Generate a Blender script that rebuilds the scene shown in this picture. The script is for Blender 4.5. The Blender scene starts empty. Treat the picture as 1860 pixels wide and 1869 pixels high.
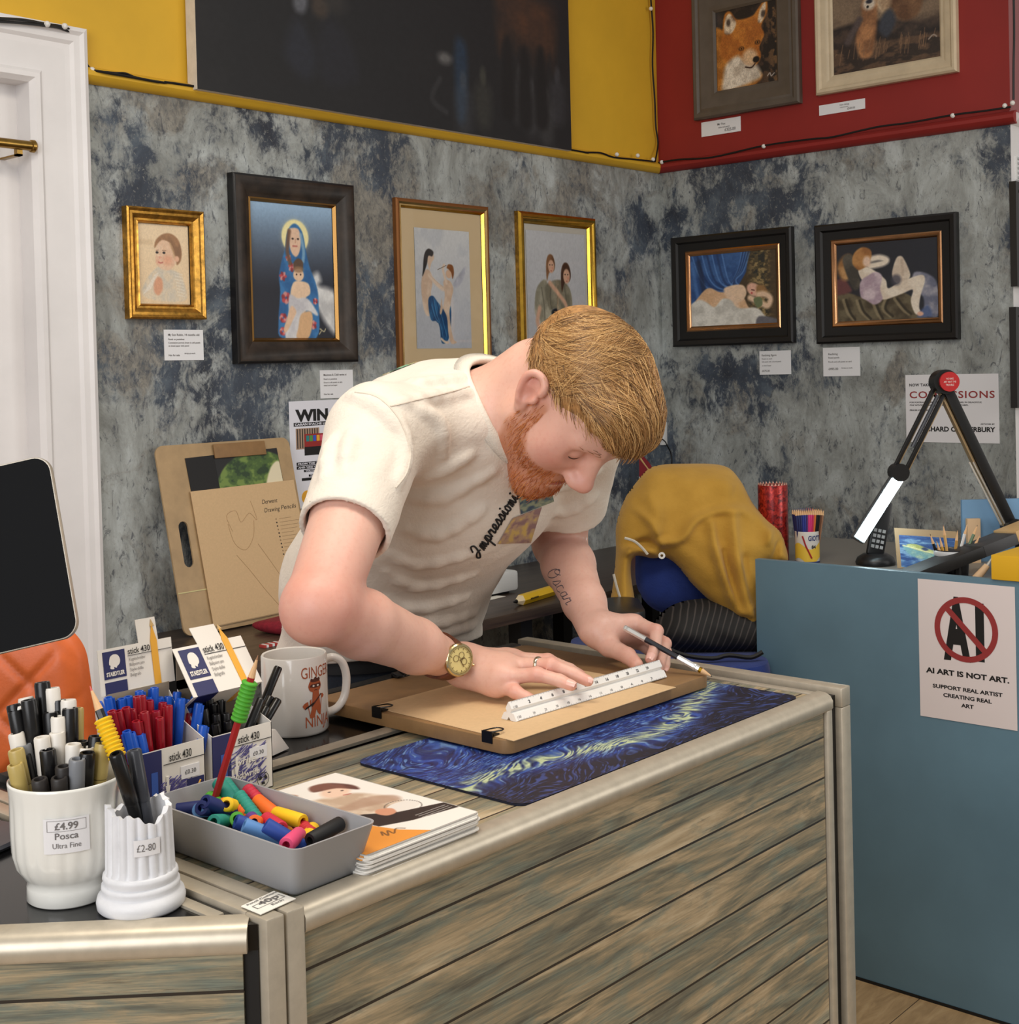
import bpy, bmesh, math, random
import numpy as np
from mathutils import Matrix, Vector, Quaternion
from mathutils.bvhtree import BVHTree
from mathutils import noise as mnoise
PI = math.pi
scene = bpy.context.scene
COL = scene.collection
random.seed(7)

# ------------------------------------------------------------------ camera
F_PX, CY_PX = 2456.0, 724.0                    # focal length and horizon-side principal point of a 1860x1869 picture
CAM = Vector((0.0, 0.0, 1.44))
RGT = Vector((0.6650, -0.7464, -0.0250)); FWD = Vector((0.7464, 0.6652, -0.0208))
FWD.normalize(); RGT = (RGT - FWD * RGT.dot(FWD)).normalized(); DWN = FWD.cross(RGT)
cam_data = bpy.data.cameras.new('camera'); cam = bpy.data.objects.new('camera', cam_data); COL.objects.link(cam)
cam.matrix_world = Matrix(((RGT.x, -DWN.x, -FWD.x, CAM.x), (RGT.y, -DWN.y, -FWD.y, CAM.y), (RGT.z, -DWN.z, -FWD.z, CAM.z), (0, 0, 0, 1)))
cam_data.sensor_fit = 'HORIZONTAL'; cam_data.sensor_width = 36.0
cam_data.lens = 36.0 * F_PX / 1860.0
cam_data.shift_y = -(934.5 - CY_PX) / 1860.0
cam_data.clip_start = 0.05
scene.camera = cam

# ------------------------------------------------------------------ exposure
vs = scene.view_settings
vs.view_transform = 'Standard'; vs.look = 'None'; vs.gamma = 1.0; vs.use_curve_mapping = False
vs.exposure = 0.27

# ------------------------------------------------------------------ world and room lights
world = bpy.data.worlds.new('shop_light'); scene.world = world; world.use_nodes = True
bg = world.node_tree.nodes['Background']; bg.inputs[0].default_value = (1.0, 0.96, 0.91, 1); bg.inputs[1].default_value = 0.32

def area(name, loc, target, sx, sy, power, color):
    d = bpy.data.lights.new(name, 'AREA'); d.shape = 'RECTANGLE'; d.size = sx; d.size_y = sy
    d.energy = power; d.color = color
    o = bpy.data.objects.new(name, d); COL.objects.link(o); o.location = loc
    o.rotation_euler = (Vector(target) - Vector(loc)).to_track_quat('-Z', 'Y').to_euler()
    return o
# shop-front window behind and to the left of the camera, ceiling panels, second window far right
area('shop_front_window', (-1.6, 0.2, 2.0), (1.2, 1.5, 1.1), 1.8, 1.8, 46, (0.96, 0.97, 1.0))
area('ceiling_panel_front', (0.7, 1.0, 2.95), (0.9, 1.4, 0.0), 0.9, 0.5, 17, (1.0, 0.90, 0.76))
area('ceiling_panel_middle', (1.7, 0.3, 2.95), (1.9, 0.5, 0.0), 0.9, 0.5, 14, (1.0, 0.93, 0.84))
area('right_window', (3.4, -1.5, 1.9), (3.4, 1.6, 1.4), 1.4, 1.6, 22, (1.0, 0.97, 0.93))

# ------------------------------------------------------------------ pixel -> point in the room
def ray(x, y):
    return RGT * ((x - 930.0) / F_PX) + DWN * ((y - CY_PX) / F_PX) + FWD
def at(x, y, Z): return CAM + ray(x, y) * Z
def onz(x, y, z): d = ray(x, y); return CAM + d * ((z - CAM.z) / d.z)
def onx(x, y, X): d = ray(x, y); return CAM + d * ((X - CAM.x) / d.x)
def ony(x, y, Y): d = ray(x, y); return CAM + d * ((Y - CAM.y) / d.y)
def proj(p):
    v = Vector(p) - CAM; z = v.dot(FWD)
    return (930 + F_PX * v.dot(RGT) / z, CY_PX + F_PX * v.dot(DWN) / z, z)

# ------------------------------------------------------------------ materials
def lin(c):
    r = []
    for v in c[:3]:
        v = v / 255.0
        r.append(v / 12.92 if v <= 0.04045 else ((v + 0.055) / 1.055) ** 2.4)
    return (r[0], r[1], r[2], 1.0)
class NT:
    """small helper round a node tree"""
    def __init__(s, name):
        s.m = bpy.data.materials.new(name); s.m.use_nodes = True; s.t = s.m.node_tree; s.b = s.t.nodes['Principled BSDF']
    def n(s, typ, **kw):
        o = s.t.nodes.new(typ)
        for k, v in kw.items():
            if k.startswith('i_'):
                key = k[2:]; key = int(key) if key.isdigit() else key
                o.inputs[key].default_value = v
            else: setattr(o, k, v)
        return o
    def l(s, a, b): s.t.links.new(a, b)
    def obj(s): return s.n('ShaderNodeTexCoord').outputs['Object']
    def mapping(s, src, scale=(1, 1, 1), loc=(0, 0, 0), rot=(0, 0, 0)):
        m = s.n('ShaderNodeMapping'); m.inputs['Scale'].default_value = scale; m.inputs['Location'].default_value = loc; m.inputs['Rotation'].default_value = rot
        s.l(src, m.inputs['Vector']); return m.outputs[0]
    def noise(s, vec, scale, detail=4, rough=0.55, dist=0.0):
        o = s.n('ShaderNodeTexNoise'); o.inputs['Scale'].default_value = scale; o.inputs['Detail'].default_value = detail
        o.inputs['Roughness'].default_value = rough; o.inputs['Distortion'].default_value = dist
        if vec is not None: s.l(vec, o.inputs['Vector'])
        return o.outputs['Fac']
    def ramp(s, src, stops, interp='LINEAR'):
        o = s.n('ShaderNodeValToRGB'); cr = o.color_ramp; cr.interpolation = interp
        while len(cr.elements) < len(stops): cr.elements.new(0.5)
        for e, (p, c) in zip(cr.elements, stops):
            e.position = p; e.color = lin(c) if not isinstance(c, (int, float)) else (c, c, c, 1)
        s.l(src, o.inputs[0]); return o.outputs[0]
    def math(s, op, a, b=None, c=None):
        o = s.n('ShaderNodeMath', operation=op)
        for i, v in enumerate((a, b, c)):
            if v is None: continue
            if isinstance(v, (int, float)): o.inputs[i].default_value = v
            else: s.l(v, o.inputs[i])
        return o.outputs[0]
    def mix(s, fac, a, b, blend='MIX'):
        o = s.n('ShaderNodeMix', data_type='RGBA', blend_type=blend)
        for k, v in ((0, fac), (6, a), (7, b)):
            if isinstance(v, (int, float)): o.inputs[k].default_value = v
            elif isinstance(v, tuple): o.inputs[k].default_value = lin(v)
            else: s.l(v, o.inputs[k])
        return o.outputs[2]
    def bump(s, h, strength=0.3, dist=0.002):
        o = s.n('ShaderNodeBump'); o.inputs['Strength'].default_value = strength; o.inputs['Distance'].default_value = dist
        s.l(h, o.inputs['Height']); s.l(o.outputs[0], s.b.inputs['Normal'])
_mc = {}
def mat(name, c, rough=0.5, metal=0.0, var=0.0, vscale=20.0, bump=0.0, bscale=200.0, emit=0.0, alpha=1.0, trans=0.0, coat=0.0, sss=0.0, ior=1.45):
    """plain coloured material with a little procedural variation"""
    if name in _mc: return _mc[name]
    k = NT(name); b = k.b
    b.inputs['Base Color'].default_value = lin(c); b.inputs['Roughness'].default_value = rough; b.inputs['Metallic'].default_value = metal
    b.inputs['IOR'].default_value = ior
    v = k.obj()
    if var > 0:
        nz = k.noise(v, vscale, 5, 0.6)
        lo = tuple(max(0, x * (1 - var)) for x in c); hi = tuple(min(255, x * (1 + var)) for x in c)
        k.l(k.ramp(nz, [(0.3, lo), (0.7, hi)]), b.inputs['Base Color'])
    if bump > 0: k.bump(k.noise(v, bscale, 3, 0.6), bump)
    if emit > 0:
        b.inputs['Emission Color'].default_value = lin(c); b.inputs['Emission Strength'].default_value = emit
    if alpha < 1: b.inputs['Alpha'].default_value = alpha
    if trans > 0: b.inputs['Transmission Weight'].default_value = trans
    if coat > 0: b.inputs['Coat Weight'].default_value = coat; b.inputs['Coat Roughness'].default_value = 0.08
    if sss > 0:
        b.inputs['Subsurface Weight'].default_value = sss; b.inputs['Subsurface Radius'].default_value = (1.0, 0.35, 0.2); b.inputs['Subsurface Scale'].default_value = 0.006
    _mc[name] = k.m; return k.m
def vcol_mat(name, rough=0.5, coat=0.0, bump=0.0, bscale=300):
    """surface whose own pigment is stored per vertex (paintings, prints)"""
    if name in _mc: return _mc[name]
    k = NT(name); a = k.n('ShaderNodeVertexColor'); a.layer_name = 'pigment'
    k.l(a.outputs[0], k.b.inputs['Base Color']); k.b.inputs['Roughness'].default_value = rough
    if coat > 0: k.b.inputs['Coat Weight'].default_value = coat; k.b.inputs['Coat Roughness'].default_value = 0.05
    if bump > 0: k.bump(k.noise(k.obj(), bscale, 3, 0.6), bump, 0.0006)
    _mc[name] = k.m; return k.m

# ------------------------------------------------------------------ mesh builder
def T(x, y=None, z=None): return Matrix.Translation(x if y is None else (x, y, z))
def RZ(a): return Matrix.Rotation(a, 4, 'Z')
def RX(a): return Matrix.Rotation(a, 4, 'X')
def RY(a): return Matrix.Rotation(a, 4, 'Y')
def basis(o, u, v, n):
    u, v, n, o = Vector(u), Vector(v), Vector(n), Vector(o)
    return Matrix(((u.x, v.x, n.x, o.x), (u.y, v.y, n.y, o.y), (u.z, v.z, n.z, o.z), (0, 0, 0, 1)))
def along(a, b, up=(0, 0, 1)):
    """frame at a whose z axis points to b"""
    a, b = Vector(a), Vector(b); n = (b - a).normalized(); up = Vector(up)
    if abs(n.dot(up)) > 0.98: up = Vector((1, 0, 0))
    u = up.cross(n).normalized(); v = n.cross(u)
    return basis(a, u, v, n)
class MB:
    def __init__(s): s.v = []; s.f = []; s.m = []; s.cols = None
    def add(s, vs, fs, mi=0, M=None):
        o = len(s.v)
        if M is not None: vs = [M @ Vector(p) for p in vs]
        s.v.extend([tuple(p) for p in vs]); s.f.extend([tuple(i + o for i in f) for f in fs]); s.m.extend([mi] * len(fs)); return s
    def box(s, lo, hi, mi=0, M=None):
        x0, y0, z0 = lo; x1, y1, z1 = hi
        vs = [(x0, y0, z0), (x1, y0, z0), (x1, y1, z0), (x0, y1, z0), (x0, y0, z1), (x1, y0, z1), (x1, y1, z1), (x0, y1, z1)]
        return s.add(vs, [(0, 3, 2, 1), (4, 5, 6, 7), (0, 1, 5, 4), (1, 2, 6, 5), (2, 3, 7, 6), (3, 0, 4, 7)], mi, M)
    def prism(s, pts, z0, z1, mi=0, M=None):
        """2-D outline (counter-clockwise) extruded in z"""
        n = len(pts); vs = [(p[0], p[1], z0) for p in pts] + [(p[0], p[1], z1) for p in pts]
        fs = [tuple(range(n - 1, -1, -1)), tuple(range(n, 2 * n))] + [(i, (i + 1) % n, n + (i + 1) % n, n + i) for i in range(n)]
        return s.add(vs, fs, mi, M)
    def lathe(s, prof, seg=32, mi=0, M=None, caps=True, rfun=None):
        """profile [(r, z)...] turned about z"""
        vs = []; fs = []; n = len(prof)
        for i in range(seg):
            a = 2 * PI * i / seg
            for j, (r, z) in enumerate(prof):
                rr = r if rfun is None else rfun(r, z, a)
                vs.append((rr * math.cos(a), rr * math.sin(a), z))
        for i in range(seg):
            k = (i + 1) % seg
            for j in range(n - 1): fs.append((i * n + j, k * n + j, k * n + j + 1, i * n + j + 1))
        if caps:
            if prof[0][0] > 1e-6: fs.append(tuple(i * n for i in range(seg - 1, -1, -1)))
            if prof[-1][0] > 1e-6: fs.append(tuple(i * n + n - 1 for i in range(seg)))
        return s.add(vs, fs, mi, M)
    def cyl(s, a, b, r, r2=None, seg=16, mi=0):
        L = (Vector(b) - Vector(a)).length; r2 = r if r2 is None else r2
        return s.lathe([(r, 0), (r2, L)], seg, mi, along(a, b))
    def tube(s, pts, r, seg=8, mi=0, closed=False, M=None):
        pts = [Vector(p) for p in pts]; n = len(pts); vs = []; fs = []
        rr = r if isinstance(r, (list, tuple)) else [r] * n
        t = (pts[1] - pts[0]).normalized(); u = t.orthogonal().normalized()
        for i in range(n):
            if closed: t2 = (pts[(i + 1) % n] - pts[i - 1]).normalized()
            else: t2 = (pts[min(i + 1, n - 1)] - pts[max(i - 1, 0)]).normalized()
            q = t.rotation_difference(t2); u = (q @ u); u = (u - t2 * u.dot(t2)).normalized(); w = t2.cross(u); t = t2
            for k in range(seg):
                a = 2 * PI * k / seg; vs.append(pts[i] + (u * math.cos(a) + w * math.sin(a)) * rr[i])
        for i in range(n if closed else n - 1):
            j = (i + 1) % n
            for k in range(seg):
                l = (k + 1) % seg; fs.append((i * seg + k, i * seg + l, j * seg + l, j * seg + k))
        if not closed:
            fs.append(tuple(range(seg - 1, -1, -1))); fs.append(tuple((n - 1) * seg + k for k in range(seg)))
        return s.add(vs, fs, mi, M)
    def ball(s, c, r, seg=16, rings=10, mi=0, M=None):
        rx, ry, rz = (r, r, r) if not isinstance(r, (tuple, list)) else r
        vs = [(0, 0, -1)]; fs = []
        for j in range(1, rings):
            b = -PI / 2 + PI * j / rings
            for i in range(seg):
                a = 2 * PI * i / seg; vs.append((math.cos(a) * math.cos(b), math.sin(a) * math.cos(b), math.sin(b)))
        vs.append((0, 0, 1)); top = len(vs) - 1
        for i in range(seg):
            k = (i + 1) % seg
            fs.append((0, 1 + k, 1 + i)); fs.append((top, 1 + (rings - 2) * seg + i, 1 + (rings - 2) * seg + k))
            for j in range(rings - 2): fs.append((1 + j * seg + i, 1 + j * seg + k, 1 + (j + 1) * seg + k, 1 + (j + 1) * seg + i))
        vs = [(c[0] + p[0] * rx, c[1] + p[1] * ry, c[2] + p[2] * rz) for p in vs]
        return s.add(vs, fs, mi, M)
    def frame(s, w, h, prof, mis, M=None):
        """mitred moulding round a w x h rectangle centred on 0; prof = [(inset, height)...]"""
        vs = []; fs = []; n = len(prof); mi0 = len(s.m)
        for d, z in prof:
            a, b = w / 2 - d, h / 2 - d; vs += [(-a, -b, z), (a, -b, z), (a, b, z), (-a, b, z)]
        mm = []
        for j in range(n - 1):
            for k in range(4):
                l = (k + 1) % 4; fs.append((j * 4 + k, j * 4 + l, j * 4 + 4 + l, j * 4 + 4 + k)); mm.append(mis[j] if isinstance(mis, (list, tuple)) else mis)
        s.add(vs, fs, 0, M); s.m[mi0:] = mm; return s
    def grid(s, fn, nu, nv, mi=0, M=None, flip=False):
        vs = [fn(i / nu, j / nv) for j in range(nv + 1) for i in range(nu + 1)]
        fs = []
        for j in range(nv):
            for i in range(nu):
                a = j * (nu + 1) + i; q = (a, a + 1, a + nu + 2, a + nu + 1); fs.append(q[::-1] if flip else q)
        return s.add(vs, fs, mi, M)
    def build(s, name, mats, parent=None, smooth=35.0, bevel=0.0, bseg=2, loc=None):
        me = bpy.data.meshes.new(name)
        me.from_pydata(s.v, [], s.f)
        if not isinstance(mats, (list, tuple)): mats = [mats]
        for m in mats: me.materials.append(m)
        me.polygons.foreach_set('material_index', s.m)
        if s.cols is not None:
            ca = me.color_attributes.new('pigment', 'FLOAT_COLOR', 'POINT'); ca.data.foreach_set('color', np.asarray(s.cols, np.float32).ravel())
        finish(me, smooth, bevel, bseg)
        o = bpy.data.objects.new(name, me); COL.objects.link(o)
        if parent is not None:
            o.parent = parent; o.matrix_parent_inverse = parent.matrix_basis.inverted()
        return o
def finish(me, smooth=35.0, bevel=0.0, bseg=2):
    if not smooth and not bevel: return
    bm = bmesh.new(); bm.from_mesh(me)
    if bevel > 0:
        bmesh.ops.recalc_face_normals(bm, faces=bm.faces)
        es = [e for e in bm.edges if e.is_manifold and e.calc_face_angle(0) > 0.6]
        bmesh.ops.bevel(bm, geom=es, offset=bevel, segments=bseg, affect='EDGES', profile=0.6, clamp_overlap=True)
    if smooth:
        lim = math.radians(smooth)
        for f in bm.faces: f.smooth = True
        for e in bm.edges: e.smooth = not (e.is_manifold and e.calc_face_angle(0) > lim)
    bm.to_mesh(me); bm.free()

# ------------------------------------------------------------------ things, parts, labels
def tag(o, label, cat, group=None, kind=None):
    o['label'] = label; o['category'] = cat
    if group: o['group'] = group
    if kind: o['kind'] = kind
    return o
def thing(name, label, cat, loc=(0, 0, 0), group=None, M=None):
    o = bpy.data.objects.new(name, None); COL.objects.link(o); o.empty_display_size = 0.02
    if M is not None: o.matrix_world = M; o.matrix_basis = M
    else: o.location = loc; o.matrix_basis = T(Vector(loc))
    return tag(o, label, cat, group)
def struct(name, mb, mats, label, cat, **k):
    return tag(mb.build(name, mats, **k), label, cat, kind='structure')
def dup(root, M):
    """a copy of a thing and of each of its parts and sub-parts, moved by M (M acts on the root)"""
    r = root.copy(); COL.objects.link(r); r.matrix_basis = M
    for ch in list(root.children):
        c = ch.copy(); COL.objects.link(c); c.parent = r; c.matrix_parent_inverse = Matrix.Identity(4)
        c.matrix_basis = ch.matrix_basis.copy() if ch.matrix_parent_inverse == Matrix.Identity(4) else ch.matrix_parent_inverse @ ch.matrix_basis
        for g in list(ch.children):
            d = g.copy(); COL.objects.link(d); d.parent = c; d.matrix_parent_inverse = g.matrix_parent_inverse.copy()
    return r
ORD = ['leftmost', 'second', 'third', 'fourth', 'fifth', 'sixth', 'seventh', 'eighth', 'ninth', 'tenth', 'eleventh', 'twelfth', 'thirteenth', 'fourteenth', 'fifteenth', 'sixteenth', 'seventeenth', 'eighteenth', 'nineteenth', 'twentieth']
def order_labels(items, what, where):
    """items = [(object, point)]; label them by their order from the left of the photo"""
    items = sorted(items, key=lambda t: proj(t[1])[0])
    for i, (o, p) in enumerate(items):
        n = ORD[i] if i < len(ORD) else 'number %d' % (i + 1)
        if i == len(items) - 1 and i > 1: n = 'rightmost'
        o['label'] = what + ', ' + n + ('' if n in ('leftmost', 'rightmost') else ' from the left') + ' ' + where
# ------------------------------------------------------------------ lettering
_tc = {}
def text_geo(s, bold=0.0, shear=0.0, spacing=1.0):
    key = (s, bold, shear, spacing)
    if key not in _tc:
        cu = bpy.data.curves.new('lettering', 'FONT'); cu.body = s; cu.size = 1.0; cu.offset = bold; cu.shear = shear; cu.resolution_u = 3; cu.space_character = spacing
        o = bpy.data.objects.new('lettering', cu); COL.objects.link(o)
        dg = bpy.context.evaluated_depsgraph_get(); me = bpy.data.meshes.new_from_object(o.evaluated_get(dg))
        vs = [(v.co.x, v.co.y) for v in me.vertices]; fs = [tuple(p.vertices) for p in me.polygons]
        bpy.data.objects.remove(o); bpy.data.curves.remove(cu); bpy.data.meshes.remove(me)
        _tc[key] = (vs, fs)
    return _tc[key]
def put_text(mb, s, x, y, h=None, w=None, M=None, mi=0, z=0.0006, bold=0.0, align='L', shear=0.0, spacing=1.0, fn=None):
    """lettering of cap height h and/or width w with its lower left (or centre / right) at x, y"""
    vs, fs = text_geo(s, bold, shear, spacing)
    xs = [p[0] for p in vs]; x0, x1 = min(xs), max(xs)
    cap = 0.69
    sy = h / cap if h else None; sx = w / (x1 - x0) if w else None
    sx = sx or sy; sy = sy or sx
    W = (x1 - x0) * sx
    ox = {'L': x, 'C': x - W / 2, 'R': x - W}[align] - x0 * sx
    pts = [(ox + a * sx, y + b * sy, z) for a, b in vs]
    if fn: pts = [fn(*p) for p in pts]
    mb.add(pts, fs, mi, M)
# ------------------------------------------------------------------ painted pictures (pigment per vertex on a fine grid)
class Paint:
    def __init__(s, nu, nv, base, k=1.5):
        nu, nv = int(nu * k), int(nv * k); s.nu, s.nv = nu, nv
        u, v = np.meshgrid(np.linspace(0, 1, nu + 1), np.linspace(0, 1, nv + 1)); s.u, s.v = u, v
        s.asp = nv / nu
        s.c = np.zeros(u.shape + (3,)); s.c[:] = base
        s.rng = np.random.default_rng(5)
    def fbm(s, fu, fv, octv=4, seed=0, rough=0.55):
        rng = np.random.default_rng(seed + 11); out = np.zeros_like(s.u); amp = 1.0; tot = 0
        for o in range(octv):
            gu, gv = int(max(2, fu * 2 ** o)) + 2, int(max(2, fv * 2 ** o)) + 2
            g = rng.random((gv + 1, gu + 1)); x = s.u * (gu - 1); y = s.v * (gv - 1)
            i = np.clip(x.astype(int), 0, gu - 1); j = np.clip(y.astype(int), 0, gv - 1); fx = x - i; fy = y - j
            fx = fx * fx * (3 - 2 * fx); fy = fy * fy * (3 - 2 * fy)
            val = (g[j, i] * (1 - fx) + g[j, i + 1] * fx) * (1 - fy) + (g[j + 1, i] * (1 - fx) + g[j + 1, i + 1] * fx) * fy
            out += val * amp; tot += amp; amp *= rough
        return out / tot
    def blend(s, a, col):
        col = np.array(col, float); a = a[..., None]; s.c = s.c * (1 - a) + col * a
    def grad(s, c0, c1, axis='v'):
        t = (s.v if axis == 'v' else s.u)[..., None]; s.c = np.array(c0) * (1 - t) + np.array(c1) * t
    def sdpoly(s, pts):
        p = np.array(pts, float); n = len(p); x, y = s.u, s.v * s.asp
        p = p * np.array([1, s.asp]); d = np.full(x.shape, 1e9); ins = np.zeros(x.shape, bool)
        for i in range(n):
            a = p[i]; b = p[(i + 1) % n]; e = b - a; wx = x - a[0]; wy = y - a[1]
            t = np.clip((wx * e[0] + wy * e[1]) / (e @ e + 1e-12), 0, 1)
            d = np.minimum(d, np.hypot(wx - e[0] * t, wy - e[1] * t))
            c = ((a[1] <= y) != (b[1] <= y)) & (x < (b[0] - a[0]) * (y - a[1]) / (b[1] - a[1] + 1e-12) + a[0]); ins ^= c
        return np.where(ins, -d, d)
    def poly(s, pts, col, soft=0.01, a=1.0, smooth=True, col2=None, seed=1, shade=None):
        if smooth: pts = spline(pts, 5)
        soft *= .65; d = s.sdpoly(pts); al = np.clip(0.5 - d / (2 * soft), 0, 1) * a
        if col2 is not None:
            t = s.fbm(8, 8, 4, seed)[..., None]; t = np.clip((t - 0.35) / 0.3, 0, 1); cc = np.array(col) * (1 - t) + np.array(col2) * t
        else: cc = np.array(col, float)[None, None]
        s.c = s.c * (1 - al[..., None]) + cc * al[..., None]; return s
    def ell(s, cx, cy, rx, ry, col, soft=0.15, a=1.0, rot=0.0):
        dx = s.u - cx; dy = (s.v - cy) * s.asp; ca, sa = math.cos(rot), math.sin(rot)
        x = (dx * ca + dy * sa) / rx; y = (-dx * sa + dy * ca) / ry
        d = np.hypot(x, y) - 1; s.blend(np.clip(0.5 - d / (2 * soft), 0, 1) * a, col); return s
    def line(s, pts, wd, col, a=1.0, soft=0.5, smooth=True):
        if smooth and len(pts) > 2: pts = spline(pts, 5, False)
        p = np.array(pts, float) * np.array([1, s.asp]); x, y = s.u, s.v * s.asp; d = np.full(x.shape, 1e9)
        for i in range(len(p) - 1):
            e = p[i + 1] - p[i]; wx = x - p[i][0]; wy = y - p[i][1]; t = np.clip((wx * e[0] + wy * e[1]) / (e @ e + 1e-12), 0, 1)
            d = np.minimum(d, np.hypot(wx - e[0] * t, wy - e[1] * t))
        s.blend(np.clip(1 - (d - wd * (1 - soft)) / (wd * 2 * soft + 1e-9), 0, 1) * a, col); return s
    def grain(s, amt, fu=60, fv=60, seed=3):
        s.c = s.c * (1 + (s.fbm(fu, fv, 2, seed) - 0.5)[..., None] * 2 * amt)
    def mesh(s, fn, mb=None):
        mb = mb or MB(); mb.grid(fn, s.nu, s.nv)
        c = np.clip(s.c, 0, 255) / 255.0; c = np.where(c <= 0.04045, c / 12.92, ((c + 0.055) / 1.055) ** 2.4)
        mb.cols = np.concatenate([c, np.ones(c.shape[:2] + (1,))], -1).reshape(-1, 4); return mb
def spline(pts, k=6, closed=True):
    """Catmull-Rom through points"""
    P = [np.array(p, float) for p in pts]; n = len(P); out = []
    for i in range(n if closed else n - 1):
        p0 = P[(i - 1) % n] if (closed or i > 0) else P[0]; p1 = P[i]; p2 = P[(i + 1) % n]; p3 = P[(i + 2) % n] if (closed or i < n - 2) else P[n - 1]
        for j in range(k):
            t = j / k; out.append(tuple(0.5 * ((2 * p1) + (-p0 + p2) * t + (2 * p0 - 5 * p1 + 4 * p2 - p3) * t * t + (-p0 + 3 * p1 - 3 * p2 + p3) * t ** 3)))
    if not closed: out.append(tuple(P[-1]))
    return out
# ================================================================== the room
XW, YW = 4.0, 2.818            # right wall and back wall planes
YE = 1.545                     # right wall ends here (outward corner)
RAIL0, RAIL1 = 2.128, 2.168
def wallpaper():
    k = NT('distressed_wallpaper'); v = k.obj()
    a = k.mapping(v, (1.0, 1.0, 0.9), (2.3, 0.4, 0.7))
    warp = k.n('ShaderNodeTexNoise'); warp.inputs['Scale'].default_value = 4.5; warp.inputs['Detail'].default_value = 6; k.l(a, warp.inputs['Vector'])
    vv = k.n('ShaderNodeVectorMath', operation='MULTIPLY_ADD'); k.l(warp.outputs['Color'], vv.inputs[0]); vv.inputs[1].default_value = (0.42, 0.42, 0.30); k.l(a, vv.inputs[2])
    big = k.noise(vv.outputs[0], 2.7, 5, 0.55, 0.1)
    fine = k.noise(k.mapping(v, (1, 1, 0.6)), 52.0, 9, 0.78, 0.6)
    mid = k.noise(k.mapping(v, (1, 1, 0.7)), 14.0, 9, 0.74, 0.9)
    s1 = k.math('ADD', big, k.math('MULTIPLY', k.math('SUBTRACT', fine, 0.5), 0.34))
    s1 = k.math('ADD', s1, k.math('MULTIPLY', k.math('SUBTRACT', mid, 0.5), 0.52))
    navy = k.ramp(k.noise(a, 7.0, 7, 0.65, .4), [(0.32, (42, 47, 58)), (0.52, (62, 71, 84)), (0.68, (96, 107, 117))])
    grey = k.ramp(k.noise(k.mapping(v, (1, 1, 0.6)), 8.0, 9, 0.74, 0.5), [(0.32, (112, 114, 110)), (0.5, (154, 158, 155)), (0.66, (184, 190, 189))])
    taupe = k.ramp(fine, [(0.38, (70, 68, 68)), (0.6, (140, 134, 122))])
    tf = k.ramp(k.noise(vv.outputs[0], 3.4, 6, 0.65, 0.4), [(0.52, 0.0), (0.62, 0.8)])
    g2 = k.mix(tf, grey, taupe)
    f = k.ramp(s1, [(0.405, 0.0), (0.44, 0.35), (0.475, 0.75), (0.53, 1.0)])
    c = k.mix(f, navy, g2)
    # flecks of the pale plaster in the dark areas and dark flecks in the pale ones
    fl = k.ramp(k.noise(k.mapping(v, (1, 1, 0.7)), 70.0, 6, 0.75, 1.5), [(0.57, 0.0), (0.65, 0.75)])
    c = k.mix(fl, c, (150, 150, 144))
    fd = k.ramp(k.noise(k.mapping(v, (1, 1, 0.4), (3, 1, 2)), 55.0, 6, 0.75, 1.2), [(0.56, 0.0), (0.64, 0.75)])
    c = k.mix(fd, c, (58, 62, 72))
    k.l(c, k.b.inputs['Base Color']); k.b.inputs['Roughness'].default_value = 0.6
    k.bump(fine, 0.12, 0.001)
    return k.m
PAPER = wallpaper()
YEL = mat('yellow_wall_paint', (216, 170, 44), 0.6, var=0.03, vscale=4, bump=0.04, bscale=120)
RED = mat('red_wall_paint', (142, 36, 31), 0.6, var=0.03, vscale=4, bump=0.04, bscale=120)
WHITEP = mat('white_gloss_paint', (226, 223, 222), 0.35, var=0.02, vscale=6, bump=0.05, bscale=14)
ROSE = mat('dusty_red_paint', (150, 92, 92), 0.6)

def oak():
    k = NT('oak_floorboards'); v = k.obj()
    g = k.noise(k.mapping(v, (3.0, 14.0, 1)), 3.0, 6, 0.6, 0.8)
    c = k.ramp(g, [(0.3, (150, 122, 86)), (0.55, (178, 148, 108)), (0.75, (192, 164, 124))])
    y = k.n('ShaderNodeSeparateXYZ'); k.l(v, y.inputs[0])
    gap = k.math('LESS_THAN', k.math('FRACT', k.math('DIVIDE', y.outputs[1], 0.19)), 0.012)
    c = k.mix(gap, c, (80, 62, 44))
    k.l(c, k.b.inputs['Base Color']); k.b.inputs['Roughness'].default_value = 0.42; return k.m
b = MB().box((-3.0, -3.0, -0.1), (6.2, YW + 0.6, 0.0)); struct('floor', b, oak(), 'pale oak board floor', 'floor')
cx0 = ony(147, 100, YW).x          # outer edge of the door casing
b = MB().box((cx0, YW, 0), (XW + 0.1, YW + 0.1, RAIL0 + 0.02)); b.box((-3.0, YW, RAIL0 + 0.02), (XW + 0.1, YW + 0.1, 3.3), 1)
struct('wall_back', b, [PAPER, YEL], 'back wall with grey-blue distressed wallpaper below and mustard yellow paint above', 'wall', smooth=0)
b = MB().box((XW, YE, 0), (XW + 0.1, YW, RAIL0 + 0.02)); b.box((XW, YE, RAIL0 + 0.02), (XW + 0.1, YW, 3.3), 1)
struct('wall_right', b, [PAPER, RED], 'right wall with distressed wallpaper below and dark red paint above', 'wall', smooth=0)
b = MB().box((XW + 0.001, YE - 0.001, 0), (6.2, YE + 0.1, RAIL0)); b.box((XW + 0.001, YE - 0.001, RAIL0), (6.2, YE + 0.1, 3.3), 1)
struct('wall_side', b, [WHITEP, ROSE], 'white return wall past the outward corner at far right', 'wall', smooth=0)
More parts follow.
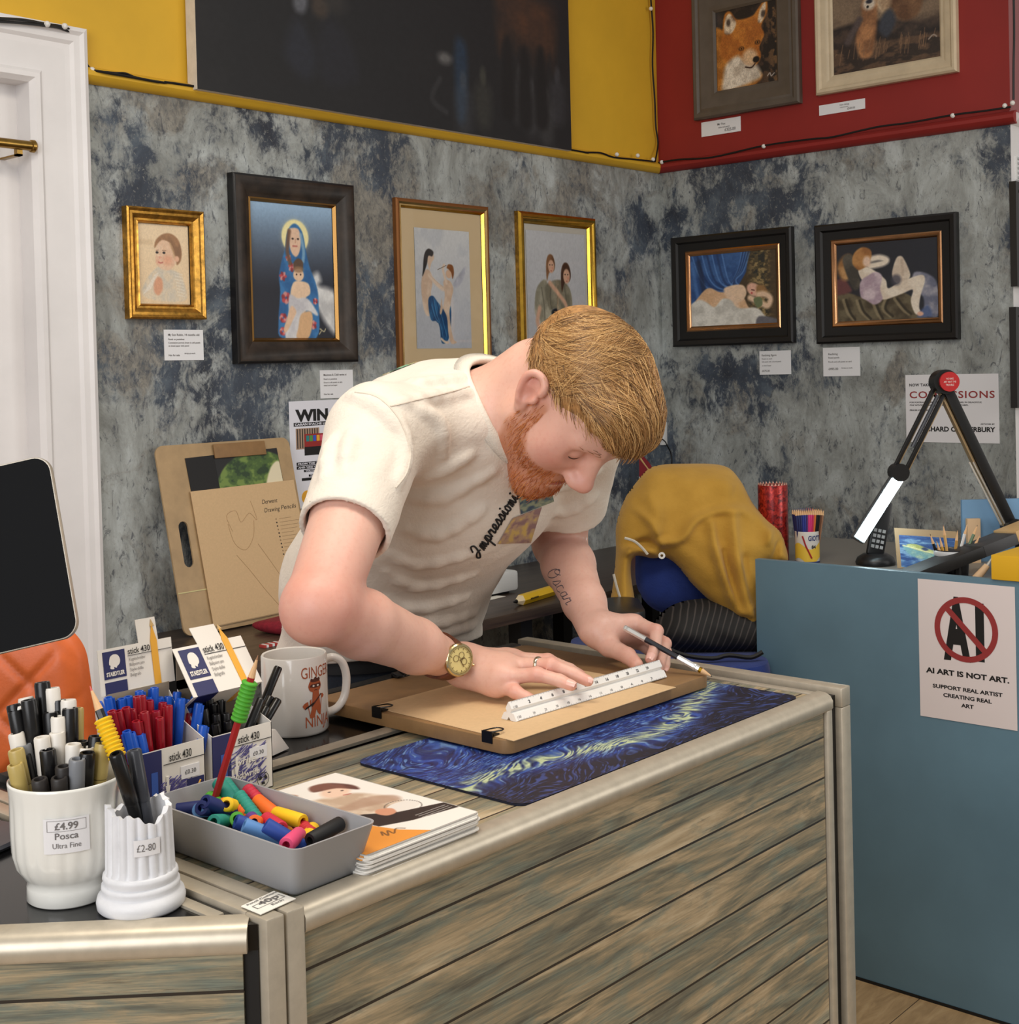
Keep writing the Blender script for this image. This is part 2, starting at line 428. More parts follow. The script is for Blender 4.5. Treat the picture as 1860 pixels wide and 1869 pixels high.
# picture rails: rounded moulding swept along the wall
railp = [(0, 0), (0.006, 0), (0.020, 0.006), (0.028, 0.016), (0.028, 0.026), (0.020, 0.034), (0.004, 0.040), (0, 0.040)]
b = MB(); n = len(railp)
def sweep(b, prof, p0, p1, nrm, mi=0):
    v = [Vector(p0) + Vector(nrm) * d + Vector((0, 0, z)) for d, z in prof] + [Vector(p1) + Vector(nrm) * d + Vector((0, 0, z)) for d, z in prof]
    n = len(prof); b.add(v, [(i, (i + 1) % n, n + (i + 1) % n, n + i) for i in range(n)] + [tuple(range(n - 1, -1, -1)), tuple(range(n, 2 * n))], mi)
sweep(b, railp, (cx0, YW, RAIL0), (XW, YW, RAIL0), (0, -1, 0)); struct('trim_1', b, YEL, 'yellow picture rail along the back wall', 'trim')
b = MB(); sweep(b, railp, (XW, YW, RAIL0), (XW, YE - 0.02, RAIL0), (-1, 0, 0)); struct('trim_2', b, RED, 'red picture rail along the right wall', 'trim')
b = MB(); sweep(b, railp, (XW - 0.005, YE, RAIL0), (6.2, YE, RAIL0), (0, -1, 0)); struct('trim_3', b, WHITEP, 'white picture rail past the outward corner', 'trim')

# door, casing and brass curtain rod at far left
zt = ony(147, 58, YW).z                                   # top of casing
xin = ony(54, 300, YW).x; zin = ony(54, 146, YW).z
cas = [(0.0, 0.0), (0.0, 0.030), (0.010, 0.034), (0.018, 0.027), (0.032, 0.026), (0.040, 0.020), (0.052, 0.018), (cx0 - xin - 0.028, 0.015), (cx0 - xin - 0.020, 0.022), (cx0 - xin - 0.010, 0.020), (cx0 - xin, 0.008), (cx0 - xin, -0.05)]
b = MB()
def ring(d, z):
    return [(cx0 - d, YW - z, 0.0), (cx0 - d, YW - z, zt - d), (-0.6, YW - z, zt - d)]
for j in range(len(cas) - 1):
    A = ring(*cas[j]); B = ring(*cas[j + 1])
    b.add(A + B, [(0, 1, 4, 3), (1, 2, 5, 4)])
struct('trim_4', b, WHITEP, 'white moulded door casing', 'trim', smooth=25)
door = struct('door_1', MB().box((-0.6, YW + 0.05, 0), (xin + 0.03, YW + 0.09, zin + 0.05)), WHITEP, 'white painted door leaf in the casing at left', 'door', smooth=0)
BRASS = mat('aged_brass', (150, 118, 60), 0.28, 1.0, var=0.1, vscale=40)
rz_ = ony(40, 268, YW - 0.03); rod = thing('curtain_rod', 'brass curtain rod across the white door at left', 'rod', (rz_.x, YW - 0.03, rz_.z))
b = MB().cyl((-0.5, YW - 0.03, rz_.z + 0.006), (ony(58, 270, YW - 0.03).x, YW - 0.03, rz_.z + 0.004), 0.011, seg=20)
b.build('pole', BRASS, rod)
e = ony(58, 270, YW - 0.03); MB().lathe([(0.0, 0), (0.011, 0.0), (0.014, 0.002), (0.0145, 0.009), (0.010, 0.014), (0, 0.015)], 20, 0, along((e.x - 0.004, e.y, rz_.z + 0.004), (e.x + 1, e.y, rz_.z + 0.004))).build('end_cap', BRASS, rod)
b = MB().box((e.x - 0.035, YW - 0.03, rz_.z - 0.02), (e.x - 0.022, YW - 0.016, rz_.z - 0.004)); b.box((e.x - 0.035, YW - 0.03, rz_.z - 0.02), (e.x - 0.022, YW + 0.055, rz_.z - 0.016)); b.build('bracket', BRASS, rod)

# black cables clipped along the picture rails
CABLE = mat('black_cable', (14, 13, 13), 0.5); CLIP = mat('white_cable_clip', (225, 222, 216), 0.4)
def wpx(x, y, off=0.012):
    """point on the back or right wall seen at a pixel of the photo's frame"""
    p = ony(x, y, YW - off)
    return p if p.x < XW - off else onx(x, y, XW - off)
def cable(name, label, runs, clips, r=0.0032):
    t = thing(name, label, 'cable', runs[0][0])
    b = MB()
    for rn in runs: b.tube(spline([tuple(p) for p in rn], 5, False), r, 6)
    b.build('wire', CABLE, t)
    for c in clips:
        MB().ball(c, 0.0075, 8, 6).build('clip', CLIP, t)
cr = [wpx(*p, 0.036) for p in ((-20, 33), (40, 36), (84, 44), (118, 50))] + [wpx(*p, 0.012) for p in ((143, 66), (152, 100), (166, 126))] + [wpx(*p, 0.030) for p in ((206, 133), (228, 134), (250, 142), (300, 151), (345, 156), (700, 213), (1046, 274), (1068, 278), (1096, 279), (1120, 287), (1160, 291), (1196, 295))]
cr2 = [wpx(*p, 0.038) for p in ((-20, 38), (40, 42), (84, 47), (112, 52))] + [wpx(*p, 0.014) for p in ((140, 68), (147, 96), (158, 124))] + [wpx(*p, 0.032) for p in ((186, 131), (230, 139), (290, 150))]
cable('wall_cable', 'black cable clipped over the white door casing and along the yellow rail', [cr, cr2], [wpx(86, 44, 0.04), wpx(118, 48, 0.04), wpx(150, 70, 0.02), wpx(168, 128, 0.02), wpx(1126, 282, 0.03), wpx(1164, 284, 0.03), wpx(1192, 291, 0.03)])
cr = [onx(*p, XW - 0.010) for p in ((1197, 0), (1200, 40), (1204, 120), (1201, 180), (1206, 240), (1199, 288))] 
cr = [wpx(1186, -30), wpx(1189, 14), wpx(1192, 60), wpx(1191, 120), wpx(1195, 180), wpx(1197, 230), wpx(1201, 262), wpx(1196, 294, 0.03)]
cable('corner_cable', 'black cable running down the corner between yellow and red walls', [cr], [wpx(1188, 16, 0.02)])
cr = [onx(*p, XW - 0.030) for p in ((1202, 297), (1240, 291), (1300, 287), (1394, 266), (1480, 254), (1520, 250), (1600, 232), (1660, 224), (1738, 210), (1800, 202), (1845, 195))]
cable('red_wall_cable', 'black cable clipped along the red picture rail', [cr], [onx(*p, XW - 0.03) for p in ((1208, 296), (1394, 267), (1739, 211), (1834, 193), (1848, 188))])
cr = [onx(*p, XW - 0.012) for p in ((1850, -20), (1851, 60), (1850, 120), (1850, 182))]
cable('end_cable', 'black cable hanging down the far right edge of the red wall', [cr], [])
# socket box with its lead, on the right wall behind the man's head
p0 = onx(1218, 770, XW); p1 = onx(1218, 812, XW)
so = thing('socket_box', 'white socket box on the wallpaper behind the man’s hair', 'socket', (XW, p0.y, p1.z))
MB().box((XW - 0.03, p0.y, p1.z), (XW, p0.y + 0.10, p0.z)).build('casing', mat('white_plastic', (222, 222, 220), 0.35), so, bevel=0.004)
MB().tube(spline([tuple(onx(*q, XW - 0.034)) for q in ((1207, 800), (1214, 806), (1217, 812))] + [tuple(onx(*q, XW - 0.008)) for q in ((1224, 826), (1226, 845), (1220, 862), (1222, 900))], 4, False), 0.0022, 6).build('lead', CABLE, so)
# ventilation grille and black frames on the return wall at the far right
GR = mat('grille_grey', (168, 170, 170), 0.5)
p = ony(1853, 285, YE - 0.002); q = ony(1853, 328, YE - 0.002)
vt = thing('wall_vent', 'pale wall vent on the white wall under the right-hand rail', 'vent', (p.x, YE, q.z))
bb = MB().box((p.x, YE - 0.006, q.z), (p.x + 0.12, YE - 0.001, p.z)); bb.build('plate', mat('white_plastic', (222, 222, 220)), vt)
for i in range(5):
    z = q.z + (p.z - q.z) * (i + 0.5) / 5; MB().box((p.x + 0.006, YE - 0.010, z - 0.003), (p.x + 0.114, YE - 0.005, z + 0.003)).build('slat', GR, vt)
for (ya, yb, lab) in ((330, 522, 'upper black frame at the far right edge, on the white wall'), (560, 745, 'lower black frame at the far right edge, on the white wall')):
    p = ony(1854, ya, YE - 0.02); q = ony(1854, yb, YE - 0.02); w = 0.26
    fr = thing('picture_frame', lab, 'picture frame', (p.x, YE, q.z))
    M = basis((p.x + w / 2, YE, (p.z + q.z) / 2), (1, 0, 0), (0, 0, 1), (0, -1, 0))
    MB().frame(w, p.z - q.z, [(0, 0), (0, 0.02), (0.024, 0.018), (0.03, 0.008)], 0, M).build('moulding', mat('black_frame', (24, 22, 22), 0.35), fr)
    MB().box((-w / 2 + 0.03, -(p.z - q.z) / 2 + 0.03, 0.001), (w / 2 - 0.03, (p.z - q.z) / 2 - 0.03, 0.008), 0, M).build('picture', mat('dark_print', (60, 58, 56), 0.3), fr)
# ================================================================== display counter and left cabinet
Y0, ZT = 0.862, 1.003
def planks(name, along, across, pitch, first, tint=1.0):
    """weathered painted boards: 'along' and 'across' are object axes 0..2"""
    k = NT(name); v = k.obj(); sp = k.n('ShaderNodeSeparateXYZ'); k.l(v, sp.inputs[0])
    t = k.math('DIVIDE', k.math('SUBTRACT', sp.outputs[across], first), pitch)
    fr = k.math('FRACT', t); row = k.math('FLOOR', t)
    cb = k.n('ShaderNodeCombineXYZ'); k.l(sp.outputs[along], cb.inputs[0]); k.l(sp.outputs[across], cb.inputs[1])
    k.l(k.math('MULTIPLY', row, 3.7), cb.inputs[2])
    off = k.n('ShaderNodeCombineXYZ'); k.l(k.math('MULTIPLY', row, 1.913), off.inputs[0])
    ad = k.n('ShaderNodeVectorMath', operation='ADD'); k.l(cb.outputs[0], ad.inputs[0]); k.l(off.outputs[0], ad.inputs[1]); w = ad.outputs[0]
    a = k.noise(k.mapping(w, (2.6, 22, 1)), 1.6, 6, 0.62, 0.9)
    st = k.noise(k.mapping(w, (6.5, 260, 1)), 1.5, 8, 0.72, 0.5)
    pa = k.noise(k.mapping(w, (6.0, 26, 1)), 1.7, 8, 0.65, 0.7)
    mixv = k.math('ADD', a, k.math('MULTIPLY', k.math('SUBTRACT', st, 0.5), 0.42))
    c = k.ramp(mixv, [(0.32, (86, 84, 74)), (0.43, (118, 114, 96)), (0.50, (144, 132, 106)), (0.58, (172, 152, 120)), (0.70, (196, 178, 146))])
    g = k.ramp(pa, [(0.48, 0.0), (0.62, 0.7)])
    c = k.mix(g, c, k.ramp(st, [(0.34, (84, 92, 88)), (0.52, (116, 128, 116)), (0.66, (150, 148, 124))]))
    sc = k.ramp(k.noise(k.mapping(w, (9, 210, 1), (5, 2, 1)), 1.2, 6, 0.75, 0.3), [(0.60, 0.0), (0.68, 0.55)])
    c = k.mix(sc, c, (74, 66, 54))
    gap = k.math('LESS_THAN', fr, 0.05)
    c = k.mix(gap, c, (42, 36, 30))
    k.l(c, k.b.inputs['Base Color']); k.b.inputs['Roughness'].default_value = 0.38
    return k.m
ALU = mat('brushed_aluminium', (186, 176, 158), 0.36, 0.45, var=0.04, vscale=60)
BLACKP = mat('black_laminate', (13, 13, 14), 0.16)
BLACKM = mat('black_matt', (12, 12, 12), 0.55)
PLF = planks('weathered_planks_front', 0, 2, 0.0535, 0.946); PLT = planks('weathered_planks_top', 0, 1, 0.048, 0.897)
ct = thing('display_counter', 'plank-patterned display counter with silver edges under the drawing board', 'counter', (1.15, 1.14, 0))
MB().box((0.702, 0.874, 0.0), (1.578, 1.41, 0.978)).build('body', BLACKM, ct, smooth=0)
MB().box((0.702, 0.868, 0.02), (1.576, 0.874, 0.980)).build('front_panel', PLF, ct, smooth=0)
MB().box((0.700, 0.880, 0.978), (1.575, 1.187, 1.000)).build('plank_top', PLT, ct, smooth=0)
MB().box((0.700, 1.199, 0.978), (1.575, 1.41, 0.999)).build('black_top', BLACKP, ct, smooth=0)
b = MB(); sweep(b, [(0, 0), (0.018, 0), (0.020, 0.003), (0.020, 0.012), (0.0165, 0.018), (0.010, 0.0215), (0.0, 0.0225), (-0.002, 0.0225), (-0.002, 0)], (0.700, 0.882, 0.9805), (1.592, 0.882, 0.9805), (0, -1, 0)); b.build('front_rail', ALU, ct, smooth=50)
MB().box((1.5785, 0.863, 0.0), (1.592, 0.880, 0.981)).build('front_post', ALU, ct, bevel=0.002)
b = MB(); sweep(b, [(-0.006, 0), (0.010, 0), (0.011, 0.004), (0.006, 0.0065), (-0.004, 0.0065)], (0.70, 1.208, 0.9985), (1.575, 1.208, 0.9985), (0, -1, 0)); b.build('middle_strip', ALU, ct, smooth=50)
MB().box((1.578, 0.8805, 0.978), (1.592, 1.41, 1.0015)).build('side_strip', ALU, ct, bevel=0.002)
MB().box((0.72, 1.392, 0.98), (1.575, 1.412, 1.008)).build('back_lip', BLACKM, ct, bevel=0.002)
MB().box((1.592, 0.872, 0.0), (1.616, 1.43, 0.994)).build('side_channel', BLACKM, ct, smooth=0)
b = MB().box((1.616, 0.862, 0.978), (1.640, 1.436, 1.004)); b.box((1.616, 0.862, 0.0), (1.640, 0.888, 0.978)); b.box((1.616, 1.41, 0.0), (1.640, 1.436, 0.978)); b.build('end_frame', ALU, ct, bevel=0.002)
MB().box((1.618, 0.888, 0.0), (1.638, 1.41, 0.978)).build('end_panel', BLACKM, ct, smooth=0)
b = MB().box((0.681, 0.862, 0.0), (0.699, 0.890, 1.004)); b.box((0.681, 0.890, 0.978), (0.699, 1.41, 1.004)); b.build('near_end_frame', ALU, ct, bevel=0.002)
# left cabinet at 45 degrees
lc = thing('display_cabinet', 'plank-fronted cabinet with black top at lower left, under the white pots', 'cabinet', (0.3, 1.4, 0))
D = Vector((-0.699, 0.715, 0)).normalized(); N = Vector((D.y * -1, D.x, 0)); N = N if N.y < 0 else -N
A0 = Vector((0.6585, 0.872, 0)); LEN = 1.0
def lp(s, n, z): q = A0 + D * s + N * n; return (q.x, q.y, z)
poly = [lp(0.0, 0, 0)[:2], (0.6585, 1.40), lp(LEN, -0.40, 0)[:2], lp(LEN, 0, 0)[:2]]
MB().prism(poly, 0.0, 0.978).build('body', BLACKM, lc, smooth=0)
MB().prism(poly, 0.978, 0.999).build('black_top', BLACKP, lc, smooth=0)
Mlc = basis(lp(LEN, 0, 0), -D, (0, 0, 1), N)
LW = LEN - 0.012
PLL = planks('weathered_planks_left', 0, 1, 0.0535, 0.946)
o = MB().box((0, 0.0, -0.012), (LW, 0.9780, 0.004)).build('front_panel', PLL, None, smooth=0); o.matrix_basis = Mlc; o.parent = lc; o.matrix_parent_inverse = lc.matrix_basis.inverted()
b = MB(); P = [(0, 0), (0.018, 0), (0.020, 0.003), (0.020, 0.012), (0.0165, 0.018), (0.010, 0.0225), (-0.004, 0.0235), (-0.004, 0)]
sweep(b, P, lp(LEN, -0.012, 0.978), lp(0.008, -0.012, 0.978), tuple(N)); b.build('front_rail', ALU, lc, smooth=50)
b = MB().box((0.660, 0.862, 0.0), (0.678, 0.890, 1.004)); b.box((0.660, 0.890, 0.978), (0.678, 1.41, 1.004)); b.build('end_frame', ALU, lc, bevel=0.002)
MB().box((0.640, 0.908, 0.985), (0.653, 1.38, 1.0015)).build('side_strip', ALU, lc, bevel=0.002)
# handwritten-style price sticker bridging the two end frames
PAPERW = mat('white_paper', (232, 228, 218), 0.6, var=0.02, vscale=90); INK = mat('black_ink', (22, 20, 20), 0.6); INKG = mat('grey_ink', (110, 106, 104), 0.6)
q = [onz(*p, 1.0052) for p in ((440, 1655), (500, 1627), (540, 1641), (476, 1670))]
st = tag(bpy.data.objects.new('price_sticker', None), 'white price sticker with handwritten price on the silver frame between the counters', 'sticker'); COL.objects.link(st); st.matrix_basis = T(q[0])
b = MB(); b.add([p for p in q] + [p + Vector((0, 0, 0.0006)) for p in q], [(3, 2, 1, 0), (4, 5, 6, 7), (0, 1, 5, 4), (1, 2, 6, 5), (2, 3, 7, 6), (3, 0, 4, 7)]); b.build('paper', PAPERW, st, smooth=0)
def onq(u, v, z=0.0): 
    p = (q[0] * (1 - u) + q[3] * u) * 1.0; r = (q[1] * (1 - u) + q[2] * u); return p * (1 - v) + r * v + Vector((0, 0, 0.001 + z))
b = MB()
put_text(b, 'Pencil Cushions', 0.1, 0.04, h=0.10, w=0.9, fn=lambda x, y, z: onq(1 - y - 0.78, x, 0) , bold=0.02)
put_text(b, '40p', 0.28, 0.40, h=0.26, fn=lambda x, y, z: onq(0.92 - y, x * 1.0, 0), bold=0.02)
put_text(b, 'Each', 0.45, 0.16, h=0.13, fn=lambda x, y, z: onq(0.98 - y, x, 0), bold=0.01)
for (u0, v0, u1, v1) in ((0.34, 0.12, 0.36, 0.92), (0.62, 0.12, 0.64, 0.92), (0.34, 0.12, 0.64, 0.14), (0.34, 0.9, 0.64, 0.92)):
    b.add([onq(u0, v0), onq(u1, v0), onq(u1, v1), onq(u0, v1)], [(0, 1, 2, 3)])
b.build('lettering', INKG, st, smooth=0)
# blue partition
BLUEP = mat('slate_blue_paint', (96, 128, 146), 0.42, var=0.05, vscale=3, bump=0.03, bscale=60)
XP = 2.83
p0 = onx(1378, 1020, XP); p1 = onx(1860, 1064, XP)
pt = thing('partition', 'slate blue partition panel with the poster on it', 'partition', (XP, p0.y, 0))
ZP = p0.z
MB().box((XP, -0.4, 0.0), (XP + 0.020, p0.y, ZP)).build('panel', BLUEP, pt, bevel=0.0015)
MB().box((XP - 0.0015, -0.4, 0.0), (XP, p0.y, 0.007)).build('skirting_gap', BLACKM, pt, smooth=0)
# notice on the partition
def wall_frame(p, u, n): return basis(p, u, (0, 0, 1), n)
c = [onx(*p, XP - 0.001) for p in ((1676, 1056), (1680, 1306))]
hh = c[0].z - c[1].z; ww = hh / 1.414
nt = thing('notice', 'white notice with a crossed-out sign in a red ring taped to the blue partition', 'notice', (XP, c[1].y, c[1].z))
M = wall_frame(Vector((XP - 0.0008, (c[0].y + c[1].y) / 2, c[1].z)), (0, -1, 0), (-1, 0, 0)) @ RZ(0.002)
MB().box((0, 0, 0), (ww, hh, 0.0008), 0, M).build('sheet', mat('notice_paper', (226, 216, 216), 0.5), nt, smooth=0)
b = MB(); CXN, CYN, R1 = ww * 0.5, hh * 0.665, hh * 0.232
put_text(b, 'A', CXN - R1 * 0.72, CYN - R1 * 0.86, h=R1 * 1.72, w=R1 * 0.86, M=M, bold=0.055, z=0.0012)
put_text(b, 'I', CXN + R1 * 0.30, CYN - R1 * 0.84, h=R1 * 1.62, w=R1 * 0.27, M=M, bold=0.04, z=0.0012)
put_text(b, 'AI ART IS NOT ART.', ww * 0.5, hh * 0.325, w=ww * 0.86, h=hh * 0.036, M=M, bold=0.04, align='C', z=0.0012)
put_text(b, 'SUPPORT REAL ARTIST', ww * 0.5, hh * 0.222, w=ww * 0.72, h=hh * 0.026, M=M, bold=0.035, align='C', z=0.0012)
put_text(b, 'CREATING REAL', ww * 0.5, hh * 0.165, w=ww * 0.5, h=hh * 0.026, M=M, bold=0.035, align='C', z=0.0012)
put_text(b, 'ART', ww * 0.5, hh * 0.108, w=ww * 0.13, h=hh * 0.026, M=M, bold=0.035, align='C', z=0.0012)
b.build('lettering', INK, nt, smooth=0)
b = MB(); ns = 64; r2 = R1 * 0.82
ringv = [(CXN + R * math.cos(2 * PI * i / ns), CYN + R * math.sin(2 * PI * i / ns), 0.0016) for R in (R1, r2) for i in range(ns)]
b.add(ringv, [(i, (i + 1) % ns, ns + (i + 1) % ns, ns + i) for i in range(ns)], 0, M)
wv = R1 * 0.09; dx, dy = math.cos(-0.80), math.sin(-0.80)
b.add([(CXN + s * dx * R1 * 0.88 - t * dy * wv, CYN + s * dy * R1 * 0.88 + t * dx * wv, 0.0017) for s, t in ((-1, -1), (1, -1), (1, 1), (-1, 1))], [(0, 1, 2, 3)], 0, M)
b.build('red_ring', mat('red_print', (150, 52, 52), 0.5), nt, smooth=0)
# ================================================================== framed pictures, captions and posters on the walls
def quad_frame(TL, BR, wall, depth):
    """centre, width, height of a frame whose front face shows its corners at two pixels"""
    if wall == 'back': a, b = ony(*TL, YW - depth), ony(*BR, YW - depth); w = b.x - a.x
    else: a, b = onx(*TL, XW - depth), onx(*BR, XW - depth); w = a.y - b.y
    c = (a + b) / 2; h = a.z - b.z
    if wall == 'back': return basis((c.x, YW, c.z), (1, 0, 0), (0, 0, 1), (0, -1, 0)), w, h
    return basis((XW, c.y, c.z), (0, -1, 0), (0, 0, 1), (-1, 0, 0)), w, h
def picture(label, TL, BR, wall, depth, prof, mats, mis, art, mount=None, glass=False, roll=0.0):
    M, w, h = quad_frame(TL, BR, wall, depth); M = M @ RZ(roll)
    t = thing('framed_picture', label, 'picture', M.translation)
    MB().frame(w, h, prof, mis, M).build('frame', mats, t, smooth=28)
    d = prof[-1][0]; zi = prof[-1][1]; iw, ih = w - 2 * d, h - 2 * d
    MB().box((-w / 2 + 0.003, -h / 2 + 0.003, 0.0005), (w / 2 - 0.003, h / 2 - 0.003, 0.003), 0, M).build('backing', mat('backing_board', (60, 50, 40), 0.8), t, smooth=0)
    if mount:
        mm, cols = mount                                   # margins left, right, top, bottom and colour
        l, r, tp, bt = mm; z = zi * 0.6
        b = MB(); o = [(-iw / 2, -ih / 2), (iw / 2, -ih / 2), (iw / 2, ih / 2), (-iw / 2, ih / 2)]; i_ = [(-iw / 2 + l, -ih / 2 + bt), (iw / 2 - r, -ih / 2 + bt), (iw / 2 - r, ih / 2 - tp), (-iw / 2 + l, ih / 2 - tp)]
        vs = [(x, y, z) for x, y in o + i_] + [(x, y, z - 0.002) for x, y in i_]
        b.add(vs, [(k, (k + 1) % 4, 4 + (k + 1) % 4, 4 + k) for k in range(4)], 0, M); b.add(vs, [(4 + k, 4 + (k + 1) % 4, 8 + (k + 1) % 4, 8 + k) for k in range(4)], 1, M)
        b.build('mount', [cols, mat('mount_bevel', (238, 234, 224), 0.6)], t, smooth=0)
        x0, x1, y0, y1 = -iw / 2 + l, iw / 2 - r, -ih / 2 + bt, ih / 2 - tp; z -= 0.002
    else: x0, x1, y0, y1, z = -iw / 2, iw / 2, -ih / 2, ih / 2, zi * 0.5
    z = max(z, 0.0045)
    ap = art((y1 - y0) / (x1 - x0))
    pm = ap.mesh(lambda u, v: M @ Vector((x0 + (x1 - x0) * u, y0 + (y1 - y0) * v, z)))
    pm.build('painting', vcol_mat('picture_pigment', 0.45), t, smooth=0)
    if glass:
        MB().add([(-iw / 2, -ih / 2, zi * 0.8), (iw / 2, -ih / 2, zi * 0.8), (iw / 2, ih / 2, zi * 0.8), (-iw / 2, ih / 2, zi * 0.8)], [(0, 1, 2, 3)], 0, M).build('glazing', glass_mat(), t, smooth=0)
    return t
def glass_mat():
    if 'glazing' in _mc: return _mc['glazing']
    k = NT('picture_glass'); k.t.nodes.remove(k.b)
    tr = k.n('ShaderNodeBsdfTransparent'); gl = k.n('ShaderNodeBsdfGlossy'); gl.inputs['Roughness'].default_value = 0.02; mx = k.n('ShaderNodeMixShader')
    fr = k.n('ShaderNodeFresnel'); fr.inputs[0].default_value = 1.45
    k.l(fr.outputs[0], mx.inputs[0]); k.l(tr.outputs[0], mx.inputs[1]); k.l(gl.outputs[0], mx.inputs[2]); k.l(mx.outputs[0], k.t.nodes['Material Output'].inputs[0])
    _mc['glazing'] = k.m; return k.m
GOLD = mat('antique_gold_leaf', (178, 132, 58), 0.34, 0.9, var=0.22, vscale=60, bump=0.15, bscale=70)
GOLDB = mat('bright_gold', (212, 168, 66), 0.22, 1.0, var=0.08, vscale=30)
GOLDP = mat('pale_gold', (206, 170, 112), 0.25, 1.0, var=0.06, vscale=30)
DARKB = mat('dark_bronze_wood', (44, 36, 30), 0.4, 0.0, var=0.4, vscale=18, bump=0.1, bscale=80)
BLK = mat('black_frame', (24, 22, 22), 0.35)
COPPER = mat('copper_gold', (176, 130, 92), 0.25, 1.0, var=0.05)

def skin_figure(p, pts, c=(222, 186, 158), c2=None, soft=0.02): p.poly(pts, c, soft, col2=c2)
# --- artworks ------------------------------------------------------
def art_baby(asp):
    p = Paint(110, int(110 * asp), (218, 188, 148)); p.grad((230, 202, 162), (236, 212, 176))
    p.poly([(0.02, .74), (.3, .73), (.3, .80), (.02, .80)], (206, 178, 140), .03, .5, False)
    p.poly([(.08, .10), (.14, .28), (.30, .42), (.42, .47), (.62, .44), (.80, .40), (.90, .26), (.92, .06), (.5, .03)], (222, 204, 176), .03, col2=(206, 196, 178))
    for i in range(8):
        p.line([(.10 + .03 * i, .13 + .032 * i), (.24 + .02 * i, .20 + .026 * i)], .010, (236, 230, 220), .55)
        p.line([(.70 + .01 * i, .40 - .04 * i), (.86 + .006 * i, .38 - .04 * i)], .009, (236, 228, 212), .5)
    p.poly([(.30, .26), (.38, .34), (.46, .30), (.46, .18), (.38, .11), (.30, .15)], (216, 158, 124), .03)      # hands
    p.poly([(.36, .70), (.34, .60), (.36, .50), (.46, .44), (.60, .43), (.72, .50), (.78, .60), (.76, .76), (.60, .83), (.44, .80)], (232, 200, 170), .02, col2=(226, 188, 156))
    p.ell(.58, .55, .10, .08, (226, 150, 118), .5, .5); p.ell(.40, .53, .05, .05, (228, 160, 132), .5, .4)
    p.poly([(.33, .70), (.36, .80), (.50, .88), (.66, .89), (.80, .82), (.86, .68), (.84, .56), (.76, .50), (.74, .58), (.68, .68), (.62, .78), (.46, .80)], (164, 122, 86), .02, col2=(140, 104, 74))
    p.line([(.64, .76), (.70, .66), (.72, .58)], .02, (196, 160, 118), .6)
    p.ell(.76, .575, .045, .05, (226, 178, 146), .2)
    for x in (.375, .51): p.ell(x, .645, .028, .020, (44, 38, 36), .3)
    p.line([(.36, .67), (.40, .675)], .008, (150, 116, 90), .7); p.line([(.48, .675), (.55, .672)], .008, (150, 116, 90), .7)
    p.ell(.43, .585, .03, .02, (220, 150, 124), .5, .7); p.line([(.40, .525), (.44, .515), (.48, .525)], .012, (188, 104, 92), .8)
    p.grain(.05); return p
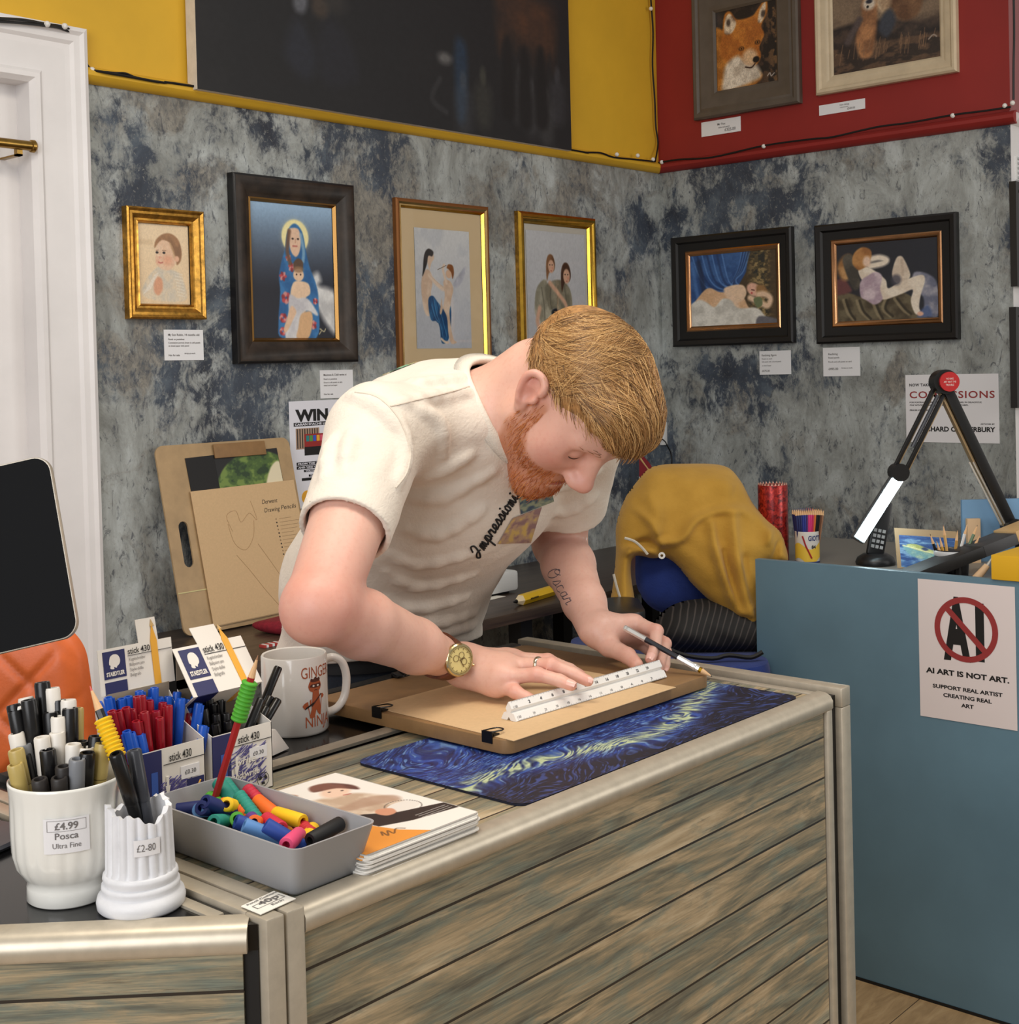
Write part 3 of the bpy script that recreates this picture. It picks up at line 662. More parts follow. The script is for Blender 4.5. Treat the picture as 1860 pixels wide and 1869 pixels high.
def art_mother(asp):
    p = Paint(120, int(120 * asp), (30, 32, 40)); v = p.v
    t = np.clip((v - .35) / .65, 0, 1)[..., None] ** 1.3; p.c = np.array((34, 36, 46)) * (1 - t) + np.array((158, 190, 220)) * t
    cl = np.clip((p.fbm(4, 4, 5, 8) - .40) / .12, 0, 1) * np.clip((p.u - .62) / .12, 0, 1) * np.clip(1 - np.abs(p.v - .22) / .2, 0, 1)
    p.poly([(.72, .46), (.80, .50), (.84, .44), (.82, .40), (1.02, .34), (1.02, .04), (.90, .10), (.78, .24), (.74, .36)], (224, 224, 222), .05, col2=(190, 190, 190))
    p.ell(.53, .76, .165, .165, (240, 228, 164), .06); p.ell(.53, .76, .13, .13, (246, 238, 190), .6, .5)
    p.poly([(.40, .66), (.44, .80), (.53, .86), (.62, .80), (.66, .66), (.70, .54), (.78, .40), (.80, .26), (.76, .0), (.34, .0), (.30, .12), (.33, .34), (.32, .46), (.36, .58)], (58, 120, 176), .012, col2=(42, 96, 150))
    for i, (x, y, r) in enumerate(((.37, .46, .04), (.40, .30, .055), (.36, .15, .045), (.44, .60, .03), (.76, .28, .03), (.35, .05, .04), (.48, .53, .04), (.73, .10, .04))):
        for k in range(6): p.ell(x + math.cos(k + i) * r * .6, y + math.sin(k + i) * r * .5, r * .55, r * .4, ((206, 72, 72), (226, 150, 140), (150, 40, 44))[k % 3], .3, .85, k)
    p.poly([(.45, .78), (.47, .82), (.57, .82), (.60, .74), (.58, .65), (.53, .61), (.47, .66)], (226, 190, 162), .012)
    p.line([(.46, .80), (.43, .66), (.46, .56)], .022, (112, 80, 60), .9); p.line([(.60, .78), (.63, .66), (.62, .58)], .018, (150, 186, 206), .7)
    for x in (.50, .565): p.ell(x, .745, .014, .010, (70, 52, 48), .3)
    p.line([(.50, .69), (.55, .69)], .008, (180, 96, 88), .8); p.line([(.535, .74), (.53, .715)], .006, (196, 146, 120), .8)
    p.poly([(.50, .56), (.56, .60), (.62, .57), (.60, .50), (.52, .50)], (92, 70, 54), .01)
    p.ell(.56, .475, .065, .06, (230, 196, 164), .1); p.ell(.56, .515, .062, .03, (150, 116, 84), .3, .8)
    for x in (.535, .585): p.ell(x, .478, .010, .009, (70, 50, 44), .3)
    p.poly([(.46, .36), (.50, .42), (.58, .43), (.68, .41), (.70, .34), (.64, .30), (.66, .24), (.60, .18), (.52, .20), (.46, .30)], (232, 200, 168), .012)
    p.poly([(.44, .32), (.54, .30), (.66, .30), (.76, .22), (.78, .17), (.62, .20), (.52, .0), (.38, .0), (.42, .16)], (218, 216, 216), .015, col2=(196, 194, 198))
    p.poly([(.46, .24), (.40, .14), (.36, .06), (.40, .05), (.48, .14), (.52, .20)], (226, 190, 158), .012)
    p.poly([(.58, .18), (.70, .20), (.72, .12), (.66, .0), (.52, .0), (.54, .08)], (216, 174, 130), .015)
    p.line([(.80, .03), (.83, .06), (.81, .07), (.86, .05), (.88, .07)], .006, (200, 190, 150), .8); p.grain(.04); return p
def art_seated(asp):      # plain stand-in: a seated pale figure with a blue drape and a child, same colours and size
    p = Paint(130, int(130 * asp), (216, 216, 216)); p.grad((204, 206, 212), (226, 226, 226)); q = p.fbm(5, 5, 4, 2); p.blend(np.clip((q - .5) / .2, 0, 1) * .35, (190, 194, 202))
    W, W2 = (236, 216, 196), (220, 194, 170)
    p.poly([(.04, .34), (.20, .36), (.36, .30), (.40, .04), (.30, .02), (.02, .06)], (196, 198, 204), .05, .7)
    p.poly([(.10, .52), (.14, .62), (.22, .66), (.29, .62), (.30, .54), (.27, .46), (.31, .38), (.30, .30), (.20, .27), (.13, .34)], W, .015, col2=W2)
    p.line([(.25, .61), (.38, .54), (.50, .50), (.60, .515)], .026, W); p.line([(.25, .615), (.40, .55), (.52, .51)], .006, W2, .7)
    p.poly([(.20, .79), (.27, .815), (.33, .79), (.34, .75), (.30, .72), (.27, .68), (.25, .66)], (228, 204, 182), .01); p.poly([(.14, .66), (.17, .78), (.24, .83), (.33, .81), (.31, .77), (.24, .77), (.21, .70), (.13, .60)], (58, 48, 46), .012, col2=(38, 32, 32))
    B1, B2 = (44, 116, 168), (22, 74, 124)
    p.poly([(.22, .40), (.30, .44), (.40, .38), (.50, .33), (.62, .36), (.62, .20), (.56, .07), (.44, .05), (.40, .22), (.26, .24)], B1, .012, col2=B2)
    for l in ([(.30, .42), (.34, .30), (.42, .18), (.46, .06)], [(.38, .38), (.44, .26), (.52, .10)], [(.26, .36), (.32, .26), (.38, .22)], [(.52, .32), (.56, .20), (.56, .10)]): p.line(l, .010, B2, .8); p.line([(x + .02, y) for x, y in l], .006, (86, 156, 204), .6)
    p.poly([(.50, .56), (.56, .58), (.64, .56), (.68, .50), (.64, .42), (.62, .36), (.60, .30), (.62, .18), (.66, .08), (.72, .05), (.62, .04), (.57, .12), (.55, .26), (.48, .34), (.46, .42), (.44, .36), (.42, .30), (.45, .29), (.50, .38), (.52, .46)], W, .012, col2=W2)
    p.line([(.44, .08), (.50, .055), (.56, .05)], .016, W); p.line([(.56, .55), (.50, .66), (.52, .70)], .020, W)
    p.ell(.605, .63, .055, .055, (228, 196, 168), .15); p.poly([(.57, .68), (.60, .71), (.68, .70), (.70, .64), (.67, .59), (.65, .64), (.60, .67)], (182, 122, 64), .012, col2=(150, 92, 44))
    p.poly([(.68, .54), (.78, .62), (.92, .70), (.88, .60), (.76, .52)], (206, 206, 214), .02, col2=(180, 182, 192)); p.line([(.40, .66), (.56, .70)], .004, (120, 100, 84)); p.grain(.03); return p
def art_pair(asp):        # plain stand-in: two children in muted smocks
    p = Paint(130, int(130 * asp), (208, 208, 210)); p.grad((202, 202, 206), (216, 216, 218)); S1, S2, K = (180, 172, 150), (138, 132, 112), (228, 188, 160)
    p.poly([(.30, .30), (.44, .40), (.58, .36), (.62, .02), (.14, .02), (.20, .18)], (48, 52, 62), .015, col2=(30, 34, 44))
    p.poly([(.14, .52), (.22, .60), (.32, .62), (.36, .52), (.40, .36), (.36, .18), (.24, .17), (.20, .30), (.12, .36)], (198, 192, 172), .015, col2=(160, 154, 134))
    p.poly([(.30, .56), (.44, .62), (.60, .62), (.72, .56), (.76, .44), (.72, .26), (.66, .20), (.60, .34), (.48, .40), (.36, .40)], S1, .015, col2=S2)
    for l in ([(.40, .58), (.38, .46), (.42, .38)], [(.62, .60), (.66, .44), (.64, .30)], [(.24, .56), (.28, .40), (.28, .22)], [(.52, .58), (.50, .44)]): p.line(l, .010, (112, 106, 90), .6)
    p.line([(.38, .60), (.52, .52), (.64, .44), (.66, .38)], .026, K); p.line([(.20, .40), (.16, .30), (.20, .24)], .030, K)
    for x, y, r, h1, h2 in ((.40, .735, .062, (160, 116, 80), (128, 88, 58)), (.66, .665, .070, (112, 76, 54), (84, 54, 38))):
        p.poly([(x - 1.1 * r, y - 1.9 * r), (x - 1.2 * r, y + .3 * r), (x - .5 * r, y + 1.35 * r), (x + .6 * r, y + 1.3 * r), (x + 1.2 * r, y + .3 * r), (x + .9 * r, y - .6 * r), (x - .4 * r, y - .9 * r)], h1, .012, col2=h2); p.ell(x + .15 * r, y - .1 * r, .82 * r, 1.15 * r, K, .12)
        for d in (-.2, .45): p.ell(x + d * r, y + .1 * r, .14 * r, .10 * r, (60, 44, 40), .4)
        p.line([(x, y - .65 * r), (x + .3 * r, y - .65 * r)], .005, (190, 96, 88), .8); p.ell(x + .5 * r, y - .3 * r, .25 * r, .25 * r, (226, 150, 126), .5, .5)
    p.grain(.04); return p
def art_sleeper(asp):
    p = Paint(150, int(150 * asp), (72, 58, 40))
    p.poly([(-.1, 1.1), (-.1, .1), (.30, .34), (.55, .5), (.66, .72), (.72, 1.1)], (60, 96, 150), .01, smooth=False, col2=(44, 76, 128))
    for (x0, dep, w) in ((.12, .9, .20), (.28, .62, .24), (.44, .44, .20)):
        pass
    for k in range(7): p.line([(.02 + .06 * k, 1.02), (.10 + .06 * k, .72 - .02 * k), (.22 + .06 * k, .52), (.42 + .02 * k, .50 + .02 * k), (.56 + .012 * k, .74), (.62 + .016 * k, 1.02)], .008 + .004 * (k % 2), ((96, 138, 196), (32, 54, 96))[k % 2], .7)
    p.line([(.02, .9), (.07, .5), (.12, .2)], .02, (84, 126, 186), .6); p.line([(.10, .9), (.16, .5), (.22, .36)], .03, (30, 40, 66), .7)
    n = p.fbm(26, 26, 3, 4); m = np.clip((p.u - .66) * 9, 0, 1) * np.clip((1.0 - p.u) * 12, 0, 1)
    p.blend(m * .85, (84, 74, 50)); p.blend(m * np.clip((n - .52) / .1, 0, 1), (150, 128, 86)); p.blend(m * np.clip((.42 - n) / .1, 0, 1), (44, 44, 40)); 
    p.blend(np.clip((p.u - .86) * 12, 0, 1) * .7, (78, 62, 42))
    p.poly([(-.05, .20), (.04, .34), (.16, .50), (.24, .53), (.34, .47), (.46, .45), (.60, .40), (.66, .28), (.7, .1), (.4, .02), (-.05, .02)], (226, 186, 148), .012, col2=(214, 172, 132))
    p.poly([(.40, .50), (.50, .55), (.62, .54), (.66, .44), (.62, .34), (.52, .30), (.48, .40)], (232, 200, 168), .012)
    p.line([(.43, .47), (.50, .32), (.54, .24)], .035, (234, 202, 172))
    p.ell(.745, .47, .085, .06, (226, 176, 152), .15, 1, -.5); p.poly([(.78, .52), (.86, .52), (.90, .42), (.84, .36), (.78, .40)], (150, 112, 70), .02)
    p.line([(.72, .47), (.75, .46)], .006, (110, 70, 60)); p.ell(.72, .425, .012, .010, (190, 84, 80), .4)
    p.line([(.70, .36), (.82, .28), (.90, .24), (.93, .34), (.86, .40), (.80, .40)], .028, (230, 196, 164)); p.poly([(.74, .34), (.82, .36), (.84, .26), (.78, .22)], (110, 120, 84), .01)
    p.poly([(-.05, .24), (.08, .37), (.18, .34), (.28, .26), (.38, .37), (.48, .34), (.54, .24), (.64, .22), (.76, .22), (.84, .14), (.86, -.05), (-.05, -.05)], (226, 222, 212), .015, col2=(198, 194, 184))
    p.poly([(.80, .10), (1.02, .04), (1.02, -.05), (.78, -.05)], (104, 102, 108), .015); p.grain(.06); return p
def art_recliner(asp):
    p = Paint(150, int(150 * asp), (36, 38, 46)); p.grad((40, 40, 46), (34, 38, 48), 'u')
    p.poly([(-.05, .40), (.14, .36), (.30, .30), (.62, .34), (.76, .26), (.80, .10), (.86, -.05), (-.05, -.05)], (104, 94, 72), .01, col2=(70, 60, 44))
    for (a, b, c) in (((.06, .28), (.10, .12), (.16, .02)), ((.20, .26), (.24, .12), (.32, .02)), ((.36, .24), (.40, .10), (.44, .02)), ((.50, .28), (.46, .14), (.54, .04)), ((.58, .26), (.66, .12), (.72, .06))):
        p.line([a, b, c], .014, (150, 136, 106), .7); p.line([(a[0] + .03, a[1]), (b[0] + .03, b[1]), (c[0] + .02, c[1])], .012, (44, 38, 28), .8)
    p.poly([(-.05, .52), (.06, .56), (.12, .48), (.14, .38), (-.05, .36)], (104, 62, 62), .02); p.poly([(.0, .72), (.08, .86), (.16, .84), (.18, .60), (.06, .54)], (150, 106, 62), .03, col2=(190, 146, 96))
    p.poly([(.06, .80), (.12, .88), (.18, .80), (.22, .62), (.24, .46), (.18, .40), (.12, .54)], (92, 86, 76), .015, col2=(64, 60, 54))
    p.poly([(.78, .58), (.92, .54), (1.0, .40), (1.0, .02), (.88, .06), (.86, .26), (.76, .40)], (160, 158, 168), .015, col2=(104, 108, 128))
    p.poly([(.56, .58), (.60, .76), (.64, .80), (.68, .76), (.74, .56), (.70, .48), (.60, .46)], (226, 212, 192), .01, col2=(206, 188, 168))
    p.line([(.66, .74), (.665, .56)], .014, (188, 168, 148), .7)
    p.poly([(.22, .66), (.28, .70), (.36, .66), (.44, .58), (.50, .50), (.52, .40), (.62, .46), (.76, .52), (.86, .54), (.88, .46), (.84, .30), (.82, .14), (.84, .06), (.78, .06), (.74, .22), (.76, .36), (.66, .32), (.50, .26), (.44, .28), (.36, .40), (.26, .52)], (232, 220, 202), .01, col2=(218, 202, 182))
    p.line([(.34, .70), (.46, .72), (.51, .76), (.44, .80), (.36, .79)], .028, (232, 218, 198))
    p.poly([(.24, .50), (.32, .58), (.40, .62), (.46, .56), (.44, .40), (.46, .26), (.38, .20), (.30, .26), (.24, .32)], (206, 188, 194), .012, col2=(172, 150, 162))
    p.ell(.60, .50, .05, .05, (70, 68, 80), .3, .8); p.poly([(.16, .76), (.18, .88), (.26, .95), (.34, .92), (.36, .84), (.32, .72), (.24, .66), (.20, .68)], (186, 134, 80), .012, col2=(150, 100, 56))
    p.ell(.31, .76, .04, .05, (228, 196, 172), .3); p.poly([(.80, .02), (.90, .16), (.94, .02)], (84, 100, 138), .02); p.ell(.83, .055, .03, .02, (226, 176, 150), .3); p.grain(.05); return p
def art_fox(asp):
    p = Paint(130, int(130 * asp), (38, 32, 30)); n = p.fbm(10, 10, 4, 2); p.blend(np.clip((n - .45) / .2, 0, 1) * .7, (66, 50, 44)); p.blend(np.clip((p.u - .7) * 3, 0, 1) * np.clip((n - .5) / .1, 0, 1) * .8, (140, 104, 66)); p.blend(np.clip(.5 - p.u * 2.5, 0, 1) * .6, (96, 100, 110))
    p.poly([(-.05, .74), (.12, .76), (.30, .60), (.50, .30), (.76, .10), (.5, -.05), (-.05, -.05)], (186, 120, 50), .03, col2=(150, 92, 36))
    p.poly([(.10, .70), (.14, .94), (.24, .98), (.36, .86), (.60, .86), (.70, .93), (.84, 1.04), (.86, .88), (.76, .72), (.80, .60), (.72, .46), (.74, .34), (.66, .24), (.52, .22), (.36, .30), (.16, .34), (.04, .5)], (196, 124, 52), .02, col2=(168, 98, 40))
    for e in ([(.14, .72), (.16, .90), (.24, .95), (.34, .82), (.26, .70)], [(.70, .78), (.74, .92), (.83, 1.0), (.82, .86), (.76, .76)]): p.poly(e, (226, 206, 178), .02, col2=(120, 96, 78)); p.ell(e[1][0] + .05, e[1][1] - .06, .035, .05, (50, 40, 36), .4, .8)
    p.poly([(.16, .32), (.36, .40), (.50, .28), (.66, .24), (.74, .10), (.60, .04), (.12, -.02), (.10, .14)], (226, 214, 196), .05, col2=(190, 176, 158)); p.poly([(.44, .40), (.56, .46), (.68, .38), (.62, .26), (.48, .28)], (230, 208, 180), .05, .7)
    p.ell(.66, .31, .055, .045, (24, 20, 20), .2); p.line([(.64, .26), (.58, .22), (.48, .24)], .01, (60, 40, 34))
    for (x, y) in ((.42, .48), (.69, .52)): p.ell(x, y, .045, .030, (60, 36, 24), .3); p.ell(x, y, .028, .022, (168, 104, 40), .3); p.ell(x, y, .012, .014, (16, 12, 12), .3)
    p.line([(.84, .08), (.88, .11), (.90, .07), (.95, .10)], .008, (210, 200, 190), .7); p.grain(.16, 90, 90); return p
def art_otters(asp):
    p = Paint(150, int(150 * asp), (128, 108, 88)); n = p.fbm(6, 14, 4, 3); p.blend(np.clip((n - .4) / .3, 0, 1) * .6, (94, 78, 66)); p.blend(np.clip((.42 - p.v) * 6, 0, 1), (52, 42, 38)); p.blend(np.clip((.40 - p.v) * 6, 0, 1) * np.clip((n - .5) / .12, 0, 1) * .7, (110, 84, 64))
    p.poly([(-.05, .40), (.20, .44), (.5, .42), (.8, .34), (1.05, .36), (1.05, .22), (.6, .24), (-.05, .26)], (74, 60, 52), .03, col2=(40, 34, 34))
    p.poly([(.56, .52), (.60, .70), (.58, .9), (.62, 1.1), (.80, 1.1), (.88, .84), (.86, .56), (.80, .40), (.66, .38)], (128, 94, 66), .03, col2=(96, 66, 46))
    p.poly([(.38, .62), (.36, .84), (.42, 1.05), (.54, 1.05), (.57, .8), (.56, .56), (.48, .48)], (196, 172, 142), .03, col2=(158, 128, 98))
    p.poly([(.24, .16), (.22, .34), (.28, .46), (.28, .58), (.32, .66), (.40, .66), (.43, .56), (.42, .34), (.38, .14), (.30, .10)], (176, 124, 82), .025, col2=(134, 92, 62)); p.line([(.26, .46), (.14, .28)], .03, (84, 72, 70))
    p.ell(.355, .59, .06, .055, (204, 190, 172), .3); p.ell(.355, .61, .03, .018, (38, 40, 50), .3); p.ell(.34, .565, .012, .012, (20, 18, 18), .3); p.ell(.47, .92, .03, .02, (60, 46, 40), .3)
    p.poly([(.44, .34), (.48, .46), (.56, .50), (.60, .38), (.52, .26)], (58, 62, 72), .03)
    for i in range(40):
        x = p.rng.random(); p.line([(x, .08 + .1 * p.rng.random()), (x + .02, .18 + .1 * p.rng.random())], .004, (136, 104, 78), .6, smooth=False)
    p.line([(.90, .17), (.94, .20), (.97, .18)], .006, (200, 190, 180), .6); p.grain(.12, 90, 90); return p

# --- frames --------------------------------------------------------
gprof = [(0, 0), (0, .021), (.004, .024), (.010, .019), (.016, .020), (.026, .012), (.031, .012), (.034, .015), (.037, .009)]
picture('small gilt frame with a pencil portrait of a baby, nearest the white door', (232, 374.5), (379, 583), 'back', .024, gprof, [GOLD], 0, art_baby)
mprof = [(0, 0), (0, .024), (.006, .028), (.016, .030), (.030, .026), (.046, .017), (.056, .013), (.060, .015), (.066, .007)]
picture('wide dark bronze frame with a haloed mother in blue holding a baby', (427, 313), (657, 660), 'back', .030, mprof, [BLK, DARKB, mat('bronze_gold_edge', (150, 112, 62), .3, .9)], [0, 0, 1, 1, 1, 1, 2, 2], art_mother)
lprof = [(0, 0), (0, .014), (.005, .017), (.010, .017), (.016, .013), (.020, .014), (.026, .006)]
creamm = mat('cream_mount', (226, 204, 166), .7)
picture('narrow gold frame with a cream mount and a blue-draped figure with a child', (723.6, 359.6), (901, 700), 'back', .018, lprof, [mat('brown_gold_edge', (140, 90, 48), .35, .5), GOLDP, GOLDB], [0, 0, 0, 1, 1, 2], art_seated, mount=((.054, .054, .054, .084), creamm), glass=True)
kprof = [(0, 0), (0, .016), (.008, .022), (.016, .023), (.024, .016), (.030, .014), (.036, .006)]
picture('bright gold frame with two children in smocks, partly behind the man’s head', (948, 384), (1096, 690), 'back', .022, kprof, [GOLD, GOLDB], [0, 1, 1, 1, 1, 1], art_pair, mount=((.012, .012, .02, .03), mat('pale_mount', (214, 208, 196), .7)), glass=True)
bprof = [(0, 0), (0, .022), (.006, .026), (.020, .022), (.026, .015), (.052, .011), (.056, .013), (.062, .011), (.070, .004)]
bm = [BLK, mat('black_frame_slope', (16, 15, 15), .45), COPPER]
picture('black frame with a sleeper under blue drapery, left of the two black frames', (1224, 434.7), (1448, 625.5), 'right', .022, bprof, bm, [0, 0, 0, 1, 1, 2, 2, 2], art_sleeper)
picture('black frame with a pale reclining figure, right of the two black frames', (1486, 412), (1749, 619), 'right', .022, bprof, bm, [0, 0, 0, 1, 1, 2, 2, 2], art_recliner)
UMB = mat('taupe_painted_frame', (92, 82, 72), .5, var=.05); CRM = mat('cream_painted_frame', (202, 184, 154), .5, var=.04)
fprof = [(0, 0), (0, .020), (.006, .026), (.018, .026), (.026, .020), (.034, .022), (.062, .013), (.082, .013), (.090, .006)]
picture('wide taupe frame with a fox portrait on the red wall', (1260, -16), (1458.5, 187), 'right', .024, fprof, [UMB], 0, art_fox)
fprof2 = [(0, 0), (0, .020), (.006, .026), (.014, .025), (.020, .018), (.034, .016), (.044, .010), (.052, .010), (.058, .005)]
picture('cream frame with an otter picture on the red wall', (1483, -88), (1745.6, 129.8), 'right', .024, fprof2, [CRM], 0, art_otters)

# large dark unframed canvas resting on the yellow rail
a = ony(360, 162, YW - .045); c = ony(1043, 272, YW - .045)
cv = thing('large_canvas', 'large unframed dark canvas with white edges hung on the yellow wall', 'canvas', (a.x, YW, a.z))
ZB = min(a.z, c.z); W, H = c.x - a.x, 1.05
M = basis((a.x, YW - .006, ZB), (1, 0, 0), (0, 0, 1), (0, -1, 0))
MB().box((0, 0, 0), (W, H, .0395), 0, M).build('stretcher', mat('white_canvas_edge', (214, 208, 198), .7, var=.04, vscale=30), cv, smooth=0)
def art_dark(asp):
    p = Paint(260, int(260 * asp), (27, 27, 29)); n = p.fbm(5, 5, 4, 6); p.blend(np.clip((n - .45) / .3, 0, 1) * .5, (38, 37, 37)); 
    g = lambda x, y: (x, y * .30 / .31)
    s = 1.05 / 1.05
    # pale animal head and draped forms, faint groups of people (only the lower part of the canvas is in view)
    def Y(y): return y
    p.poly([(.19, .14), (.22, .22), (.255, .16), (.26, .10), (.235, .07), (.20, .10)], (40, 43, 54), .02, .7); p.poly([(.27, .18), (.30, .24), (.35, .18), (.36, .09), (.28, .07)], (34, 35, 43), .02, .7)
    p.poly([(.212, .27), (.222, .30), (.242, .295), (.245, .26), (.235, .235), (.215, .24)], (112, 114, 122), .01, .75); p.line([(.215, .29), (.200, .335)], .006, (122, 122, 126), .7); p.line([(.243, .29), (.258, .315)], .006, (104, 104, 108), .7)
    p.ell(.275, .26, .02, .02, (86, 70, 56), .4, .6); p.ell(.31, .28, .03, .02, (58, 54, 50), .5, .6)
    p.poly([(.63, .25), (.662, .25), (.665, .15), (.655, .04), (.632, .05)], (34, 56, 80), .015, .75)
    for (x, y, c) in ((.652, .075, (74, 78, 84)), (.712, .10, (78, 78, 66)), (.83, .13, (70, 70, 72)), (.865, .10, (76, 76, 78)), (.915, .08, (84, 84, 84)), (.955, .15, (74, 74, 80))):
        p.ell(x, y + .075, .010, .018, c, .4, .55); p.poly([(x - .018, y - .07), (x - .026, y + .02), (x - .012, y + .055), (x + .012, y + .055), (x + .026, y + .02), (x + .018, y - .07)], c, .02, .38)
    p.ell(.60, .20, .02, .012, (120, 118, 116), .5, .7); p.line([(.585, .14), (.56, .08), (.60, .05)], .006, (60, 60, 62), .5)
    for i, x in enumerate((.78, .83, .86, .90, .93)):
        p.poly([(x - .025, .42), (x - .015, .25 + .02 * (i % 3)), (x, .28), (x + .015, .24), (x + .028, .42)], (92, 56, 34), .02, .6, col2=(60, 40, 30))
    for (x, y) in ((.79, .22), (.845, .20), (.90, .21)): p.poly([(x - .02, y - .14), (x - .014, y + .05), (x, y + .09), (x + .014, y + .05), (x + .02, y - .14)], (20, 19, 20), .012, .9)
    p.grain(.10, 120, 120); return p
ad = art_dark(H / W); ad.mesh(lambda u, v: M @ Vector((W * u, H * v, .040))).build('painting', vcol_mat('matt_oil_pigment', .62), cv, smooth=0)

# captions
def caption(label, TL, BR, wall, lines, foot=None):
    M, w, h = quad_frame(TL, BR, wall, .002)
    t = thing('caption_card', label, 'caption card', M.translation)
    MB().box((-w / 2, -h / 2, .0004), (w / 2, h / 2, .0022), 0, M).build('card', mat('white_card', (232, 232, 234), .5), t, smooth=0)
    b = MB()
    for s, x, y, hh, al in lines: put_text(b, s, -w / 2 + w * x, -h / 2 + h * y, h=h * hh, M=M, z=.0028, align=al, bold=.012)
    b.build('lettering', INKG, t, smooth=0)
tiny = 'Pencil and pastel on fine paper with'
caption('white caption card below the small gilt baby portrait', (299, 601.6), (372, 657), 'back', [('My Son Robin, 14 months old', .10, .80, .07, 'L'), ('Pastel on pastelmat', .10, .66, .055, 'L'), ('Commission portrait drawn in soft pastels', .10, .55, .05, 'L'), ('on tinted paper with pencil', .10, .45, .05, 'L'), ('Not for sale', .10, .14, .06, 'L'), ('Artist at work', .50, .20, .05, 'L')])
caption('white caption card below the dark bronze frame, beside the man’s shoulder', (584, 676), (645, 725), 'back', [('Madonna & Child series xi', .10, .80, .07, 'L'), ('Pastel on pastelmat', .10, .66, .055, 'L'), ('Drawn in soft pastels on dark', .10, .54, .05, 'L'), ('tinted card and paper', .10, .44, .05, 'L'), ('Not for sale', .10, .12, .06, 'L')])
caption('white caption card below the sleeper picture, left of the two cards under black frames', (1386, 641), (1444, 683), 'right', [('Reclining figure', .08, .78, .08, 'L'), ('Pastel on card', .08, .64, .06, 'L'), ('Soft pastel with coloured pencil', .08, .52, .05, 'L'), ('on tinted paper', .08, .36, .05, 'L'), ('£475.00', .08, .12, .08, 'L')])
caption('white caption card below the reclining picture, right of the two cards under black frames', (1502, 635), (1570, 686), 'right', [('Reclining', .15, .74, .07, 'L'), ('Pastel pencils', .15, .62, .055, 'L'), ('Pencils and soft pastel on card', .15, .48, .05, 'L'), ('£495.00', .15, .22, .08, 'L'), ('Artist at work', .5, .26, .05, 'L')])
caption('white price card below the fox picture on the red wall', (1280, 224), (1352, 239), 'right', [('Mr Fox', .52, .62, .15, 'C'), ('coloured pencil', .44, .42, .1, 'L'), ('£325.00', .60, .16, .19, 'L')])
caption('white price card below the otter picture on the red wall', (1495, 193), (1579, 198), 'right', [('Otter Siblings', .56, .66, .13, 'C'), ('coloured pencil', .46, .44, .1, 'L'), ('£550.00', .62, .18, .18, 'L')])
# commissions notice
M, w, h = quad_frame((1652.5, 684.5), (1824.6, 809.6), 'right', .001)
t = thing('commissions_notice', 'white landscape notice about commissions behind the desk lamp', 'notice', M.translation)
MB().box((-w / 2, -h / 2, .0003), (w / 2, h / 2, .0015), 0, M).build('sheet', mat('notice_white', (228, 226, 228), .35), t, smooth=0)
b = MB()
put_text(b, 'NOW TAKING', -w * .455, h * .33, h=h * .038, M=M, z=.002, bold=.03, spacing=1.15); 
put_text(b, 'FOR PORTRAITS OF PEOPLE, ANIMALS AND SCENES, IN OIL/ACRYLIC', -w * .455, h * .082, h=h * .019, w=w * .78, M=M, z=.002, bold=.03)
put_text(b, 'ON WOOD, CANVAS, BOARD, PAPER OR CARD.', -w * .455, h * .040, h=h * .019, w=w * .64, M=M, z=.002, bold=.03); put_text(b, 'PRICES START AT', -w * .455, -h * .035, h=h * .019, w=w * .22, M=M, z=.002, bold=.03)
put_text(b, 'ARTWORK BY', w * .455, -h * .235, h=h * .022, M=M, z=.002, bold=.02, align='R'); put_text(b, 'RICHARD CANTERBURY', w * .46, -h * .335, h=h * .066, w=w * .80, M=M, z=.002, bold=.035, align='R')
b.build('lettering', INK, t, smooth=0)
b = MB(); put_text(b, 'COMMISSIONS', -w * .455, h * .155, h=h * .098, w=w * .915, M=M, z=.002, bold=.016, spacing=1.12); b.build('red_lettering', mat('red_print', (150, 52, 52)), t, smooth=0); b = MB(); put_text(b, '£180', -w * .20, -h * .035, h=h * .019, M=M, z=.002, bold=.03); b.build('red_lettering', mat('red_print', (150, 52, 52)), t, smooth=0)
# prize-draw poster
M, w, h = quad_frame((527, 733), (715, 930), 'back', .001); a = ony(527, 733, YW - .001); h = a.z - ony(535, 930, YW - .001).z; w = h / 1.414
M = basis((a.x, YW, a.z - h), (1, 0, 0), (0, 0, 1), (0, -1, 0))
t = thing('prize_poster', 'white WIN poster on the back wall, half hidden by the man’s sleeve', 'poster', M.translation)
MB().box((0, 0, .0003), (w, h, .0014), 0, M).build('sheet', mat('poster_white', (226, 226, 234), .4), t, smooth=0)
b = MB(); put_text(b, 'WIN', w * .10, h * .815, h=h * .100, w=w * .56, M=M, z=.002, bold=.05)
for (x, y, ww, hh) in ((.07, .765, .86, .034), (.10, .40, .8, .030), (.10, .365, .8, .030), (.22, .335, .6, .022), (.3, .29, .4, .02), (.18, .255, .6, .026)): b.box((w * x, h * y, .0014), (w * (x + ww), h * (y + hh), .0018), 0, M)
b.box((w * .10, h * .55, .0014), (w * .50, h * .745, .0017), 2, M); b.box((w * .24, h * .49, .0014), (w * .85, h * .69, .002), 0, M); b.box((w * .24, h * .57, .0014), (w * .85, h * .69, .0022), 1, M)
for i, c in enumerate(range(7)): b.box((w * (.27 + .06 * i), h * .62, .0014), (w * (.32 + .06 * i), h * .675, .0025), 3 + i, M)
for i in range(9): b.box((w * (.12 + .042 * i), h * .56, .0014), (w * (.135 + .042 * i), h * .74, .0019), 0, M)
b.lathe([(0, .002), (w * .09, .002), (w * .09, .0014)], 24, 6, M @ T(w * .26, h * .10, 0)); 
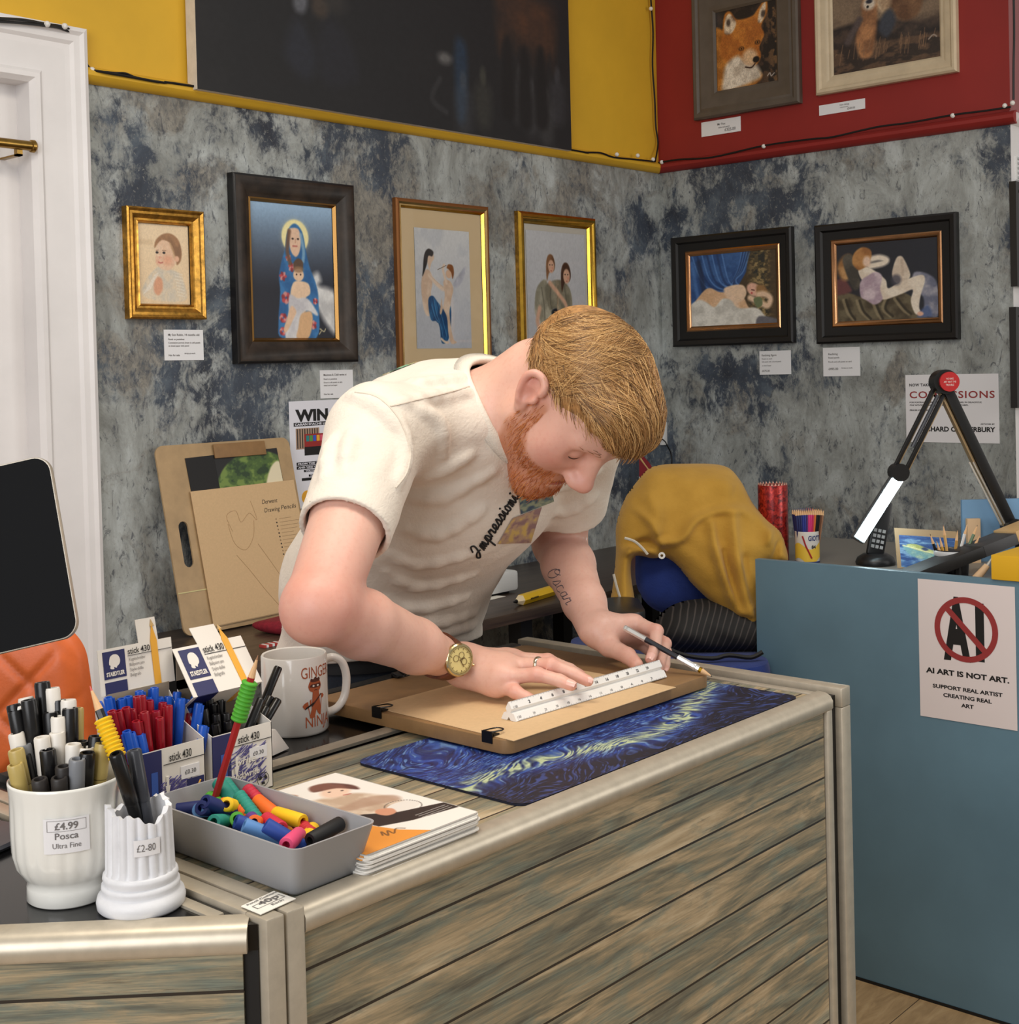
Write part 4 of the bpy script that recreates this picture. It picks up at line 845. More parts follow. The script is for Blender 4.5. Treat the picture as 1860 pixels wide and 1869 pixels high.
b.build('print', [INK, mat('tin_red', (150, 40, 36)), mat('tin_tan', (168, 140, 118)), mat('swatch_teal', (40, 130, 130)), mat('swatch_green', (80, 150, 70)), mat('swatch_blue', (50, 90, 190)), mat('swatch_orange', (232, 170, 50)), mat('swatch_pink', (214, 90, 110)), mat('swatch_yellow', (236, 214, 70)), mat('swatch_brick', (190, 70, 50))], t, smooth=0)
b = MB(); put_text(b, 'CARAN D’ACHE LUMINANCE', w * .085, h * .772, h=h * .020, w=w * .83, M=M, z=.0026, bold=.03)
put_text(b, 'FROM THE 7TH JUNE UNTIL', w * .12, h * .407, h=h * .016, w=w * .76, M=M, z=.0026, bold=.03); put_text(b, 'AND ‘LIKE’ COMMENT & SHARE', w * .12, h * .372, h=h * .016, w=w * .76, M=M, z=.0026, bold=.03); put_text(b, 'YOU WILL BE ENTERED', w * .24, h * .339, h=h * .013, w=w * .5, M=M, z=.0026, bold=.03); put_text(b, 'THE WINNER', w * .32, h * .294, h=h * .012, w=w * .3, M=M, z=.0026, bold=.03)
b.build('white_lettering', mat('poster_white', (226, 226, 234)), t, smooth=0)
# ================================================================== the man: one continuous body grown from blended volumes
class Sdf:
    """ordered list of blended volumes; evaluated only near the surface"""
    def __init__(s): s.ops = []; s.post = None
    def add(s, fn, k=0.01): s.ops.append((1, fn, k)); return s
    def sub(s, fn, k=0.005): s.ops.append((-1, fn, k)); return s
    def __call__(s, P):
        d = np.full(len(P), 10.0)
        for sg, fn, k in s.ops:
            e = fn(P)
            if sg > 0:
                h = np.clip(0.5 + 0.5 * (d - e) / k, 0, 1); d = d * (1 - h) + e * h - k * h * (1 - h)
            else:
                h = np.clip(0.5 - 0.5 * (d + e) / k, 0, 1); d = d * (1 - h) - e * h + k * h * (1 - h)
        if s.post is not None: d = s.post(P, d)
        return d
    def blocks(s, lo, hi, h, B=8, margin=0.012):
        lo = np.array(lo, float); n = np.ceil((np.array(hi) - lo) / (B * h)).astype(int)
        I = np.stack(np.meshgrid(*[np.arange(k) for k in n], indexing='ij'), -1).reshape(-1, 3)
        C = lo + (I + 0.5) * B * h; R = B * h * 0.87
        d = s(C); keep = np.abs(d) < R * 1.25 + margin
        return I[keep], C[keep], d[keep], R
    def mesh(s, lo, hi, h, B=8, margin=0.012):
        I, C, dc, R = s.blocks(lo, hi, h, B, margin); lo = np.array(lo, float)
        g = np.arange(B + 1); off = np.stack(np.meshgrid(g, g, g, indexing='ij'), -1).reshape(-1, 3); m = len(off)
        nb = len(I); D = np.full((nb, m), 10.0)
        run = np.full(nb, 10.0)
        for sg, fn, k in s.ops:
            ec = fn(C)
            act = (ec < dc + 2.6 * R + 2 * k + margin) if sg > 0 else (ec < R * 1.4 + 2 * k + margin)
            ix = np.nonzero(act)[0]
            for c0 in range(0, len(ix), 1500):
                j = ix[c0:c0 + 1500]; P = (lo + (I[j][:, None, :] * B + off[None]) * h).reshape(-1, 3)
                e = fn(P).reshape(len(j), m); d = D[j]
                if sg > 0: t = np.clip(0.5 + 0.5 * (d - e) / k, 0, 1); D[j] = d * (1 - t) + e * t - k * t * (1 - t)
                else: t = np.clip(0.5 - 0.5 * (d + e) / k, 0, 1); D[j] = d * (1 - t) - e * t + k * t * (1 - t)
        if s.post is not None:
            for c0 in range(0, nb, 1500):
                P = (lo + (I[c0:c0 + 1500][:, None, :] * B + off[None]) * h).reshape(-1, 3)
                D[c0:c0 + 1500] = s.post(P, D[c0:c0 + 1500].ravel()).reshape(-1, m)
        D = D.reshape(nb, B + 1, B + 1, B + 1); D[D == 0] = 1e-9
        # one vertex per mixed cell (naive surface nets)
        corn = [D[:, a:B + a, b:B + b, c:B + c] for a in (0, 1) for b in (0, 1) for c in (0, 1)]
        neg = sum((q < 0).astype(np.int8) for q in corn); mixed = (neg > 0) & (neg < 8)
        ib, ii, jj, kk = np.nonzero(mixed); cv = np.stack([q[mixed] for q in corn], -1)
        offs = np.array([(a, b, c) for a in (0, 1) for b in (0, 1) for c in (0, 1)], float)
        acc = np.zeros((len(ib), 3)); cnt = np.zeros(len(ib))
        for a in range(8):
            for b in range(a + 1, 8):
                if np.abs(offs[a] - offs[b]).sum() != 1: continue
                va, vb = cv[:, a], cv[:, b]; x = (va < 0) != (vb < 0); t = np.where(x, va / (va - vb + 1e-30), 0)
                acc += np.where(x[:, None], offs[a] + (offs[b] - offs[a]) * t[:, None], 0); cnt += x
        cell = I[ib] * B + np.stack([ii, jj, kk], -1)
        V = lo + (cell + acc / cnt[:, None]) * h
        S = np.array([1, 1 << 20, 1 << 40], np.int64)
        key = ((cell + 8).astype(np.int64) * S).sum(1); od = np.argsort(key); sk = key[od]
        F = []
        for ax in range(3):
            sl0 = [slice(None)] + [slice(0, B)] * 3; sl1 = list(sl0); sl1[ax + 1] = slice(1, B + 1)
            a_, b_ = D[tuple(sl0)], D[tuple(sl1)]; x = (a_ < 0) != (b_ < 0)
            qb, qi, qj, qk = np.nonzero(x); c0 = I[qb] * B + np.stack([qi, qj, qk], -1); fl = a_[x] < 0
            u, w = [(1, 2), (2, 0), (0, 1)][ax]; q = []
            for du, dw in ((0, 0), (1, 0), (1, 1), (0, 1)):
                c = c0.copy(); c[:, u] -= du; c[:, w] -= dw; kq = ((c + 8).astype(np.int64) * S).sum(1)
                p = np.clip(np.searchsorted(sk, kq), 0, len(sk) - 1); q.append(np.where(sk[p] == kq, od[p], -1))
            q = np.stack(q, -1); q[~fl] = q[~fl][:, ::-1]; F.append(q[(q >= 0).all(1)])
        return V, np.concatenate(F)
    def project(s, P, it=4):
        """move points on to the surface"""
        P = np.array(P, float)
        for _ in range(it):
            d = s(P); n = s.normal(P); P = P - n * d[:, None]
        return P, s.normal(P)
    def normal(s, P, e=0.0015):
        g = np.stack([s(P + np.eye(3)[a] * e) - s(P - np.eye(3)[a] * e) for a in range(3)], -1)
        return g / (np.linalg.norm(g, axis=1, keepdims=True) + 1e-12)
    def march(s, px, py, t0=0.9, t1=2.6):
        """first hit of the line of sight through a pixel"""
        o = np.array(CAM); d = np.array(ray(px, py)); t = t0
        for _ in range(200):
            v = s((o + d * t)[None])[0]
            if v < 0.0004: return o + d * t
            t += max(v * 0.8, 0.0008)
            if t > t1: return None
A3 = lambda p: np.array(tuple(p), float)
def cone(a, b, ra, rb=None):
    a, b = A3(a), A3(b); rb = ra if rb is None else rb; ab = b - a; L2 = ab @ ab + 1e-12
    def f(P):
        w = P - a; t = np.clip(w @ ab / L2, 0, 1); return np.linalg.norm(w - t[:, None] * ab, axis=1) - (ra + (rb - ra) * t)
    return f
def ellip(c, r, R=None):
    c = A3(c); r = np.array(r, float); R = np.eye(3) if R is None else np.array(R, float)   # rows of R are the axes
    def f(P):
        q = (P - c) @ R.T; k0 = np.linalg.norm(q / r, axis=1); k1 = np.linalg.norm(q / (r * r), axis=1)
        return np.where(k1 < 1e-9, -r.min(), k0 * (k0 - 1) / (k1 + 1e-12))
    return f
def ecap(a, b, ra, rb, xd):
    """tapered capsule with elliptic section: (half width along xd, half depth)"""
    a, b = A3(a), A3(b); n = b - a; L = np.linalg.norm(n); n = n / L; x = A3(xd); x = x - n * (x @ n); x /= np.linalg.norm(x); y = np.cross(n, x)
    def f(P):
        w = P - a; tz = w @ n; t = np.clip(tz / L, 0, 1); ex = tz - t * L
        rx = ra[0] + (rb[0] - ra[0]) * t; ry = ra[1] + (rb[1] - ra[1]) * t; rz = np.minimum(rx, ry)
        u, v = w @ x, w @ y; k0 = np.sqrt((u / rx) ** 2 + (v / ry) ** 2 + (ex / rz) ** 2); k1 = np.sqrt((u / rx ** 2) ** 2 + (v / ry ** 2) ** 2 + (ex / rz ** 2) ** 2)
        return np.where(k1 < 1e-9, -rz, k0 * (k0 - 1) / (k1 + 1e-12))
    return f
def plane(p, n):
    p, n = A3(p), A3(n); n = n / np.linalg.norm(n)
    return lambda P: (P - p) @ n
def mesh_obj(name, V, F, mats, parent, smooth=True):
    me = bpy.data.meshes.new(name); me.vertices.add(len(V)); me.vertices.foreach_set('co', np.asarray(V, np.float32).ravel())
    me.loops.add(F.size); me.loops.foreach_set('vertex_index', F.ravel().astype(np.int32)); me.polygons.add(len(F))
    me.polygons.foreach_set('loop_start', np.arange(0, F.size, F.shape[1], dtype=np.int32))
    me.update(calc_edges=True); me.validate()
    for m in (mats if isinstance(mats, (list, tuple)) else [mats]): me.materials.append(m)
    me.polygons.foreach_set('use_smooth', np.ones(len(me.polygons), bool) if smooth else np.zeros(len(me.polygons), bool))
    o = bpy.data.objects.new(name, me); COL.objects.link(o)
    if parent is not None: o.parent = parent; o.matrix_parent_inverse = parent.matrix_basis.inverted()
    return o
def relax(V, F, it=2, w=0.5):
    """light smoothing of the grid steps"""
    e = np.concatenate([F[:, [0, 1]], F[:, [1, 2]], F[:, [2, 3]], F[:, [3, 0]]]); e = np.concatenate([e, e[:, ::-1]])
    cnt = np.bincount(e[:, 0], minlength=len(V)).astype(float)
    for _ in range(it):
        av = np.stack([np.bincount(e[:, 0], V[e[:, 1], k], len(V)) for k in range(3)], -1) / np.maximum(cnt, 1)[:, None]
        V = V + (av - V) * w
    return V
def strands(name, curves, r, mats, parent, seg=3):
    """many fine tapered hairs as one mesh; curves: (n, m, 3)"""
    C = np.asarray(curves, float); n, m, _ = C.shape
    t = np.gradient(C, axis=1); t /= np.linalg.norm(t, axis=2, keepdims=True) + 1e-12
    ref = np.where(np.abs(t[..., 2:3]) > 0.9, np.array([1., 0, 0]), np.array([0, 0, 1.])); u = np.cross(t, ref); u /= np.linalg.norm(u, axis=2, keepdims=True) + 1e-12; w = np.cross(t, u)
    rad = (r if np.ndim(r) else np.full(n, r))[:, None] * np.linspace(1, 0.25, m)[None] ** 0.8
    V = np.stack([C + (u * math.cos(2 * PI * k / seg) + w * math.sin(2 * PI * k / seg)) * rad[..., None] for k in range(seg)], 2)   # n,m,seg,3
    idx = np.arange(n * m * seg).reshape(n, m, seg); q = np.stack([idx[:, :-1, :], np.roll(idx, -1, 2)[:, :-1, :], np.roll(idx, -1, 2)[:, 1:, :], idx[:, 1:, :]], -1).reshape(-1, 4)
    return mesh_obj(name, V.reshape(-1, 3), q, mats, parent)

# --- skeleton: where each joint is in the room -----------------------
HP = at(694, 1222, 2.13); W1 = at(712, 1050, 2.06); CH = at(814, 880, 1.94); NB = at(918, 748, 1.845)
SR = at(690, 792, 1.71); ER = at(582, 1106, 1.49); WR = onz(836, 1211, 1.060)
SL = at(1052, 796, 1.98); EL = at(1020, 990, 2.13); WL = at(1088, 1150, 1.90)
LX = (SL - SR).normalized()                                   # across the shoulders, towards the left one
# head frame: X = his right, Y = forward, Z = up
pit = math.radians(66); yw = math.radians(0.0); rl = math.radians(0.0)
HF = Vector((math.sin(yw) * math.cos(pit), -math.cos(yw) * math.cos(pit), -math.sin(pit)))
HR0 = Vector((-math.cos(yw), -math.sin(yw), 0)); HU0 = HR0.cross(HF)
HR = HR0 * math.cos(rl) + HU0 * math.sin(rl); HU = HR.cross(HF)
HC = at(1041, 726, 1.765)
HM = np.array([tuple(HR), tuple(HF), tuple(HU)])              # rows are the axes
HS = 0.925
def hp(x, y, z): return HC + (HR * x + HF * y + HU * z) * HS
def hE(c, r, R=None): return ellip(hp(*c), np.array(r) * HS, HM if R is None else np.array(R) @ HM)
def hC(a, b, ra, rb=None): return cone(hp(*a), hp(*b), ra * HS, None if rb is None else rb * HS)

def add_head(S):
    S.add(hE((0, -.014, .038), (.0745, .096, .081)), .02)                # cranium
    S.add(hE((0, .030, -.012), (.064, .066, .080)), .035)                # face
    S.add(hE((0, .050, .046), (.056, .040, .042)), .03)                  # forehead
    for sx in (-1, 1):
        S.add(hC((sx * .056, .004, -.050), (sx * .022, .080, -.106), .022, .020), .03)   # jaw
        S.add(hE((sx * .040, .060, -.026), (.026, .020, .030)), .04)    # cheek
        S.add(hC((sx * .014, .093, .026), (sx * .046, .076, .027), .0105, .0085), .016)  # brow ridge
    S.add(hC((-.012, .078, -.108), (.012, .078, -.108), .022), .025)     # chin
    S.add(hE((0, .072, -.072), (.032, .026, .028)), .02)                 # mouth mound
    for sx in (-1, 1):
        S.sub(hE((sx * .034, .100, .004), (.024, .0165, .016)), .014)     # eye socket
        S.add(hE((sx * .0325, .0765, .002), (.0145, .0140, .0130)), .004)   # lidded eye
    S.add(hC((0, .088, .018), (0, .117, -.028), .0100, .0120), .014)     # nose bridge
    S.add(hE((0, .120, -.032), (.0120, .0120, .0115)), .010)             # nose tip
    for sx in (-1, 1):
        S.add(hE((sx * .0135, .107, -.038), (.0085, .0135, .0090)), .011)   # nostril wing
    S.add(hC((-.018, .0945, -.0675), (.018, .0945, -.0675), .0048), .006)   # lips
    S.add(hC((-.014, .094, -.0775), (.014, .094, -.0775), .0055), .006)
    S.sub(hC((-.024, .1015, -.0722), (.024, .1015, -.0722), .0022), .004)
    for sx in (-1, 1):                                                   # ears
        R = np.array(((.94, .30 * sx * -1, .0), (.30 * sx, .94, .0), (0, 0, 1.0)))
        tilt = 0.22; ct, st_ = math.cos(tilt), math.sin(tilt)
        E = lambda y, z: (sx * (.078 + max(0, -y) * .28), y * ct - z * st_ - .006, y * st_ + z * ct + .002)
        S.add(hE(E(-.008, -.002), (.0065, .0165, .028)), .008)
        hel = [(.010, .012), (.008, .024), (-.004, .031), (-.017, .028), (-.023, .016), (-.021, .002), (-.015, -.012), (-.008, -.022)]
        hel = spline(hel, 4, False)
        for a, b in zip(hel[:-1], hel[1:]):
            A, Bq = E(*a), E(*b); S.add(hC((A[0] + sx * .005, A[1], A[2]), (Bq[0] + sx * .005, Bq[1], Bq[2]), .0037), .0045)
        A = E(-.004, -.028); S.add(hE(A, (.0055, .0085, .0095)), .007)    # lobe
        A = E(-.003, -.002); S.sub(hE((A[0] + sx * .009, A[1], A[2]), (.0070, .0070, .0110)), .006)   # concha
        A = E(.008, -.004); S.add(hE((A[0] + sx * .004, A[1], A[2]), (.004, .0045, .006)), .006)        # tragus

def add_arms(S):
    mid = SR.lerp(ER, .5); S.add(cone(SR, mid, .054, .0455), .02); S.add(cone(mid, ER, .0455, .0390), .01)
    S.add(ellip(ER + Vector((-.004, .004, -.006)), (.034, .034, .034)), .015)
    f1 = ER.lerp(WR, .28); f2 = ER.lerp(WR, .66)
    S.add(cone(ER, f1, .0385, .0395), .012); S.add(cone(f1, f2, .0395, .0325), .01)
    S.add(ecap(f2, WR, (.0325, .0310), (.0285, .0215), (.25, .96, .0)), .015)
    mid = SL.lerp(EL, .5); S.add(cone(SL, mid, .053, .046), .02); S.add(cone(mid, EL, .046, .041), .01)
    f1 = EL.lerp(WL, .28); f2 = EL.lerp(WL, .70)
    S.add(cone(EL, f1, .0405, .0405), .012); S.add(cone(f1, f2, .0405, .0300), .01)
    S.add(ecap(f2, WL, (.0300, .0280), (.0265, .0215), RGT), .015)

RH = dict(  # right hand, palm down: base knuckle, middle joint, end joint, tip  (pixel, height above the floor)
    little=[onz(907, 1249, 1.0440), onz(940, 1262, 1.0410), onz(962, 1274, 1.0350), onz(976, 1280, 1.0320)],
    ring=[onz(924, 1236, 1.0550), onz(980, 1231, 1.0610), onz(1022, 1242, 1.0545), onz(1043, 1251, 1.0500)],
    middle=[onz(934, 1214, 1.0640), onz(1006, 1214, 1.0690), onz(1046, 1230, 1.0580), onz(1073, 1243, 1.0500)],
    index=[onz(938, 1203, 1.0620), onz(1000, 1206, 1.0600), onz(1040, 1222, 1.0480), onz(1060, 1232, 1.0380)],
    thumb=[onz(890, 1212, 1.0420), onz(935, 1206, 1.0350), onz(965, 1207, 1.0320)])
LH = dict(  # left hand holding the pencil over the ruler's end (pixel, distance)
    index=[at(1160, 1138, 1.905), at(1198, 1152, 1.875), at(1196, 1182, 1.845), at(1187, 1203, 1.825)],
    middle=[at(1170, 1146, 1.925), at(1213, 1175, 1.895), at(1204, 1208, 1.850), at(1200, 1231, 1.822)],
    ring=[at(1168, 1156, 1.945), at(1214, 1190, 1.915), at(1213, 1212, 1.870), at(1212, 1227, 1.845)],
    little=[at(1160, 1168, 1.955), at(1196, 1196, 1.930), at(1194, 1210, 1.895), at(1188, 1218, 1.880)],
    thumb=[at(1112, 1180, 1.880), at(1146, 1197, 1.845), at(1162, 1213, 1.820)])
def add_hand(S, H, W, rs, palm, back):
    order = ('index', 'middle', 'ring', 'little')
    mc = [H[f][0] for f in order]
    for f, r in zip(order, rs):
        wr = W.lerp(H[f][0], .18); S.add(cone(wr, H[f][0], palm[0], palm[1]), .012)        # metacarpals
    for i in range(3): S.add(cone(mc[i].lerp(W, .12), mc[i + 1].lerp(W, .12), palm[1]), .008)
    S.add(cone(W.lerp((mc[1] + mc[2]) / 2, .1), (mc[1] + mc[2]) / 2, palm[0] * 1.1, palm[1]), .014)
    for f, r in zip(order, rs):
        a, b, c, d = H[f]
        S.add(cone(a, b, r * 1.14, r * 1.02), .0045); S.add(cone(b, c, r * 1.02, r * .90), .003); S.add(cone(c, d, r * .90, r * .80), .003)
        S.add(ellip(b, (r * 1.08,) * 3), .003)
    a, b, c = H['thumb']; r = rs[0] * 1.16
    th = W.lerp(a, .35)
    S.add(cone(th, a, palm[0] * .95, r * 1.35), .012); S.add(cone(a, b, r * 1.3, r * 1.05), .006); S.add(cone(b, c, r * 1.05, r * .86), .004)
BODY = Sdf()
BODY.add(ecap(HP.lerp(W1, .25), W1, (.120, .075), (.138, .090), LX), .03); BODY.add(ecap(W1, CH, (.138, .090), (.165, .102), LX), .04)
BODY.add(ecap(CH, NB.lerp(CH, .25), (.170, .105), (.120, .075), LX), .04)
for s_ in (SR, SL): BODY.add(cone(NB.lerp(CH, .3), s_, .066, .056), .03)
add_arms(BODY)
HB = hp(0, -.045, -.045)
BODY.add(ecap(NB + (HB - NB) * -.12, HB, (.062, .062), (.055, .060), LX), .025)
BODY.add(cone(NB.lerp(SR, .15), HB, .045, .036), .03); BODY.add(cone(NB.lerp(SL, .15), HB, .045, .036), .03)
add_head(BODY)
add_hand(BODY, RH, WR, (.0088, .0090, .0088, .0082), (.0215, .0135), None)
BODY.add(cone(WR.lerp(RH['little'][0], .25), RH['little'][0], .0215, .0150), .012)
add_hand(BODY, LH, WL, (.0092, .0090, .0086, .0078), (.0190, .0130), None)

def skin_mat():
    k = NT('fair_skin'); v = k.obj()
    n1 = k.noise(v, 18.0, 5, 0.6); n2 = k.noise(v, 160.0, 3, 0.6)
    a = k.n('ShaderNodeVertexColor'); a.layer_name = 'pigment'
    c = k.mix(k.ramp(n1, [(0.35, 0.0), (0.7, 0.35)]), a.outputs[0], (222, 182, 162))
    c = k.mix(k.ramp(n2, [(0.5, 0.0), (0.75, 0.22)]), c, (196, 126, 108))
    k.l(c, k.b.inputs['Base Color']); k.b.inputs['Roughness'].default_value = 0.48
    k.b.inputs['Subsurface Weight'].default_value = 0.18; k.b.inputs['Subsurface Radius'].default_value = (1.0, 0.35, 0.2); k.b.inputs['Subsurface Scale'].default_value = 0.006
    k.bump(n2, 0.12, 0.0008); return k.m
SKIN = skin_mat()
man = thing('person', 'bearded person in a cream printed T-shirt leaning over the board with pencil and ruler', 'person', (1.42, 1.62, 0))
V, F = BODY.mesh((0.84, 0.92, 0.86), (1.82, 1.76, 1.60), 0.0022)
V = relax(V, F, 2, 0.4)
body = mesh_obj('body', V, F, SKIN, man)
# skin pigment: ruddy cheeks, nose, ears, elbows and knuckles; ginger stubble under the beard
def blotch(c, r): return np.exp(-(np.linalg.norm(V - A3(c), axis=1) / r) ** 2)
pig = np.tile(np.array((216, 170, 152.)), (len(V), 1)); red = np.array((204, 124, 108.))
rw = sum(blotch(c, r) * w for c, r, w in [(hp(s_ * .045, .075, -.02), .035, .6) for s_ in (-1, 1)] + [(hp(0, .125, -.03), .02, .45), (hp(.085, -.015, .0), .03, .6), (hp(-.085, -.015, .0), .03, .6), (ER, .06, .7), (EL, .05, .4)] + [(p, .011, .6) for H in (RH, LH) for q in H.values() for p in (q[0], q[1], q[-1])])
rw = np.clip(rw, 0, .85)[:, None]; pig = pig * (1 - rw) + red * rw
qh = (V - A3(HC)) @ HM.T / HS
def beard_weight(q):
    x, y, z = np.abs(q[:, 0]), q[:, 1], q[:, 2]
    cheek = np.interp(y, [-.03, .008, .022, .034, .055, .085, .11], [-.02, .016, .010, -.036, -.052, -.054, -.054])
    back = np.interp(z, [-.14, -.09, -.05, .0, .03], [.035, .012, .002, .010, .016])
    w = np.clip((cheek - z) / .012 + .5, 0, 1) * np.clip((y - back) / .010 + .5, 0, 1)
    tash = np.clip(1 - np.abs(z + .058) / .011, 0, 1) * (y > .07) * (x < .038) * (y < .112)
    w = np.maximum(w, np.clip(tash * 2, 0, 1))
    lips = (x < .021) & (z > -.081) & (z < -.067) & (y > .075)
    return np.where(lips | (np.abs(z) > .15) | (x > .09) | (y > .125), 0, w)
bw = (beard_weight(qh) * .8)[:, None]; pig = pig * (1 - bw) + np.array((176, 104, 66.)) * bw
pl = np.array([lin((r_, g_, b_)) for r_, g_, b_ in pig]); ca = body.data.color_attributes.new('pigment', 'FLOAT_COLOR', 'POINT')
if len(body.data.vertices) == len(pl): ca.data.foreach_set('color', pl.astype(np.float32).ravel())
# ------------------------------------------------------------------ clothes
LXp = LX
SHIRT = Sdf()
SHIRT.add(ecap(HP + Vector((0, 0, -.05)), HP, (.176, .130), (.174, .126), LX), .02)
SHIRT.add(ecap(HP, W1, (.172, .124), (.168, .120), LX), .04); SHIRT.add(ecap(W1, CH, (.168, .120), (.184, .124), LX), .05)
SHIRT.add(ecap(CH, NB.lerp(CH, .30), (.182, .120), (.130, .092), LX), .05)
SHIRT.add(ellip(CH.lerp(NB, .45) + Vector((0, .05, .045)), (.165, .09, .083)), .05)       # upper back
for s_ in (SR, SL): SHIRT.add(cone(NB.lerp(CH, .28) + Vector((0, .012, .012)), s_, .072, .061), .035)
HR_ = SR.lerp(ER, .60); HL_ = SL.lerp(EL, .62)
SHIRT.add(cone(SR, HR_ + (ER - SR).normalized() * .05, .0620, .0535), .022); SHIRT.add(cone(SL, HL_ + (EL - SL).normalized() * .05, .066, .064), .03)
# creases: ridges following the folds
base_shirt = Sdf(); base_shirt.ops = list(SHIRT.ops)
def fold(px, r=.0085, k=.011, sink=.0020):
    pts = [base_shirt.march(*p) for p in spline(px, 3, False)]; run = []; runs = []
    for p in pts:
        if p is None or (run and np.linalg.norm(p - run[-1]) > .045):
            runs.append(run); run = []
        if p is not None: run.append(p)
    pts = [p for p in max(runs + [run], key=len) if not (np.linalg.norm(p - A3(HR_)) < .10 and (p - A3(HR_)) @ A3((ER - SR).normalized()) > -.030)]
    if len(pts) < 3: return
    n = base_shirt.normal(np.array(pts)); pts = [p - m * sink for p, m in zip(pts, n)]
    for i, (a, b) in enumerate(zip(pts[:-1], pts[1:])):
        e = min(i, len(pts) - 2 - i) / (len(pts) / 2.0); q = .55 + .45 * min(1, e * 2)
        SHIRT.add(cone(a, b, r * q), k)
for px in ([(724, 760), (742, 820), (726, 880)], [(700, 880), (660, 940), (640, 975)], [(720, 900), (690, 930), (676, 985)], [(605, 800), (590, 870), (600, 930)], [(640, 790), (630, 860), (640, 920)],
           [(740, 880), (800, 860), (860, 830)], [(745, 905), (810, 905), (900, 860)], [(720, 960), (800, 975), (880, 930)], [(700, 1000), (760, 1030), (860, 1010)], [(690, 1030), (760, 1070), (860, 1050)],
           [(650, 1050), (740, 1110), (850, 1090)], [(700, 1120), (780, 1140), (866, 1120)], [(760, 745), (800, 770), (812, 830)], [(720, 735), (790, 725), (850, 715)], [(735, 680), (770, 700), (840, 690)],
           [(990, 925), (1030, 935), (1085, 905)], [(1010, 890), (1050, 880), (1090, 860)], [(640, 720), (690, 740), (720, 780)], [(535, 1000), (545, 1040), (540, 1090)], [(780, 1160), (830, 1150), (868, 1140)]):
    fold(px)
def shirt_post(P, d):
    fold_noise = 0.0012 * np.sin(P[:, 0] * 55 + 3 * np.sin(P[:, 2] * 40)) * np.sin(P[:, 2] * 48 + P[:, 1] * 30 + 2 * np.sin(P[:, 0] * 25))
    hw = np.minimum(np.abs((P - A3(HR_)) @ A3((ER - SR).normalized())), np.abs((P - A3(HL_)) @ A3((EL - SL).normalized())))
    d = d + fold_noise * np.clip(hw / .06, 0, 1)
    d = np.maximum(d, -(d + 0.0068))                                             # cloth thickness
    spine = A3((W1 - HP).normalized())
    d = np.maximum(d, -((P - A3(HP + Vector((0, 0, .0)))) @ np.array((.03, .16, .98)) - .030))     # bottom hem
    for hm, jn in ((HR_, (ER - SR)), (HL_, (EL - SL))):
        n = A3(jn.normalized()); near = np.linalg.norm(P - A3(hm), axis=1) < .13
        d = np.where(near, np.maximum(d, (P - A3(hm)) @ n), d)                  # sleeve hems
    nk = A3((HB - NB).normalized()); c = A3(NB + (HB - NB) * .02)
    r = P - c; ax = r @ nk; rad = np.linalg.norm(r - ax[:, None] * nk, axis=1)
    d = np.where(ax > -.09, np.maximum(d, .0755 + .02 * np.clip(-ax, 0, .09) / .09 * -1 - rad), d)    # neck opening
    return d
SHIRT.post = shirt_post
def cloth_mat(name, c, c2, sc=260.0):
    k = NT(name); v = k.obj(); n = k.noise(v, 9.0, 5, 0.6)
    k.l(k.ramp(n, [(0.3, c), (0.7, c2)]), k.b.inputs['Base Color']); k.b.inputs['Roughness'].default_value = 0.85
    k.b.inputs['Sheen Weight'].default_value = 0.15
    h = k.math('ADD', k.math('MULTIPLY', k.noise(v, sc, 2, 0.5), 0.4), k.noise(k.mapping(v, (1, 1, 1.6)), 34.0, 4, 0.6, 0.8)); k.bump(h, 0.5, 0.0026); return k.m
CREAM = cloth_mat('cream_cotton', (218, 207, 192), (228, 219, 206))
V, F = SHIRT.mesh((0.84, 0.98, 0.86), (1.76, 1.80, 1.58), 0.0030, margin=.010)
V = relax(V, F, 2, 0.45)
shirt = mesh_obj('t_shirt', V, F, CREAM, man)
bvh = BVHTree.FromPolygons([tuple(v) for v in V], [tuple(f) for f in F])
bodyb = None
# ribbed collar
nk = (HB - NB).normalized(); cc = NB + (HB - NB) * .02; e1 = LX; e1 = (e1 - nk * e1.dot(nk)).normalized(); e2 = nk.cross(e1)
pts = []
for i in range(56):
    a = 2 * PI * i / 56; dr = e1 * math.cos(a) + e2 * math.sin(a)
    # the neckline edge: drop along the neck axis until the shirt surface is met
    best = None
    for s_ in np.linspace(.05, -.11, 65):
        p = cc + nk * s_ + dr * (.0785 - .02 * max(0, -s_) / .09)
        if base_shirt(np.array([tuple(p)]))[0] < 0.001: best = p; break
    if best is not None: pts.append(best)
pts = [p for p in pts]
sm = [(pts[i - 2] + pts[i - 1] + pts[i] + pts[(i + 1) % len(pts)] + pts[(i + 2) % len(pts)]) / 5 for i in range(len(pts))]
b = MB()
vs = []; n = len(sm)
for i, p in enumerate(sm):
    q = p - cc; ax = q.dot(nk); r_ = (q - nk * ax).normalized()
    for (dx, dz) in ((.0035, -.010), (.0025, .001), (.000, .0035), (-.0035, .002), (-.004, -.008)): vs.append(p + r_ * (dx + .012 * (dz < -.009 and dx > 0)) + nk * dz)
b.add(vs, [(i * 5 + k, ((i + 1) % n) * 5 + k, ((i + 1) % n) * 5 + (k + 1) % 5, i * 5 + (k + 1) % 5) for i in range(n) for k in range(5)])
b.build('collar', cloth_mat('cream_rib', (220, 210, 194), (228, 220, 206), 500.0), shirt, smooth=180)
